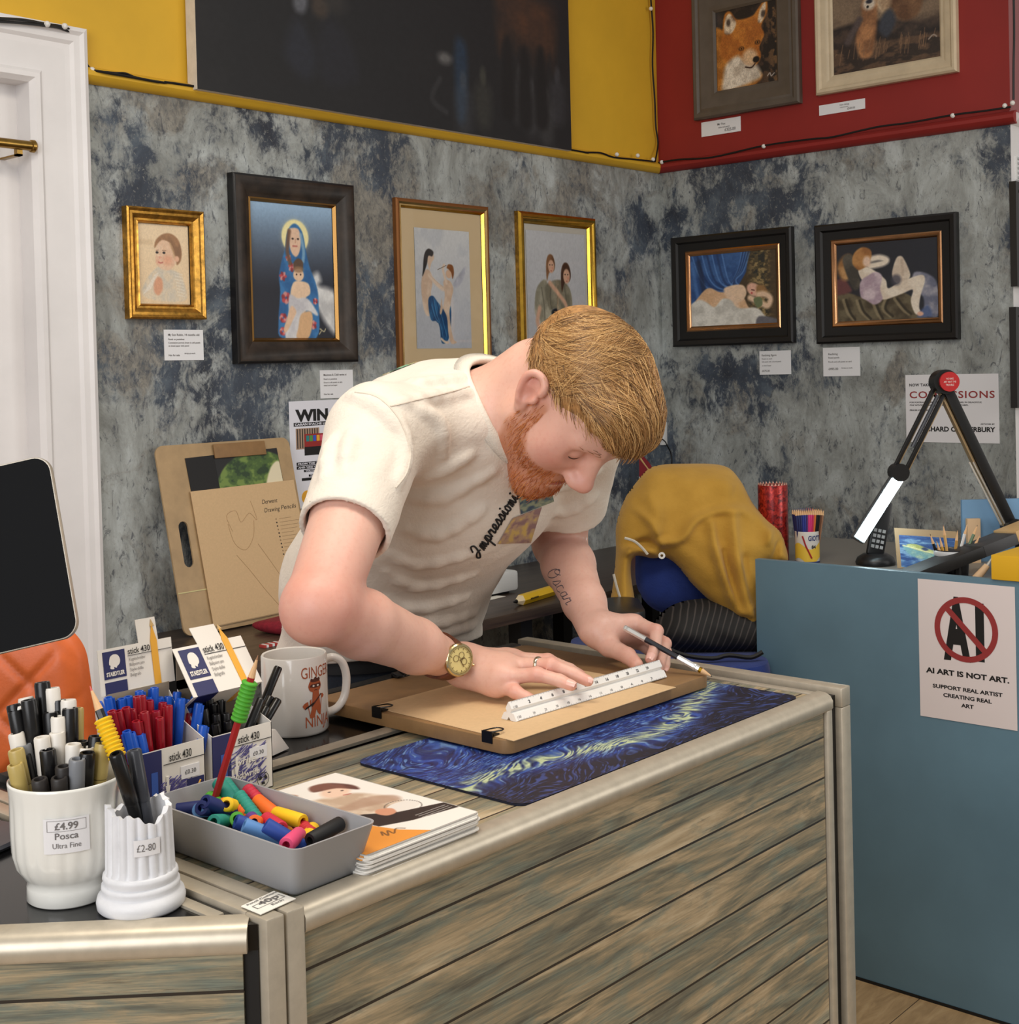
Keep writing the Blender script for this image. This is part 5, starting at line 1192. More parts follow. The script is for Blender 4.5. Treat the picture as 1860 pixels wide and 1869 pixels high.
# prints on the shirt: lettering down the chest, two coloured panels, a patch on the back
def on_shirt(x, y, off=.0014, tree=None):
    o = CAM; d = ray(x, y).normalized(); h = (tree or bvh).ray_cast(o, d)
    return h[0] + h[1] * off * (1 if h[1].dot(d) < 0 else -1) if h[0] is not None else None
def panel(name, corners, art, mat_, parent, tree=None, n=(26, 26), off=.0012):
    (a, b_, c, d) = [Vector((*p, 0)) for p in corners]
    g = {}
    for j in range(n[1] + 1):
        for i in range(n[0] + 1):
            u, v = i / n[0], j / n[1]; q = (a * (1 - u) + b_ * u) * (1 - v) + (d * (1 - u) + c * u) * v; g[i, j] = on_shirt(q.x, q.y, off, tree)
    ok = [k for k in g if g[k] is not None]; ix = {k: i for i, k in enumerate(ok)}
    fs = [(ix[i, j], ix[i + 1, j], ix[i + 1, j + 1], ix[i, j + 1]) for j in range(n[1]) for i in range(n[0]) if all(k in ix for k in ((i, j), (i + 1, j), (i + 1, j + 1), (i, j + 1))) and max((g[i, j] - g[i + 1, j]).length, (g[i, j] - g[i, j + 1]).length) < .02]
    if not fs: return None
    mb = MB(); mb.add([g[k] for k in ok], fs); cols = art(n)
    mb.cols = np.concatenate([lin(cols[k[1], k[0]]) for k in ok]).reshape(-1, 4)
    return mb.build(name, mat_, parent, smooth=180)
def art_panel_green(n):
    p = Paint(n[0], n[1], k=1, base=(96, 112, 104)); q = p.fbm(7, 7, 3, 3); p.blend(np.clip((q - .5) / .1, 0, 1), (140, 146, 120)); p.blend(np.clip((.44 - q) / .08, 0, 1), (58, 74, 92)); return p.c
def art_panel_gold(n):
    p = Paint(n[0], n[1], k=1, base=(172, 142, 116)); q = p.fbm(5, 5, 3, 9); p.blend(np.clip((q - .5) / .12, 0, 1), (198, 168, 96)); p.blend(np.clip((.42 - q) / .1, 0, 1), (140, 108, 106)); return p.c
def art_panel_back(n):
    p = Paint(n[0], n[1], k=1, base=(120, 156, 116)); q = p.fbm(8, 4, 3, 5); p.blend(np.clip((q - .52) / .08, 0, 1), (186, 160, 92)); p.blend(np.clip((.42 - q) / .06, 0, 1), (48, 66, 58)); p.blend(np.clip((p.u - .4) * 6, 0, 1) * np.clip((.75 - p.u) * 8, 0, 1) * .6, (134, 186, 160)); return p.c
PRM = vcol_mat('fabric_print', .8, bump=.3, bscale=400)
panel('chest_print', ((946, 900), (1000, 860), (1010, 915), (950, 938)), art_panel_green, PRM, shirt)
panel('chest_print', ((935, 945), (988, 925), (968, 990), (908, 992)), art_panel_gold, PRM, shirt)
panel('back_print', ((668, 676), (768, 646), (776, 656), (684, 692)), art_panel_back, PRM, shirt)
def script_line(strokes, name, m, parent, r=.0012, tree=None, off=.0006):
    b = MB()
    for st in strokes:
        pts = [on_shirt(x, y, off, tree) for x, y in spline(st, 5, False)]; pts = [p for p in pts if p is not None]
        if len(pts) > 2: b.tube(pts, r, 5)
    return b.build(name, m, parent, smooth=60)
def cursive(word, x0, y0, x1, y1, hgt):
    """joined-up letters as strokes along a baseline"""
    L = {'I': [[(.1, .75), (.45, 1.15), (.75, .9), (.45, .2), (.1, -.05), (-.05, .2), (.3, .4), (.8, .3)]], 'm': [[(0, 0), (.15, .6), (.2, 0), (.35, .6), (.45, 0), (.6, .6), (.7, 0), (.85, .1)]], 'p': [[(0, .1), (.2, .6), (.1, -.6), (.25, .55), (.5, .5), (.5, .05), (.2, .05), (.75, .15)]], 'r': [[(0, .05), (.2, .6), (.3, .5), (.5, .55), (.45, .05), (.7, .1)]], 'e': [[(0, .1), (.4, .3), (.4, .6), (.15, .5), (.15, .05), (.6, .12)]], 's': [[(0, .05), (.35, .65), (.45, .15), (.15, 0), (.6, .12)]], 'i': [[(0, .1), (.2, .6), (.2, .05), (.45, .12)], [(.24, .85), (.28, .9), (.30, .84)]], 'o': [[(.1, .5), (.1, .1), (.4, .05), (.45, .5), (.2, .6), (.5, .5), (.7, .5)]], 'n': [[(0, 0), (.15, .6), (.2, 0), (.4, .6), (.5, 0), (.7, .12)]], 'O': [[(.5, 1.0), (.1, .8), (.05, .2), (.4, -.05), (.75, .3), (.7, .85), (.35, 1.05), (.2, .7), (.5, .6), (.9, .9)]], 'c': [[(.5, .55), (.15, .55), (.1, .1), (.4, 0), (.65, .12)]], 'a': [[(.5, .55), (.15, .5), (.1, .1), (.4, .1), (.5, .6), (.5, .05), (.7, .12)]]}
    adv = {'I': 1.0, 'm': .95, 'i': .48, 's': .62, 'e': .62, 'O': 1.05}
    tot = sum(adv.get(c, .72) for c in word); d = Vector((x1 - x0, y1 - y0)); u = d / tot; per = Vector((u.y, -u.x)).normalized() * hgt; out = []; cx = 0
    for c in word:
        for st in L[c]: out.append([(x0 + (u * (cx + a)).x + per.x * b, y0 + (u * (cx + a)).y + per.y * b) for a, b in st])
        cx += adv.get(c, .72)
    return out
SEAM = cloth_mat('seam_thread', (206, 194, 178), (216, 206, 192))
for st_ in ([(648, 716), (690, 726), (728, 765), (748, 820), (742, 862), (722, 890)], [(712, 742), (770, 728), (820, 716), (862, 704)], [(556, 902), (590, 942), (630, 966), (664, 972)], [(515, 1148), (560, 1168), (604, 1180)]): script_line([st_], 'seam', SEAM, shirt, .0011, None, .0002)
script_line(cursive('Impressionism', 874, 1018, 962, 884, 20), 'chest_lettering', INK, shirt, .0014)
# tattoo on the left forearm
BV2 = BVHTree.FromPolygons([tuple(v.co) for v in body.data.vertices], [tuple(p.vertices) for p in body.data.polygons])
script_line(cursive('Oscar', 998, 1046, 1034, 1106, 22), 'tattoo', mat('tattoo_ink', (98, 84, 90), .6), man, .0009, BV2, -.0004)
# jeans
DENIM = cloth_mat('dark_denim', (30, 36, 46), (44, 52, 64), 420.0)
JE = Sdf(); JE.add(ecap(HP.lerp(W1, .40), HP + Vector((0, .015, -.09)), (.152, .106), (.172, .122), LX), .03)
kn = {}
for sx in (-1, 1):
    hpj = HP + Vector((sx * .088, .015, -.06)); kj = Vector((hpj.x + sx * .012, hpj.y + .0, .50)); an = Vector((hpj.x + sx * .018, hpj.y + .07, .06)); kn[sx] = an
    JE.add(cone(hpj, kj, .092, .068), .03); JE.add(cone(kj, an, .068, .058), .02)
def jp(P, d): return np.maximum(np.maximum(d, (P - A3(HP + Vector((0, 0, .085)))) @ np.array((0, .12, .99))), .035 - P[:, 2])
JE.post = jp
V, F = JE.mesh((1.10, 1.38, 0.0), (1.75, 1.86, 1.06), 0.006); jeans = mesh_obj('jeans', relax(V, F, 2, .4), F, DENIM, man)
ring_pts = []
for i in range(48):
    a = 2 * PI * i / 48; p0 = HP + Vector((-.01, -.01, .046)); d_ = Vector((math.cos(a), math.sin(a), 0)); t = .05
    while JE(np.array([tuple(p0 + d_ * t)]))[0] < 0 and t < .3: t += .002
    ring_pts.append(p0 + d_ * (t + .002))
b = MB(); vs = [p + Vector((0, 0, z)) + (p - HP).normalized() * o_ for p in ring_pts for (z, o_) in ((-.018, 0), (-.018, .004), (.018, .004), (.018, 0))]
b.add(vs, [(i * 4 + k, ((i + 1) % 48) * 4 + k, ((i + 1) % 48) * 4 + (k + 1) % 4, i * 4 + (k + 1) % 4) for i in range(48) for k in range(4)]); b.build('belt', mat('black_leather', (22, 20, 20), .5), jeans, smooth=50)
for sx in (-1, 1):
    a = kn[sx]; S = Sdf(); S.add(ellip(a + Vector((0, -.045, -.012)), (.046, .115, .034)), .02); S.add(cone(a + Vector((0, .02, 0)), a + Vector((0, .02, .03)), .048, .046), .02); S.sub(plane((0, 0, 0.002), (0, 0, 1)), .004)
    V, F = S.mesh(tuple(a + Vector((-.1, -.2, -.08))), tuple(a + Vector((.1, .12, .12))), .006); mesh_obj('shoe', V, F, mat('black_leather', (22, 20, 20), .5), man)
# ------------------------------------------------------------------ hair, beard, watch, ring
rng = np.random.default_rng(3)
def hair_mat(name, dark, mid_, light):
    k = NT(name); inf = k.n('ShaderNodeNewGeometry').outputs['Random Per Island']
    k.l(k.ramp(inf, [(0.0, dark), (0.45, mid_), (1.0, light)]), k.b.inputs['Base Color']); k.b.inputs['Roughness'].default_value = 0.38
    k.b.inputs['Specular IOR Level'].default_value = 0.45; return k.m
HAIRM = hair_mat('strawberry_blond_hair', (92, 62, 34), (172, 126, 74), (220, 180, 122))
HAIRB = mat('hair_under_layer', (150, 110, 66), .6, var=.25, vscale=120)
BEARDM = hair_mat('ginger_beard', (150, 74, 30), (188, 104, 50), (214, 142, 80))
HEAD = Sdf(); add_head(HEAD)
# the mass of hair: short at the sides and nape, long and swept forward on top
HAIR = Sdf()
HAIR.add(hE((0, -.016, .043), (.0780, .101, .0845)), .01)
HAIR.add(hE((0, .012, .072), (.066, .080, .056)), .03)            # top volume
HAIR.add(hE((.000, .070, .084), (.056, .036, .032)), .03)         # fringe
HAIR.add(hE((-.014, .094, .068), (.044, .020, .022)), .02)        # fringe falling past the forehead
def hair_post(P, d):
    q = (P - A3(HC)) @ HM.T / HS; x, y, z = np.abs(q[:, 0]), q[:, 1], q[:, 2]
    # hairline: over the forehead, round the temple, above the ear, down to the nape
    line = np.interp(y, [-.12, -.085, -.045, -.022, .000, .022, .040, .062, .085, .13], [-.060, -.058, -.040, .012, .034, .034, .016, .042, .058, .050])
    return np.maximum(d, (line - z) * .7 * HS)
HAIR.post = hair_post
V, F = HAIR.mesh(tuple(HC - Vector((.2, .2, .2))), tuple(HC + Vector((.2, .2, .2))), .0028)
V = relax(V, F, 3, .5)
hair = mesh_obj('hair', V, F, HAIRB, man)
hair0 = Sdf(); hair0.ops = list(HAIR.ops)
def toworld(Q): return A3(HC) + (np.asarray(Q) * HS) @ HM
cur = []; rad = []
def flow(n, la, lb, ya, yb, lift=(.000, .003), m=16, droop=0.0, bow=0.0):
    """locks over the hair surface from angle la to lb (0 = top, + = his right) and from ya to yb (back to front)"""
    U = lambda r: rng.uniform(r[0], r[1], n)
    l0, l1, y0, y1, ph = U(la), U(lb), U(ya), U(yb), U((0, 6.28)); t = np.linspace(0, 1, m)[None]
    y = y0[:, None] + (y1 - y0)[:, None] * t + bow * np.sin(t * PI)
    a = l0[:, None] + (l1 - l0)[:, None] * t + .035 * np.sin(4 * t + ph[:, None])
    yc = np.clip(y, -.08, .085)
    D = np.stack([np.sin(a), (y - yc) * 9, np.cos(a)], -1).reshape(-1, 3) @ HM; D /= np.linalg.norm(D, axis=1, keepdims=True)
    ax = toworld(np.stack([np.zeros(n * m), yc.ravel() * .8, np.full(n * m, .03)], -1)); s_ = np.full(n * m, .14)
    for _ in range(45):
        v = hair0(ax + D * s_[:, None]); s_ -= np.clip(v, -.02, .03) * .8
    s_ = np.clip(s_, .02, .2)
    l = rng.uniform(lift[0], lift[1], n)[:, None] * np.sin(t * PI * .75 + .15)
    P = ax + D * (s_ + l.ravel())[:, None]
    if droop: P = P + (A3(HF) * .35 - A3(HU) * .9)[None] * ((np.clip(t - .6, 0, 1) ** 1.5) * rng.uniform(.2, 1.0, n)[:, None] * droop).reshape(-1, 1)
    cur.append(P.reshape(n, m, 3)); rad.append(rng.uniform(.0004, .00095, n))
flow(1900, (.95, 1.5), (-.15, .55), (-.115, .02), (-.07, .05), (.000, .0035), 16, bow=.012)       # side combed up to the crown
flow(700, (-1.5, -.9), (-.4, .1), (-.11, .05), (-.06, .08))                                        # far side
flow(1000, (.1, 1.15), (-.45, .75), (-.03, .055), (.10, .24), (.001, .005), 18, .03)              # top falling forward into the fringe
flow(1500, (-.9, 1.1), (-1.0, 1.1), (.03, .085), (.14, .42), (.000, .003), 16, .012)
flow(220, (.5, 1.1), (-.1, .6), (.03, .06), (.12, .22), (.003, .008), 18, .07)                     # loose strands
flow(500, (-.9, .1), (-.7, .1), (-.02, .05), (.08, .12), (.000, .004), 16, .04)
flow(900, (.6, 1.3), (-.3, .6), (-.13, -.06), (-.10, -.03), (.000, .003), 14)                      # back of the head
C0 = np.concatenate([c if c.shape[1] == 16 else np.stack([np.stack([np.interp(np.linspace(0, 1, 16), np.linspace(0, 1, c.shape[1]), c[i, :, k]) for k in range(3)], -1) for i in range(len(c))]) for c in cur]); R0 = np.concatenate(rad)
strands('hair_locks', C0, R0, HAIRM, hair)
# short side and nape hair
def scatter(S, n, cond, length, r, dirf, name, m_, parent, pts=7, curl=.3):
    lo, hi = A3(HC) - .2, A3(HC) + .2; P = rng.uniform(-.13, .13, (min(n * 14, 60000), 3)); P[:, 1] += .01
    W_ = toworld(P); d = S(W_); k = np.abs(d) < .02; W_ = W_[k]; W_, N_ = S.project(W_, 5); q = (W_ - A3(HC)) @ HM.T / HS; k = cond(q); W_, N_, q = W_[k], N_[k], q[k]
    if len(W_) > n: s_ = rng.choice(len(W_), n, replace=False); W_, N_, q = W_[s_], N_[s_], q[s_]
    dr = dirf(q) @ HM; dr = dr - N_ * (dr * N_).sum(1, keepdims=True) * .85; dr /= np.linalg.norm(dr, axis=1, keepdims=True); dr = dr + N_ * .35 + rng.normal(0, .18, dr.shape)
    L = rng.uniform(length[0], length[1], len(W_))[:, None, None]; t = np.linspace(0, 1, pts)[None, :, None]
    C = W_[:, None] - N_[:, None] * .0008 + dr[:, None] * L * t - N_[:, None] * L * t * t * curl
    strands(name, C, rng.uniform(r[0], r[1], len(W_)), m_, parent)
def side(q):
    x, y, z = np.abs(q[:, 0]), q[:, 1], q[:, 2]
    line = np.interp(y, [-.12, -.085, -.045, -.022, .000, .022, .040, .062, .085], [-.066, -.064, -.046, .010, .030, .030, .004, .046, .066])
    return (z > line) & (z < .075) & (y < .07) & (x > .02)
scatter(hair0, 2200, side, (.010, .022), (.0003, .0006), lambda q: np.stack([q[:, 0] * 0, np.full(len(q), .55), np.full(len(q), .15) - (q[:, 1] > .0) * .5], -1) + np.array([0, .3, 0]), 'short_side_hair', HAIRM, hair)
def beard_zone(q): return beard_weight(q) > rng.random(len(q)) * .9 + .08
def down_forward(q): return np.stack([q[:, 0] * 1.5, np.full(len(q), .25), np.full(len(q), -.8)], -1)
scatter(HEAD, 11000, beard_zone, (.006, .014), (.00024, .00048), down_forward, 'beard', BEARDM, man, 6)
def brow_zone(q):
    x, y, z = np.abs(q[:, 0]), q[:, 1], q[:, 2]; return (x > .012) & (x < .050) & (np.abs(z - (.030 + (x - .012) * .10 - np.clip(x - .038, 0, 1) * .5)) < .0042) & (y > .05)
scatter(HEAD, 520, brow_zone, (.007, .011), (.0004, .0006), lambda q: np.stack([np.sign(q[:, 0]), q[:, 0] * 0, np.full(len(q), .15)], -1), 'eyebrows', hair_mat('brow_hair', (96, 62, 34), (128, 86, 48), (160, 116, 70)), man, 5)
# lashes along the lowered lids
for sx in (-1, 1):
    pts = []
    for i in range(9):
        a = -1.1 + 2.2 * i / 8; pts.append(hp(sx * (.0325 + .0135 * math.sin(a)), .0765 + .0125 * math.cos(a) * .9, -.0035 - .003 * math.cos(a)))
    P_, N_ = BODY.project(np.array([tuple(p) for p in pts]), 3)
    MB().tube([Vector(p) + Vector(n) * .0003 for p, n in zip(P_, N_)], [.0004, .0008, .0011, .0012, .0012, .0012, .0011, .0008, .0004], 6).build('eyelashes', mat('lash_brown', (88, 60, 50), .6), man)
P_, N_ = BODY.project(np.array([tuple(hp(x, .099, -.0745 - .02 * abs(x))) for x in (-.020, -.012, -.005, 0, .005, .012, .020)]), 3)
MB().tube([Vector(p) for p in P_], [.0008, .0022, .0030, .0032, .0030, .0022, .0008], 8).build('lips', mat('lips', (184, 112, 104), .4), man, smooth=180)

# finger nails
NAIL = mat('finger_nail', (228, 180, 166), .25)
def nail(a, b, r, name='finger_nail'):
    ax = (b - a).normalized(); up = (CAM - b); up = (up - ax * up.dot(ax)).normalized(); up = (up * .65 + Vector((0, 0, .75))).normalized(); up = (up - ax * up.dot(ax)).normalized(); s_ = ax.cross(up)
    M = basis(b - ax * r * .15, s_, ax, up)
    mb = MB(); mb.grid(lambda u, v: M @ Vector(((u - .5) * 1.35 * r * (1 - .25 * v * v), (v - .35) * 1.5 * r, r * (.93 - (u - .5) ** 2 * 1.3 - max(0, v - .7) * .3))), 8, 8); mb.build(name, NAIL, man, smooth=180)
for f, r in (('ring', .0078), ('middle', .0076), ('little', .0070)): nail(RH[f][2], RH[f][3], r)
for f, r in (('index', .0082), ('middle', .0080), ('ring', .0076)): nail(LH[f][2], LH[f][3], r)

# wrist watch: case, dial, crown, strap
wc = at(843, 1198, 1.66); nrm = (CAM - wc).normalized() * 1.0 + Vector((.0, .0, .12)); nrm.normalize()
arm = (WR - ER).normalized(); u_ = (arm - nrm * arm.dot(nrm)).normalized(); v_ = nrm.cross(u_)
ctr = WR.lerp(ER, .14); wa0 = (ER - WR).normalized(); nrm = (CAM - ctr).normalized() + Vector((0, 0, .10)); e0 = (nrm - wa0 * nrm.dot(wa0)).normalized(); nrm = (e0 * .7 + (CAM - ctr).normalized() * .5).normalized(); wa0 = (wa0 - nrm * wa0.dot(nrm)).normalized(); u_ = wa0; v_ = nrm.cross(u_); hit = None
o_ = ctr + nrm * .08; h_ = BV2.ray_cast(o_, -nrm); hit = h_[0] if h_[0] is not None else ctr + nrm * .025
Mw = basis(hit + nrm * .0005, u_, v_, nrm)
watch = thing('wristwatch', 'gold wristwatch with a cream dial and brown leather strap on the wrist', 'watch', hit, M=T(hit))
STEEL = mat('watch_gold_steel', (206, 186, 138), .2, 1.0)
MB().lathe([(0, 0), (.0175, 0), (.0200, .002), (.0208, .005), (.0205, .0085), (.0190, .0100), (.0172, .0100), (.0168, .0088), (0, .0088)], 40, 0, Mw).build('case', STEEL, watch, smooth=30)
dial = MB().lathe([(0, .0092), (.0166, .0092)], 40, 0, Mw, caps=False).build('dial', mat('cream_dial', (214, 196, 130), .3), watch)
b = MB()
for i in range(60):
    a = 2 * PI * i / 60; b.box((-.0002, .0148 if i % 5 else .0128, .0094), (.0002 if i % 5 else .0004, .0160, .0097), 0, Mw @ RZ(a))
for (x, y) in ((-.0065, 0), (.0065, 0), (0, -.0062)): b.lathe([(.0036, .0095), (.0042, .0097), (.0036, .0098)], 20, 0, Mw @ T(x, y, 0), caps=False)
for a, L in ((.9, .0105), (2.3, .0075)): b.box((-.0004, -.001, .0098), (.0004, L, .0101), 0, Mw @ RZ(a))
b.build('markings', mat('dial_bronze', (96, 72, 34), .4), dial, smooth=0)
MB().cyl(Mw @ Vector((-.0205, 0, .005)), Mw @ Vector((-.0245, 0, .005)), .0022, seg=12).build('crown', STEEL, watch)
LEA = mat('brown_strap_leather', (96, 54, 34), .45, var=.25, vscale=150, bump=.2, bscale=400)
wax = (ER - WR).normalized(); w0 = ctr; e1 = nrm - wax * nrm.dot(wax); e1.normalize(); e2 = wax.cross(e1); b = MB(); vs = []; n = 40
for i in range(n):
    a = 2 * PI * i / n; d_ = e1 * math.cos(a) + e2 * math.sin(a); wv = .0095; rk = {}
    for k_ in (-1, 1):
        w1 = w0 + wax * (k_ * wv); h_ = BV2.ray_cast(w1 + d_ * .06, -d_); rk[k_] = min((h_[0] - w1).length if h_[0] is not None else .03, .040)
    for (k_, t_) in ((-1, .0004), (-1, .0036), (1, .0036), (1, .0004)): vs.append(w0 + d_ * (rk[k_] + t_) + wax * (k_ * wv))
b.add(vs, [(i * 4 + k, ((i + 1) % n) * 4 + k, ((i + 1) % n) * 4 + (k + 1) % 4, i * 4 + (k + 1) % 4) for i in range(n) for k in range(4)]); b.build('strap', LEA, watch, smooth=50)
# wedding ring
a, b_ = RH['middle'][0], RH['middle'][1]; c = a.lerp(b_, .68); ax = (b_ - a).normalized()
ringm = MB().lathe([(.0098, -.0024), (.0106, -.0018), (.0109, 0), (.0106, .0018), (.0098, .0024)], 32, 0, along(c, c + ax), caps=False)
tag(ringm.build('finger_ring', mat('ring_silver', (214, 206, 186), .18, 1.0), None, smooth=180), 'silver band ring on the hand pressing the ruler', 'ring')
# ================================================================== things on the counters
def rrect(x0, y0, x1, y1, r, n=6):
    out = []
    for cx, cy, a0 in ((x1 - r, y1 - r, 0), (x0 + r, y1 - r, 90), (x0 + r, y0 + r, 180), (x1 - r, y0 + r, 270)):
        for i in range(n + 1): a = math.radians(a0 + 90 * i / n); out.append((cx + r * math.cos(a), cy + r * math.sin(a)))
    return out
ZC = 1.0003
# desk mat: a plain abstract of streaky blue brushwork (stand-in for a printed artwork)
mt = thing('desk_mat', 'dark blue and pale yellow brushstroke-patterned desk mat under the drawing board', 'mat', (1.27, 1.0, ZC))
MX0, MX1, MY0, MY1 = 1.000, 1.552, 0.8865, 1.140
MB().prism(rrect(MX0, MY0, MX1, MY1, .018), ZC, ZC + .0022).build('base', mat('mat_rubber', (16, 20, 40), .7), mt, smooth=30)
def art_mat():
    p = Paint(420, 200, (24, 40, 96)); u, v = p.u, p.v
    w1 = p.fbm(3, 3, 3, 2); w2 = p.fbm(3, 2, 3, 7)
    # flowing short strokes: noise stretched along wavy lines
    fl = v + .22 * np.sin(u * 7 + 3 * w1) * .6 + (w2 - .5) * .5
    def strokes(fu, fv, seed):
        rng_ = np.random.default_rng(seed); gu, gv = fu, fv; g = rng_.random((gv + 2, gu + 2)); x = np.clip(u * gu, 0, gu - .001); y = (fl * gv) % gv; i = x.astype(int); j = y.astype(int); fx = x - i; fy = y - j
        fx = fx * fx * (3 - 2 * fx); return (g[j, i] * (1 - fx) + g[j, i + 1] * fx) * (1 - fy) + (g[j + 1, i] * (1 - fx) + g[j + 1, i + 1] * fx) * fy
    s1, s2 = strokes(46, 120, 1), strokes(60, 170, 4)
    p.blend(np.clip((s1 - .45) / .3, 0, 1) * .8, (44, 78, 160)); p.blend(np.clip((s2 - .62) / .2, 0, 1) * .75, (112, 150, 200)); p.blend(np.clip((.3 - s1) / .2, 0, 1) * .8, (14, 20, 56))
    band = np.exp(-((v - .30 - .12 * np.sin(u * 6.5 + 1) - .18 * (u - .4)) / .055) ** 2); p.blend(np.clip(band * 2.6 * (s2 - .22), 0, 1), (178, 190, 150))
    low = np.clip((.22 + .12 * np.sin(u * 6.5 + 1.2) + .16 * (u - .45) - v) * 14, 0, 1); p.blend(low * .9, (16, 18, 30)); p.blend(low * np.clip((s2 - .6) / .2, 0, 1) * .8, (54, 74, 140))
    b2 = np.exp(-((v - .78 - .10 * np.sin(u * 5)) / .09) ** 2) * (u > .1); p.blend(np.clip(b2 * (s2 - .2), 0, 1) * .7, (130, 160, 190))
    p.grain(.12, 160, 90); return p
am = art_mat(); rr0 = .018
def mfn(u, v):
    x = MX0 + (MX1 - MX0) * u; y = MY0 + (MY1 - MY0) * v
    # pull the corners in so that the print follows the rounded outline
    cx = min(max(x, MX0 + rr0), MX1 - rr0); cy = min(max(y, MY0 + rr0), MY1 - rr0); d = Vector((x - cx, y - cy, 0))
    if d.length > rr0: d = d.normalized() * rr0; x, y = cx + d.x, cy + d.y
    return Vector((x, y, ZC + .0026))
am.mesh(mfn).build('print', vcol_mat('mat_print', .42), mt, smooth=0)
# drawing board, toned paper, clips
ZB0, ZB1 = ZC + .0050, ZC + .0212
bd = thing('drawing_board', 'brown hardboard drawing board lying flat on the counter under the man’s hands', 'board', (1.32, 1.17, ZB0))
MDF = mat('hardboard', (138, 105, 67), .55, var=.06, vscale=30, bump=.05, bscale=300)
ang = -.006
MB().prism(rrect(-.2015, -.168, .2075, .168, .014), ZB0, ZB1, 0, T(1.317, 1.176, 0) @ RZ(ang)).build('panel', MDF, bd, smooth=30, bevel=.0012)
pp = tag(MB().prism([(1.118, 1.003), (1.432, 1.000), (1.440, 1.246), (1.128, 1.250)], ZB1 + .0003, ZB1 + .0009).build('drawing_paper', mat('toned_paper', (204, 172, 130), .7, var=.02, vscale=200), None, smooth=0), 'sheet of tan toned paper lying on the drawing board under the ruler', 'paper')
CLB = mat('black_clip_steel', (16, 16, 17), .3, .3)
def clip(label, M):
    c = thing('bulldog_clip', label, 'clip', M.translation, group='black clips on the drawing board', M=M)
    w = .008; b = MB(); pr = [(-.002, .0105), (.010, .0105), (.0185, .0018), (.0185, -.0018 - (ZB1 - ZB0) - .0006), (.017, -.0018 - (ZB1 - ZB0) - .0006), (.0165, .0010), (.0092, .0090), (-.002, .0090)]
    pr = [(-.010, .0012), (-.010, .0028), (.003, .0065), (.003, -.0070), (.0015, -.0070), (.0015, .0045), (-.002, .0012)]
    b.prism(pr, -w, w, 0, M @ Matrix(((1, 0, 0, 0), (0, 0, 1, 0), (0, 1, 0, 0), (0, 0, 0, 1)))); b.build('jaw', CLB, c, smooth=0)
    b = MB().tube(spline([M @ Vector(p) for p in ((.002, -.006, .006), (-.014, -.007, .0048), (-.021, -.004, .0046), (-.021, .004, .0046), (-.014, .007, .0048), (.002, .006, .006))], 4, False), .0009, 6); b.build('handle', CLB, c)
    return c
def side_M(y): return basis((1.1165, y, ZB1 + .0004), (-1, 0, 0), (0, -1, 0), (0, 0, 1))
clip('black clip on the left edge of the drawing board, the farther of two', side_M(1.225))
clip('black clip on the left edge of the drawing board, near its front corner', side_M(1.040))
p = onz(782, 1247, ZB1); clip('black clip on the rear edge of the drawing board behind the watch', basis((p.x, 1.3435, ZB1 + .0004), (0, 1, 0), (-1, 0, 0), (0, 0, 1)))
# triangular scale ruler
ZR = ZB1 + .0011
r0, r1 = Vector((1.180, 1.0655, ZR)), Vector((1.470, 1.0530, ZR)); d = (r1 - r0).normalized(); n_ = Vector((-d.y, d.x, 0))
rl = thing('scale_ruler', 'white three-edged scale ruler lying on the tan paper under both hands', 'ruler', r0)
prof = []
hh = .0225; half = .0130
P3 = [(-half, 0), (half, 0), (0, hh)]; cen = (0, hh * .36)
for i in range(3):
    a, b_ = np.array(P3[i]), np.array(P3[(i + 1) % 3]); e = (b_ - a) / np.linalg.norm(b_ - a); inn = np.array(cen) - (a + b_) / 2; inn /= np.linalg.norm(inn)
    prof += [tuple(a + e * .0008), tuple(a + e * .010), tuple((a + b_) / 2 + inn * .0042), tuple(b_ - e * .010), tuple(b_ - e * .0008)]
Mr = basis(r0, n_, (0, 0, 1), d); L = (r1 - r0).length
WHP = mat('white_ruler_plastic', (226, 224, 220), .3)
MB().prism(prof, 0, L, 0, Mr).build('body', WHP, rl, smooth=25)
b = MB()
A_, B_ = np.array(P3[0]), np.array(P3[2])   # face towards the front
def rf(s, t, o=.0003):
    q = A_ * (1 - t) + B_ * t; nn = np.array((-(B_ - A_)[1], (B_ - A_)[0])); nn /= np.linalg.norm(nn); nn = nn if nn[0] < 0 else -nn
    q = q + nn * o; return Mr @ Vector((q[0], q[1], s))
for i in range(301):
    s = .004 + i * (L - .008) / 300; ln = .085 if i % 10 == 0 else (.06 if i % 5 == 0 else .035); w_ = .00016
    b.add([rf(s - w_, .985), rf(s + w_, .985), rf(s + w_, .985 - ln), rf(s - w_, .985 - ln)], [(0, 1, 2, 3)]); b.add([rf(s - w_, .015), rf(s + w_, .015), rf(s + w_, .015 + ln), rf(s - w_, .015 + ln)], [(0, 1, 2, 3)])
for i in range(1, 13):
    s = .010 + i * (L - .022) / 13; put_text(b, str(i * 2), s, .68, fn=lambda x, y, z: rf(x, y), h=.14, w=.0035 if i < 5 else .0050, bold=.03); put_text(b, str(26 - i * 2), s, .13, fn=lambda x, y, z: rf(x, y), h=.11, w=.0040, bold=.0)
put_text(b, '1:100', .004, .62, fn=lambda x, y, z: rf(x, y), h=.12, w=.007); put_text(b, '1:20', .004, .14, fn=lambda x, y, z: rf(x, y), h=.11, w=.006)
b.build('graduations', mat('ruler_grey_ink', (70, 68, 70), .6), rl, smooth=0)
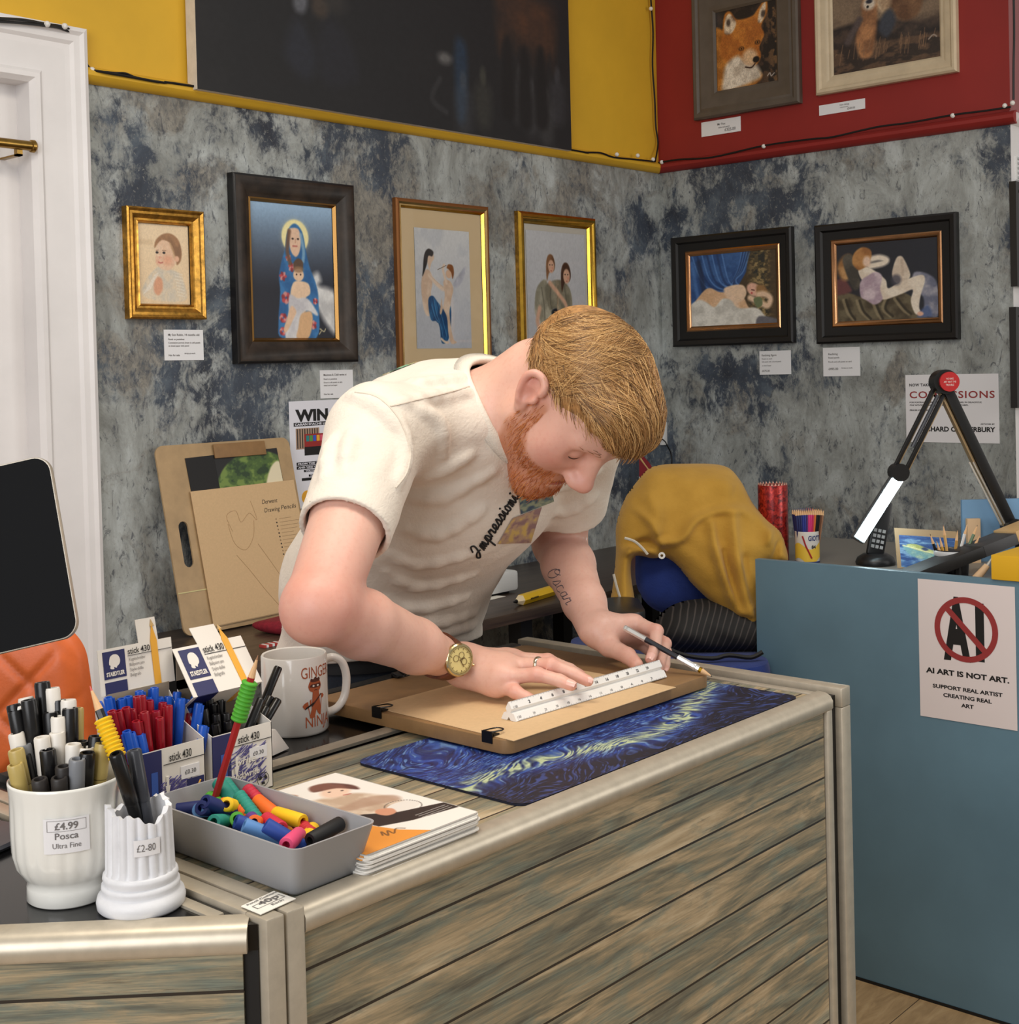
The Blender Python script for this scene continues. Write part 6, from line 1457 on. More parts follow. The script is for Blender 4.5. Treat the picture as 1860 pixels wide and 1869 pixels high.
# pencil in a silver extender, held in the left hand
pa, pb = at(1139, 1145, 1.860), at(1300, 1235, 1.800)
pe = thing('drawing_pencil', 'black pencil with silver extender ends held in the left hand', 'pencil', pa)
q = lambda t: pa.lerp(pb, t)
SILV = mat('polished_silver', (222, 220, 214), .22, .6)
MB().lathe([(0, 0), (.0036, .0002), (.0042, .002), (.0036, .004), (.0042, .006), (.0040, .0075), (.0040, (pb - pa).length * .25)], 6, 0, along(pa, pb)).build('extender', SILV, pe, smooth=25)
MB().cyl(q(.245), q(.65), .0038, seg=6).build('barrel', mat('black_pencil_lacquer', (34, 36, 42), .35), pe, smooth=25)
b = MB().cyl(q(.62), q(.855), .0044, seg=8); b.lathe([(.0044, 0), (.0052, .0005), (.0052, .0025), (.0044, .003)], 16, 0, along(q(.80), pb)); b.build('ferrule', SILV, pe, smooth=25)
MB().cyl(q(.855), q(.885), .0040, seg=6).build('gold_band', mat('gold_band', (190, 150, 40), .25, .9), pe)
MB().cyl(q(.885), q(.985), .0038, .0009, seg=10).build('wood_tip', mat('pencil_wood', (214, 172, 126), .6), pe); MB().cyl(q(.985), q(1.0), .0009, .0002, seg=8).build('lead', INK, pe)
# stack of leaflets
lz = ZC; nl = 14; th_ = .0014
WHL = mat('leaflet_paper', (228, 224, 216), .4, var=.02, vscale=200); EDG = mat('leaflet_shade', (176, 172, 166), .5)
def art_leaf():
    p = Paint(100, 142, (236, 230, 222)); 
    p.poly([(.30, .38), (.20, .50), (.24, .66), (.40, .74), (.62, .72), (.78, .66), (.86, .50), (.84, .38), (.70, .30)], (222, 206, 186), .04, col2=(190, 164, 140))
    p.poly([(.40, .60), (.52, .56), (.74, .58), (.90, .50), (.86, .42), (.66, .46), (.46, .50)], (168, 134, 112), .03, .7)
    p.ell(.70, .76, .13, .10, (232, 198, 174), .2, 1, .5); p.poly([(.60, .84), (.66, .92), (.80, .90), (.88, .78), (.84, .70), (.76, .80)], (120, 74, 60), .02, col2=(90, 54, 46))
    p.ell(.36, .82, .11, .085, (232, 200, 178), .2, 1, .3); p.poly([(.22, .86), (.30, .94), (.44, .93), (.48, .86), (.36, .88)], (150, 98, 74), .02)
    for x, y in ((.67, .78), (.75, .75), (.34, .83), (.41, .81)): p.ell(x, y, .012, .010, (64, 46, 42), .4)
    p.line([(.69, .69), (.74, .68)], .007, (180, 84, 74)); p.line([(.36, .765), (.41, .76)], .007, (180, 84, 74))
    p.poly([(1.02, .12), (1.02, .22), (.66, .30), (.50, .40), (.36, .44), (.40, .22), (.62, .16)], (34, 30, 30), .008, smooth=False)
    p.poly([(-.02, 1.02), (.10, 1.02), (.20, .52), (.36, .30), (.44, .12), (.58, -.02), (-.02, -.02)], (228, 148, 58), .006, smooth=False)
    p.ell(.78, .34, .13, .085, (226, 220, 212), .05); 
    for k in range(40): a = 2 * PI * k / 40; p.ell(.78 + .13 * math.cos(a), .34 + .085 * math.sin(a) / 1.42 * 1.42 * .7 / .7, .006, .006, (60, 56, 54), .5)
    p.poly([(.56, .36), (.62, .40), (.70, .36), (.66, .30), (.58, .30)], (206, 146, 116), .01)
    for k in range(3): p.line([(.70, .155 + .022 * k), (.97, .150 + .022 * k)], .0045, (190, 184, 178), .8, smooth=False)
    p.line([(.30, .12), (.34, .16), (.32, .10), (.38, .15), (.37, .10), (.44, .14), (.48, .11)], .006, (90, 60, 36), .8); return p
for i in range(nl):
    last = i == nl - 1; jx, jy, ja = random.uniform(-.0025, .0025), random.uniform(-.003, .003), random.uniform(-.012, .012)
    if last: jx = jy = ja = 0
    Ml = T(.850 + jx, .977 + jy, lz) @ RZ(ja)
    o = thing('leaflet', 'white and orange leaflet in the stack beside the grey tray', 'leaflet', (.850 + jx, .977 + jy, lz), group='stack of leaflets', M=Ml)
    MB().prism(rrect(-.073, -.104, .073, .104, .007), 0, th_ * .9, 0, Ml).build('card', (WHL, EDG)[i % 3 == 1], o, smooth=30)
    if last:
        o['label'] = 'topmost leaflet of the stack, with its printed picture and orange band'; del o['group']
        al = art_leaf(); al.mesh(lambda u, v: Ml @ Vector((-.0715 + .143 * u, -.1025 + .205 * v, th_ * .9 + .0002))).build('print', vcol_mat('leaflet_print', .35), o, smooth=0)
    else:
        MB().prism([(-.0735, -.100), (-.0725, -.100), (-.0725, .1), (-.0735, .1)], .0001, th_ * .85, 0, Ml).build('orange_edge', mat('orange_print', (222, 150, 70), .5), o, smooth=0) if i > nl - 4 else None
    lz += th_
for o in [o for o in bpy.data.objects if o.name.startswith('leaflet') and o.type == 'EMPTY' and 'group' in o]: o['label'] = 'white and orange leaflet lying in the stack under the printed top one'
# grey tray
GRY = mat('grey_tray_plastic', (152, 152, 154), .4, bump=.03, bscale=400)
tr = thing('pencil_grip_tray', 'grey plastic tray holding coloured pencil grips', 'tray', (.745, .98, ZC))
b = MB(); ring_ = lambda x0, y0, x1, y1, r, z: [(p[0], p[1], z) for p in rrect(x0, y0, x1, y1, r, 5)]
bo, to = (.7085, .8870, .7850, 1.078), (.6960, .8690, .7900, 1.090); t_ = .0022; ZT1 = ZC + .0475
rs = [ring_(bo[0] + .003, bo[1] + .003, bo[2] - .003, bo[3] - .003, .006, ZC), ring_(*bo, .009, ZC + .003), ring_(*to, .011, ZT1), ring_(to[0] + t_, to[1] + t_, to[2] - t_, to[3] - t_, .009, ZT1), ring_(bo[0] + t_, bo[1] + t_, bo[2] - t_, bo[3] - t_, .008, ZC + .004)]
n = len(rs[0]); vs = [p for r_ in rs for p in r_]
b.add(vs, [tuple(range(n - 1, -1, -1))] + [(j * n + i, j * n + (i + 1) % n, (j + 1) * n + (i + 1) % n, (j + 1) * n + i) for j in range(4) for i in range(n)] + [tuple(4 * n + i for i in range(n))]); b.build('shell', GRY, tr, smooth=50)
# pencil grips
GC = dict(orange=(232, 104, 28), navy=(22, 36, 96), green=(74, 158, 40), teal=(34, 138, 122), sky=(84, 130, 184), yellow=(236, 190, 24), purple=(92, 54, 130), crimson=(196, 38, 62), red=(190, 40, 48), black=(16, 15, 16), pink=(222, 74, 118), blue=(30, 62, 140))
def grip_mesh(ribbed, L=.040, r=.0067):
    m = MB(); pr = [(.0034, 0)]
    if ribbed:
        nr = max(3, int(L / .0042))
        for k in range(nr):
            z0 = k * L / nr; dz = L / nr; pr += [(r * .84, z0 + dz * .02), (r, z0 + dz * .3), (r, z0 + dz * .65), (r * .84, z0 + dz * .98)]
    else: pr += [(r * .92, .0002), (r, .0012), (r * 1.02, L / 2), (r, L - .0012), (r * .92, L - .0002)]
    pr += [(.0034, L), (.0032, L - .012), (0, L - .012)]; m.lathe(pr, 16, 0, None, False); m.lathe([(.0034, 0), (.0032, .012), (0, .012)], 16, 0, None, False); return m
GL = [('orange', 0, (95, 410), (300, 388), 1.030), ('navy', 0, (185, 452), (460, 432), 1.036), ('green', 1, (285, 312), (425, 400), 1.034), ('orange', 1, (420, 350), (545, 460), 1.030), ('teal', 1, (520, 330), (580, 365), 1.033), ('sky', 0, (560, 385), (670, 430), 1.033), ('navy', 0, (395, 520), (455, 470), 1.036), ('navy', 0, (490, 530), (620, 480), 1.035),
      ('yellow', 1, (640, 470), (665, 440), 1.033), ('purple', 1, (690, 395), (860, 465), 1.031), ('teal', 0, (760, 370), (830, 392), 1.030), ('crimson', 1, (860, 480), (1090, 670), 1.036), ('yellow', 0, (980, 480), (1225, 560), 1.035), ('orange', 0, (960, 520), (1045, 545), 1.028), ('orange', 1, (690, 520), (830, 525), 1.029), ('purple', 1, (778, 650), (782, 570), 1.029),
      ('red', 1, (1270, 545), (1350, 610), 1.029), ('black', 0, (1275, 705), (1535, 590), 1.038), ('pink', 0, (1200, 630), (1075, 785), 1.037), ('yellow', 0, (1240, 740), (1300, 630), 1.028), ('teal', 1, (1030, 425), (1115, 460), 1.029), ('teal', 0, (500, 600), (530, 570), 1.029), ('black', 0, (590, 590), (680, 570), 1.027), ('sky', 0, (400, 560), (430, 540), 1.029), ('blue', 0, (870, 680), (975, 665), 1.024), ('sky', 0, (960, 730), (1050, 720), 1.026), ('blue', 0, (1150, 775), (1215, 770), 1.028), ('orange', 0, (850, 640), (880, 590), 1.024), ('green', 0, (690, 640), (705, 600), 1.022), ('crimson', 1, (880, 450), (935, 470), 1.031),
      ('purple', 0, (880, 705), (950, 735), 1.020), ('green', 1, (640, 640), (560, 610), 1.014), ('red', 1, (760, 690), (700, 660), 1.013), ('blue', 0, (480, 620), (400, 590), 1.014), ('orange', 0, (1000, 620), (1120, 640), 1.014), ('navy', 0, (860, 540), (760, 540), 1.014)]
gi = {}
for c, ribbed, a, b_, z in GL:
    A = onz(290 + a[0] / 4.65, 1380 + a[1] / 4.65, z); B = onz(290 + b_[0] / 4.65, 1380 + b_[1] / 4.65, z); dv = (B - A); Ln = min(max(dv.length, .001), .042)
    if dv.length < .022: dv = dv.normalized() * .8 + Vector((0, 0, random.uniform(-.5, -.2))) ; dv = -dv if False else dv
    dirv = dv.normalized(); dirv.z += random.uniform(-.12, .12); dirv.normalize(); mid_ = (A + B) / 2; LL = .038
    if Ln >= .022: a0 = mid_ - dirv * LL / 2
    else: a0 = B - dirv * LL; 
    # keep the grip inside the tray's walls
    for pt in (a0, a0 + dirv * LL):
        for ax_, lo_, hi_ in ((0, .7085 + .003, .783 - .003), (1, .889, 1.078), (2, ZC + .011, 1.2)):
            if pt[ax_] < lo_: a0[ax_] += lo_ - pt[ax_]
            if pt[ax_] > hi_: a0[ax_] -= pt[ax_] - hi_
    key = (c, ribbed)
    g = grip_mesh(ribbed).build('pencil_grip', mat('grip_' + c, GC[c], .6), None, smooth=50) if key not in gi else gi[key][0][0].copy()
    if key in gi: COL.objects.link(g)
    g.matrix_basis = along(a0, a0 + dirv); gi.setdefault(key, []).append((g, a0 + dirv * LL / 2))
for (c, ribbed), lst in gi.items():
    for g, _ in lst: tag(g, '', 'pencil grip', 'pencil grips in the grey tray')
    kind = ('ribbed ' if ribbed else 'smooth ') + {'sky': 'light blue', 'navy': 'navy blue', 'blue': 'dark blue'}.get(c, c) + ' pencil grip in the grey tray'
    if len(lst) == 1: lst[0][0]['label'] = 'only ' + kind
    else: order_labels(lst, kind, 'of its colour')
# pencils with grips
def grip_pencil(label, tip, foot, col, tipcol, gcol, g0, g1, Lw=.022):
    t = thing('pencil', label, 'pencil', foot); L = (foot - tip).length; q = lambda d_: tip + (foot - tip) * (d_ / L)
    MB().cyl(q(.0045), q(Lw), .0011, .0036, seg=10).build('wood_tip', mat('pencil_wood', (214, 172, 126), .6), t); MB().cyl(tip, q(.0048), .0003, .0011, seg=8).build('lead', mat(*tipcol), t)
    MB().cyl(q(Lw), foot, .0037, seg=6).build('barrel', mat(*col), t, smooth=25)
    m = MB(); k = 10; pr = []
    for i in range(k): z0 = g0 + (g1 - g0) * i / k; dz = (g1 - g0) / k; pr += [(.0060, z0 + dz * .03), (.0078, z0 + dz * .3), (.0078, z0 + dz * .68), (.0060, z0 + dz * .97)]
    m.lathe([(.0037, g0)] + pr + [(.0037, g1)], 20, 0, along(tip, foot), False); m.build('grip', mat(*gcol), t, smooth=60); return t
tip = at(471, 1196, 1.275); foot = onz(394, 1462, 1.0068)
grip_pencil('red pencil with a green ribbed grip leaning out of the grey tray', tip, Vector((.752, 1.070, 1.012)), ('pencil_red', (160, 34, 36), .3), ('lead_brown', (150, 110, 80), .6), ('grip_green', GC['green'], .6), .026, .066)
# column pot and its pens
cc_ = Vector((.6215, .980, .9993)); PLAST = mat('white_plaster', (216, 216, 218), .45, var=.02, vscale=60, bump=.12, bscale=180)
cp = thing('column_pot', 'white broken-column pen pot with price label beside the big white pot', 'pot', cc_)
Mc = T(cc_)
def crown(a): return .0815 + .0045 * math.sin(a * 2 + 1.9) + .0028 * math.sin(a * 5 + .4) + .0012 * math.sin(a * 17)
b = MB(); seg = 144; pro = [(.029, .030), (.0285, .034), (.028, .05), (.0275, .07), (.0272, 1.0), (.0222, 1.0), (.0222, .04), (0, .04)]
vs = []; 
for i in range(seg):
    a = 2 * PI * i / seg; fl = .5 + .5 * math.cos(a * 20); dep = .0022 * (fl ** 2.2)
    for j, (r, z) in enumerate(pro):
        zz = crown(a) - (.0008 if j == 5 else 0) if z == 1.0 else z; rr_ = r - (dep if 1 <= j <= 4 else 0); vs.append((rr_ * math.cos(a), rr_ * math.sin(a), zz))
n = len(pro); b.add(vs, [(i * n + j, ((i + 1) % seg) * n + j, ((i + 1) % seg) * n + j + 1, i * n + j + 1) for i in range(seg) for j in range(n - 1)], 0, Mc); b.build('fluted_shaft', PLAST, cp, smooth=40)
MB().lathe([(0, 0), (.0335, 0), (.0358, .0025), (.0364, .0075), (.0350, .0125), (.0322, .0140), (.0315, .0160), (.0322, .0185), (.0318, .0215), (.0300, .0225), (.0302, .0245), (.0310, .0270), (.0304, .0300), (.0288, .0312), (0, .0312)], 48, 0, Mc).build('base', PLAST, cp, smooth=60)
tc = -FWD.copy(); tc.z = 0; tc.normalize(); rt = RGT.copy(); rt.z = 0; rt.normalize()
def cylmap(C, r): return lambda s, z, o=0.0: C + (tc * math.cos(s / r) + rt * math.sin(s / r)) * (r + o) + Vector((0, 0, z))
cm = cylmap(cc_, .0283); b = MB()
b.grid(lambda u, v: cm(.003 + .0215 * u, .0505 + .0135 * v, .0004), 10, 3); b.build('label', mat('sticker_white', (224, 222, 222), .45), cp, smooth=0)
b = MB(); put_text(b, '£2-80', .0055, .0545, h=.0058, w=.0150, fn=lambda x, y, z: cm(x, y, .0008)); b.build('price', INKG, cp, smooth=0)
def pen(name, label, cat, top, foot, r, mb_, extra=None, group=None, cap=.055):
    t = thing(name, label, cat, foot, group=group); q = (top - foot); L = q.length; cut = top - q.normalized() * min(cap, L * .5)
    MB().lathe([(r * .55, 0), (r * .9, .003), (r * .95, .01), (r * .95, (cut - foot).length)], 14, 0, along(foot, top)).build('barrel', mb_, t, smooth=40)
    MB().lathe([(r * 1.0, 0), (r * 1.06, .001), (r * 1.04, (top - cut).length - .0015), (r * .85, (top - cut).length), (r * .55, (top - cut).length), (r * .5, (top - cut).length - .004), (0, (top - cut).length - .004)], 16, 0, along(cut, top), True).build('cap', extra or mb_, t, smooth=40)
    return t
BLKP = mat('glossy_black_plastic', (14, 14, 15), .28); GRYP = mat('graphite_plastic', (52, 54, 60), .3)
def incol(px, py, Z): return at(px, py, Z)
t = pen('pen', 'black capped pen standing in the white column pot, left of the grey one', 'pen', at(211, 1375, 1.105), cc_ + Vector((.010, .004, .042)), .0058, BLKP)
M_ = along(at(211, 1375, 1.105), cc_ + Vector((.010, .004, .042)), (0, 0, 1)); b = MB(); b.box((-.0014, -.0085, .002), (.0014, -.0062, .040), 0, M_ @ RZ(2.2)); b.build('pocket_clip', BLKP, t, bevel=.0005)
pen('pen', 'dark grey capped pen standing in the white column pot, right of the black one', 'pen', at(244, 1368, 1.13), cc_ + Vector((.009, -.004, .042)), .0060, GRYP)
grip_pencil('black pencil with a yellow ribbed grip standing in the white column pot', at(164, 1252, 1.16), cc_ + Vector((.0125, .0, .045)), ('pencil_black', (20, 20, 22), .35), ('lead_pink', (206, 96, 92), .6), ('grip_yellow', GC['yellow'], .6), .030, .066)
# big white fluted pot and its markers
pc = Vector((.5965, 1.0505, .9993)); CER = mat('white_glazed_china', (226, 224, 216), .14, coat=.4)
po = thing('plant_pot', 'big white fluted china pot full of markers at left', 'pot', pc); Mp = T(pc)
outer = [(0, 0), (.0335, 0), (.0350, .0015), (.0345, .013), (.0335, .0165), (.0370, .0215), (.0425, .030), (.0455, .042), (.0462, .060), (.0462, .080), (.0468, .092), (.0478, .1005), (.0478, .1020), (.0468, .1030), (.0455, .1020), (.0440, .090), (.0430, .06), (.040, .035), (.030, .024), (0, .022)]
MB().lathe(outer, 120, 0, Mp, True, lambda r, z, a: r + (.0011 * abs(math.cos(a * 11)) - .0006 if (.022 < z < .092 and r > .036 and r > .0441 * min(1, .9 + z)) else 0)).build('bowl', CER, po, smooth=60)
pm_ = cylmap(pc, .0475); b = MB(); LZ = lambda s, z, o: pm_(s, z, o)
b.grid(lambda u, v: LZ(-.004 + .037 * u, .0515 + .029 * v, .0002), 14, 3); b.build('label', mat('sticker_white', (224, 222, 222), .45), po, smooth=0)
b = MB(); fnl = lambda x, y, z: LZ(x, y, .0006)
put_text(b, '£4.99', .0145, .0715, h=.0056, w=.0185, align='C', fn=fnl, bold=.02); put_text(b, 'Posca', .0145, .0635, h=.0052, w=.0185, align='C', fn=fnl, bold=.012); put_text(b, 'Ultra Fine', .0145, .0560, h=.0042, w=.0225, align='C', fn=fnl)
for (x0, z0, x1, z1) in ((-.001, .0698, .0302, .0701), (-.001, .0786, .0302, .0789), (-.001, .0698, -.0007, .0789), (.0299, .0698, .0302, .0789)): b.grid(lambda u, v: fnl(x0 + (x1 - x0) * u, z0 + (z1 - z0) * v, 0), 12, 1)
b.build('lettering', INKG, po, smooth=0)
MC = dict(black=((17, 16, 17), .3), white=((222, 216, 206), .4), gold=((178, 156, 92), .35), silver=((122, 124, 128), .3), charcoal=((42, 38, 36), .45))
ML = [('black', 510, 165, 1), ('white', 630, 235, 1), ('white', 262, 345, 1), ('white', 150, 440, 1), ('black', 25, 420, 1), ('black', 120, 505, .7), ('black', 345, 380, .6), ('black', 715, 380, 1), ('white', 830, 378, 1), ('black', 850, 480, .7), ('gold', 920, 480, .8), ('black', 610, 530, .6), ('white', 710, 580, .4), ('white', 690, 775, .2), ('white', 150, 785, .1), ('silver', 280, 925, .0), ('gold', 190, 985, -.3), ('black', 275, 1055, -.5), ('white', 505, 830, -.1), ('black', 575, 985, -.4), ('white', 890, 915, .0), ('white', 1050, 955, .1), ('black', 1170, 820, .4), ('gold', 1250, 905, .3), ('gold', 1190, 985, .1), ('charcoal', 765, 1185, -.7), ('charcoal', 475, 1340, -1), ('charcoal', 715, 1320, -1), ('silver', 935, 1095, -.7), ('black', 1060, 1020, -.2), ('gold', 60, 1180, -.9), ('black', 990, 880, .4)]
mk = {}; placed = []
for c, x, y, row in ML:
    for att in range(40):
        top = at(x / 6.643, 1220 + y / 6.643, pc.dot(FWD) - CAM.dot(FWD) + .028 * (row if att == 0 else row + random.uniform(-.25, .25)))
        h_ = top.z - (pc.z + .026); off = top - pc; off.z = 0
        foot = pc + Vector((off.x * .55, off.y * .55, .0262)); fo = Vector((foot.x - pc.x, foot.y - pc.y, 0))
        if fo.length > .024: fo = fo * (.024 / fo.length); foot = pc + Vector((fo.x, fo.y, .0262))
        # stay inside the rim
        k = (pc.z + .10 - foot.z) / max(.02, top.z - foot.z); rim = foot.lerp(top, min(1, k)) - pc; rim.z = 0
        if rim.length > .036: top = top + (rim.normalized() * (.036 - rim.length)) * 1.0
        if all((top - q).length > .010 or att == 39 for q in placed): break
    placed.append(top)
    if c not in mk:
        col, ro = MC[c]; mm = mat('marker_' + c, col, ro); pr = bpy.data.objects.new('marker_pen', None); COL.objects.link(pr)
        MB().lathe([(.0045, 0), (.0066, .002), (.0066, .070)], 16).build('barrel', mm, pr, smooth=40)
        MB().lathe([(.0064, .0705), (.0068, .0715), (.0068, .0985), (.0062, .1000), (.0044, .1000), (.0040, .0955), (0, .0955)], 18).build('cap', mm, pr, smooth=40)
        mk[c] = [pr]; o = pr
    else: o = dup(mk[c][0], Matrix.Identity(4)); mk[c].append(o)
    L = (top - foot).length; dv = (top - foot).normalized(); M_ = along(foot, top)
    M_ = M_ @ Matrix.Diagonal((1, 1, L / .100, 1)); o['_'] = 0
    mk.setdefault('_pos', []).append((c, o, M_, top))
for c, o, M_, top in mk['_pos']: o.matrix_basis = M_; del o['_']; tag(o, '', 'marker pen', 'markers in the big white pot')
for c in MC:
    lst = [(o, top) for cc__, o, M_, top in mk['_pos'] if cc__ == c]
    order_labels(lst, {'charcoal': 'dull charcoal', 'gold': 'khaki gold', 'silver': 'silver grey'}.get(c, c) + ' marker in the big white pot', 'of its colour')
# erasers behind the column pot
for i, (lab, dz, w) in enumerate((('cream eraser block behind the column pot, the lower of two', 0, 1.0), ('cream eraser block behind the column pot, the upper of two', .0125, 1.05))):
    Me = T(.7065 - .024, 1.066 + .004, 1.0043 + dz) @ RZ(-.45 + .18 * i)
    e_ = thing('eraser_block', lab, 'eraser', Me.translation, M=Me)
    MB().box((-.020 * w, -.012, 0), (.020 * w, .012, .0122), 0, Me).build('block', mat('cream_eraser', (226, 214, 190), .6), e_, bevel=.0015)
# cardboard boxes of stick pens
CARD = mat('white_box_card', (224, 218, 208), .5); CARDI = mat('grey_box_inside', (150, 136, 116), .7); NAVY = mat('navy_print', (28, 32, 84), .45); SCRIB = mat('violet_scribble', (84, 78, 138), .5); YELP = mat('yellow_pen_print', (222, 160, 40), .4); SCRB2 = mat('blue_pen_print', (50, 84, 160), .45)
def helmet(b, M, mi):
    b.prism(spline([(.1, .0), (.12, .22), (.02, .30), (.04, .55), (.16, .86), (.45, 1.0), (.80, .92), (.98, .60), (.92, .28), (.70, .12), (.62, .0), (.42, .10), (.40, -.06)], 4), 0, .0004, mi, M)
def front_print(M, w, h, second):
    b = MB(); Z = lambda x, y, x1, y1, mi, z=.0005: b.box((x, y, 0), (x1, y1, z), mi, M)
    Z(0, 0, w * .30, h * .99, 1); put_text(b, 'stick 430', w * .42, h * .80, w=w * .36, h=h * .11, M=M, z=.0008, mi=2, bold=.01); Z(w * .33, h * .765, w * .99, h * .772, 2, .0008)
    rg = random.Random(4 + second)
    for i in range(150):
        x, y = w * rg.uniform(.26, .66 if not second else .86), h * (rg.uniform(.08, .52) if not second else rg.uniform(.12, .70)); a = .5 + rg.uniform(-.25, .25); L = rg.uniform(.004, .012)
        x = min(x, w * .90 - L); b.box((0, -.00022, 0), (L, .00022, .0007 + .0000015 * i), 3, M @ T(x, y, 0) @ RZ(a))
    b.box((w * .13, h * .18, 0), (w * .23, h * .70, .0008), 4, M); b.box((w * .14, h * .05, 0), (w * .22, h * .18, .0008), 5, M)
    put_text(b, 'write', w * .36, h * (.22 if not second else .48), w=w * .34, h=h * .10, M=M, z=.0013, mi=0, bold=.02, shear=.2)
    if second: put_text(b, 'and write', w * .30, h * .28, w=w * .46, h=h * .09, M=M, z=.0013, mi=0, bold=.02, shear=.2)
    b.prism([(w * .345, h * .47), (w * .375, h * .28), (w * .42, h * .47), (w * .40, h * .47), (w * .40, h * .60), (w * .365, h * .60), (w * .365, h * .47)][::1], 0, .0014, 0, M)
    b.box((w * .60, h * .50, 0), (w * .90, h * .68, .0010), 6, M); put_text(b, '£0.30', w * .66, h * .56, w=w * .18, h=h * .06, M=M, z=.0013, mi=2)
    if not second: b.box((w * .70, h * .16, 0), (w * .97, h * .48, .0010), 1, M); b.tube([M @ Vector(p) for p in ((w * .78, h * .34, .0012), (w * .82, h * .29, .0012), (w * .91, h * .43, .0012))], .0009, 5, 5)
    else:
        C_ = M @ T(w * .82, h * .16, .0009); b.lathe([(.0072, 0), (.0078, .0002), (.0072, .0004)], 28, 2, C_, False)
        for k in range(3): b.prism([(-.0022, -.0052), (.0022, -.0052), (.0014, -.0024), (-.0014, -.0024)], 0, .0004, 2, C_ @ RZ(k * 2 * PI / 3))
    return b
MATS = [CARD, NAVY, INK, SCRIB, SCRB2, YELP, mat('sticker_white', (224, 222, 222))]
def flap_print(M, w, h, tab):
    """printed face of the display flap, w x h with a tab on top"""
    b = MB(); b.box((w * .06, h * .34, 0), (w * .35, h * .94, .0005), 1, M); b.box((w * .06, 0, 0), (w * .35, h * .27, .0005), 1, M)
    helmet(b, M @ T(w * .13, h * .56, .0004) @ Matrix.Diagonal((w * .15, h * .30, 1, 1)), 0); put_text(b, 'STAEDTLER', w * .205, h * .40, w=w * .24, h=h * .085, M=M, z=.0009, mi=0, bold=.04, align='C')
    put_text(b, 'stick 430', w * .39, h * .80, w=w * .30, h=h * .13, M=M, z=.0008, mi=2, bold=.01); b.box((w * .39, h * .765, 0), (w * .995, h * .773, .0007), 2, M)
    for i, s in enumerate(('Kugelschreiber', 'Ballpoint pen', 'Stylo-bille', 'Boligrafo')): put_text(b, s, w * .40, h * (.65 - .115 * i), w=w * (.22, .20, .18, .14)[i], h=h * .07, M=M, z=.0007, mi=6)
    x = w * .72; b.prism([(x, h * .02), (x + w * .085, h * .02), (x + w * .075, h * 1.0), (x + w * .02, h + tab * .72), (x - w * .012, h * 1.0)], 0, .0009, 5, M); b.prism([(x + w * .058, h + tab * .62), (x + w * .018, h + tab * .92), (x + w * .0, h + tab * .62)], 0, .0008, 7, M)
    return b
FM = MATS[:6] + [INKG, mat('pale_wood_print', (196, 164, 110), .5)]
def pen_box(label, x0, x1, y0, dep, zf, folded):
    t = thing('pen_box', label, 'pen box', ((x0 + x1) / 2, y0 + dep / 2, ZC)); w = x1 - x0; c = .0008
    b = MB().box((x0, y0, ZC), (x1, y0 + c, zf)); b.build('front_wall', CARD, t, smooth=0)
    b = MB()
    for x in (x0, x1 - c): b.prism([(y0, ZC), (y0 + dep, ZC), (y0 + dep, zf + .042), (y0 + dep * .55, zf + .012), (y0, zf)], x, x + c, 0, Matrix(((0, 0, 1, 0), (1, 0, 0, 0), (0, 1, 0, 0), (0, 0, 0, 1))))
    b.box((x0, y0, ZC), (x1, y0 + dep, ZC + c)); b.build('side_walls', CARD, t, smooth=0)
    MB().box((x0, y0 + dep - c, ZC), (x1, y0 + dep, zf + .050)).build('back_wall', CARDI, t, smooth=0)
    fp = front_print(basis((x0, y0 - .00005, ZC), (1, 0, 0), (0, 0, 1), (0, -1, 0)), w, zf - ZC, folded); fp.build('front_print', MATS, t, smooth=0)
    if not folded:
        z0, h, tab = zf + .049, .046, .024; Mf = basis((x0 - .006, y0 + dep, z0), (1, 0, 0), (0, .12, .993), (0, -.993, .12)); ww = w + .014
        MB().prism([(0, 0), (ww, 0), (ww, h), (ww * .82, h), (ww * .80, h + tab), (ww * .53, h + tab), (ww * .55, h), (0, h)], -c, 0, 0, Mf).build('display_flap', CARD, t, smooth=0); flap_print(Mf @ T(0, 0, .0001), ww, h, tab).build('flap_print', FM, t, smooth=0)
    else:
        top = Vector((x0 - .004, y0 + dep, 1.154)); low = Vector((x0 - .004, y0 + dep - .036, 1.108)); v_ = (top - low); h = v_.length; v_ /= h; u_ = Vector((1, .0, 0)); n2 = u_.cross(v_); n2 = n2 if n2.y < 0 else -n2
        Mf = basis(low, u_, v_, n2); ww = w + .012; tab = .020
        MB().prism([(0, 0), (ww, 0), (ww, h), (ww * .72, h), (ww * .70, h + tab), (ww * .34, h + tab), (ww * .36, h), (0, h)], -c, 0, 0, Mf).build('display_flap', CARD, t, smooth=0); flap_print(Mf @ T(0, 0, .0001), ww, h, tab).build('flap_print', FM, t, smooth=0)
        und = Vector((x0 - .004, y0 + dep - .004, 1.086)); e = (low - und); hu = e.length; e /= hu; nn = u_.cross(e); nn = nn if nn.y < 0 else -nn; Mu = basis(und, u_, e, nn)
        b = MB().box((0, 0, -c), (ww, hu, 0), 0, Mu); b.box((ww * .06, 0, 0), (ww * .35, hu, .0004), 1, Mu); b.box((ww * .72, 0, 0), (ww * .80, hu, .0004), 5, Mu); b.build('folded_under_flap', FM, t, smooth=0)
        MB().box((x0, y0 + dep - c, zf + .04), (x1, y0 + dep, 1.150)).build('back_upper_wall', CARDI, t, smooth=0)
    return t
pen_box('open white box of blue and red stick pens, with its printed flap standing up', .733, .806, 1.147, .060, 1.0715, False)
pen_box('white box of black stick pens with its printed flap folded into a roof', .8155, .892, 1.147, .060, 1.0700, True)
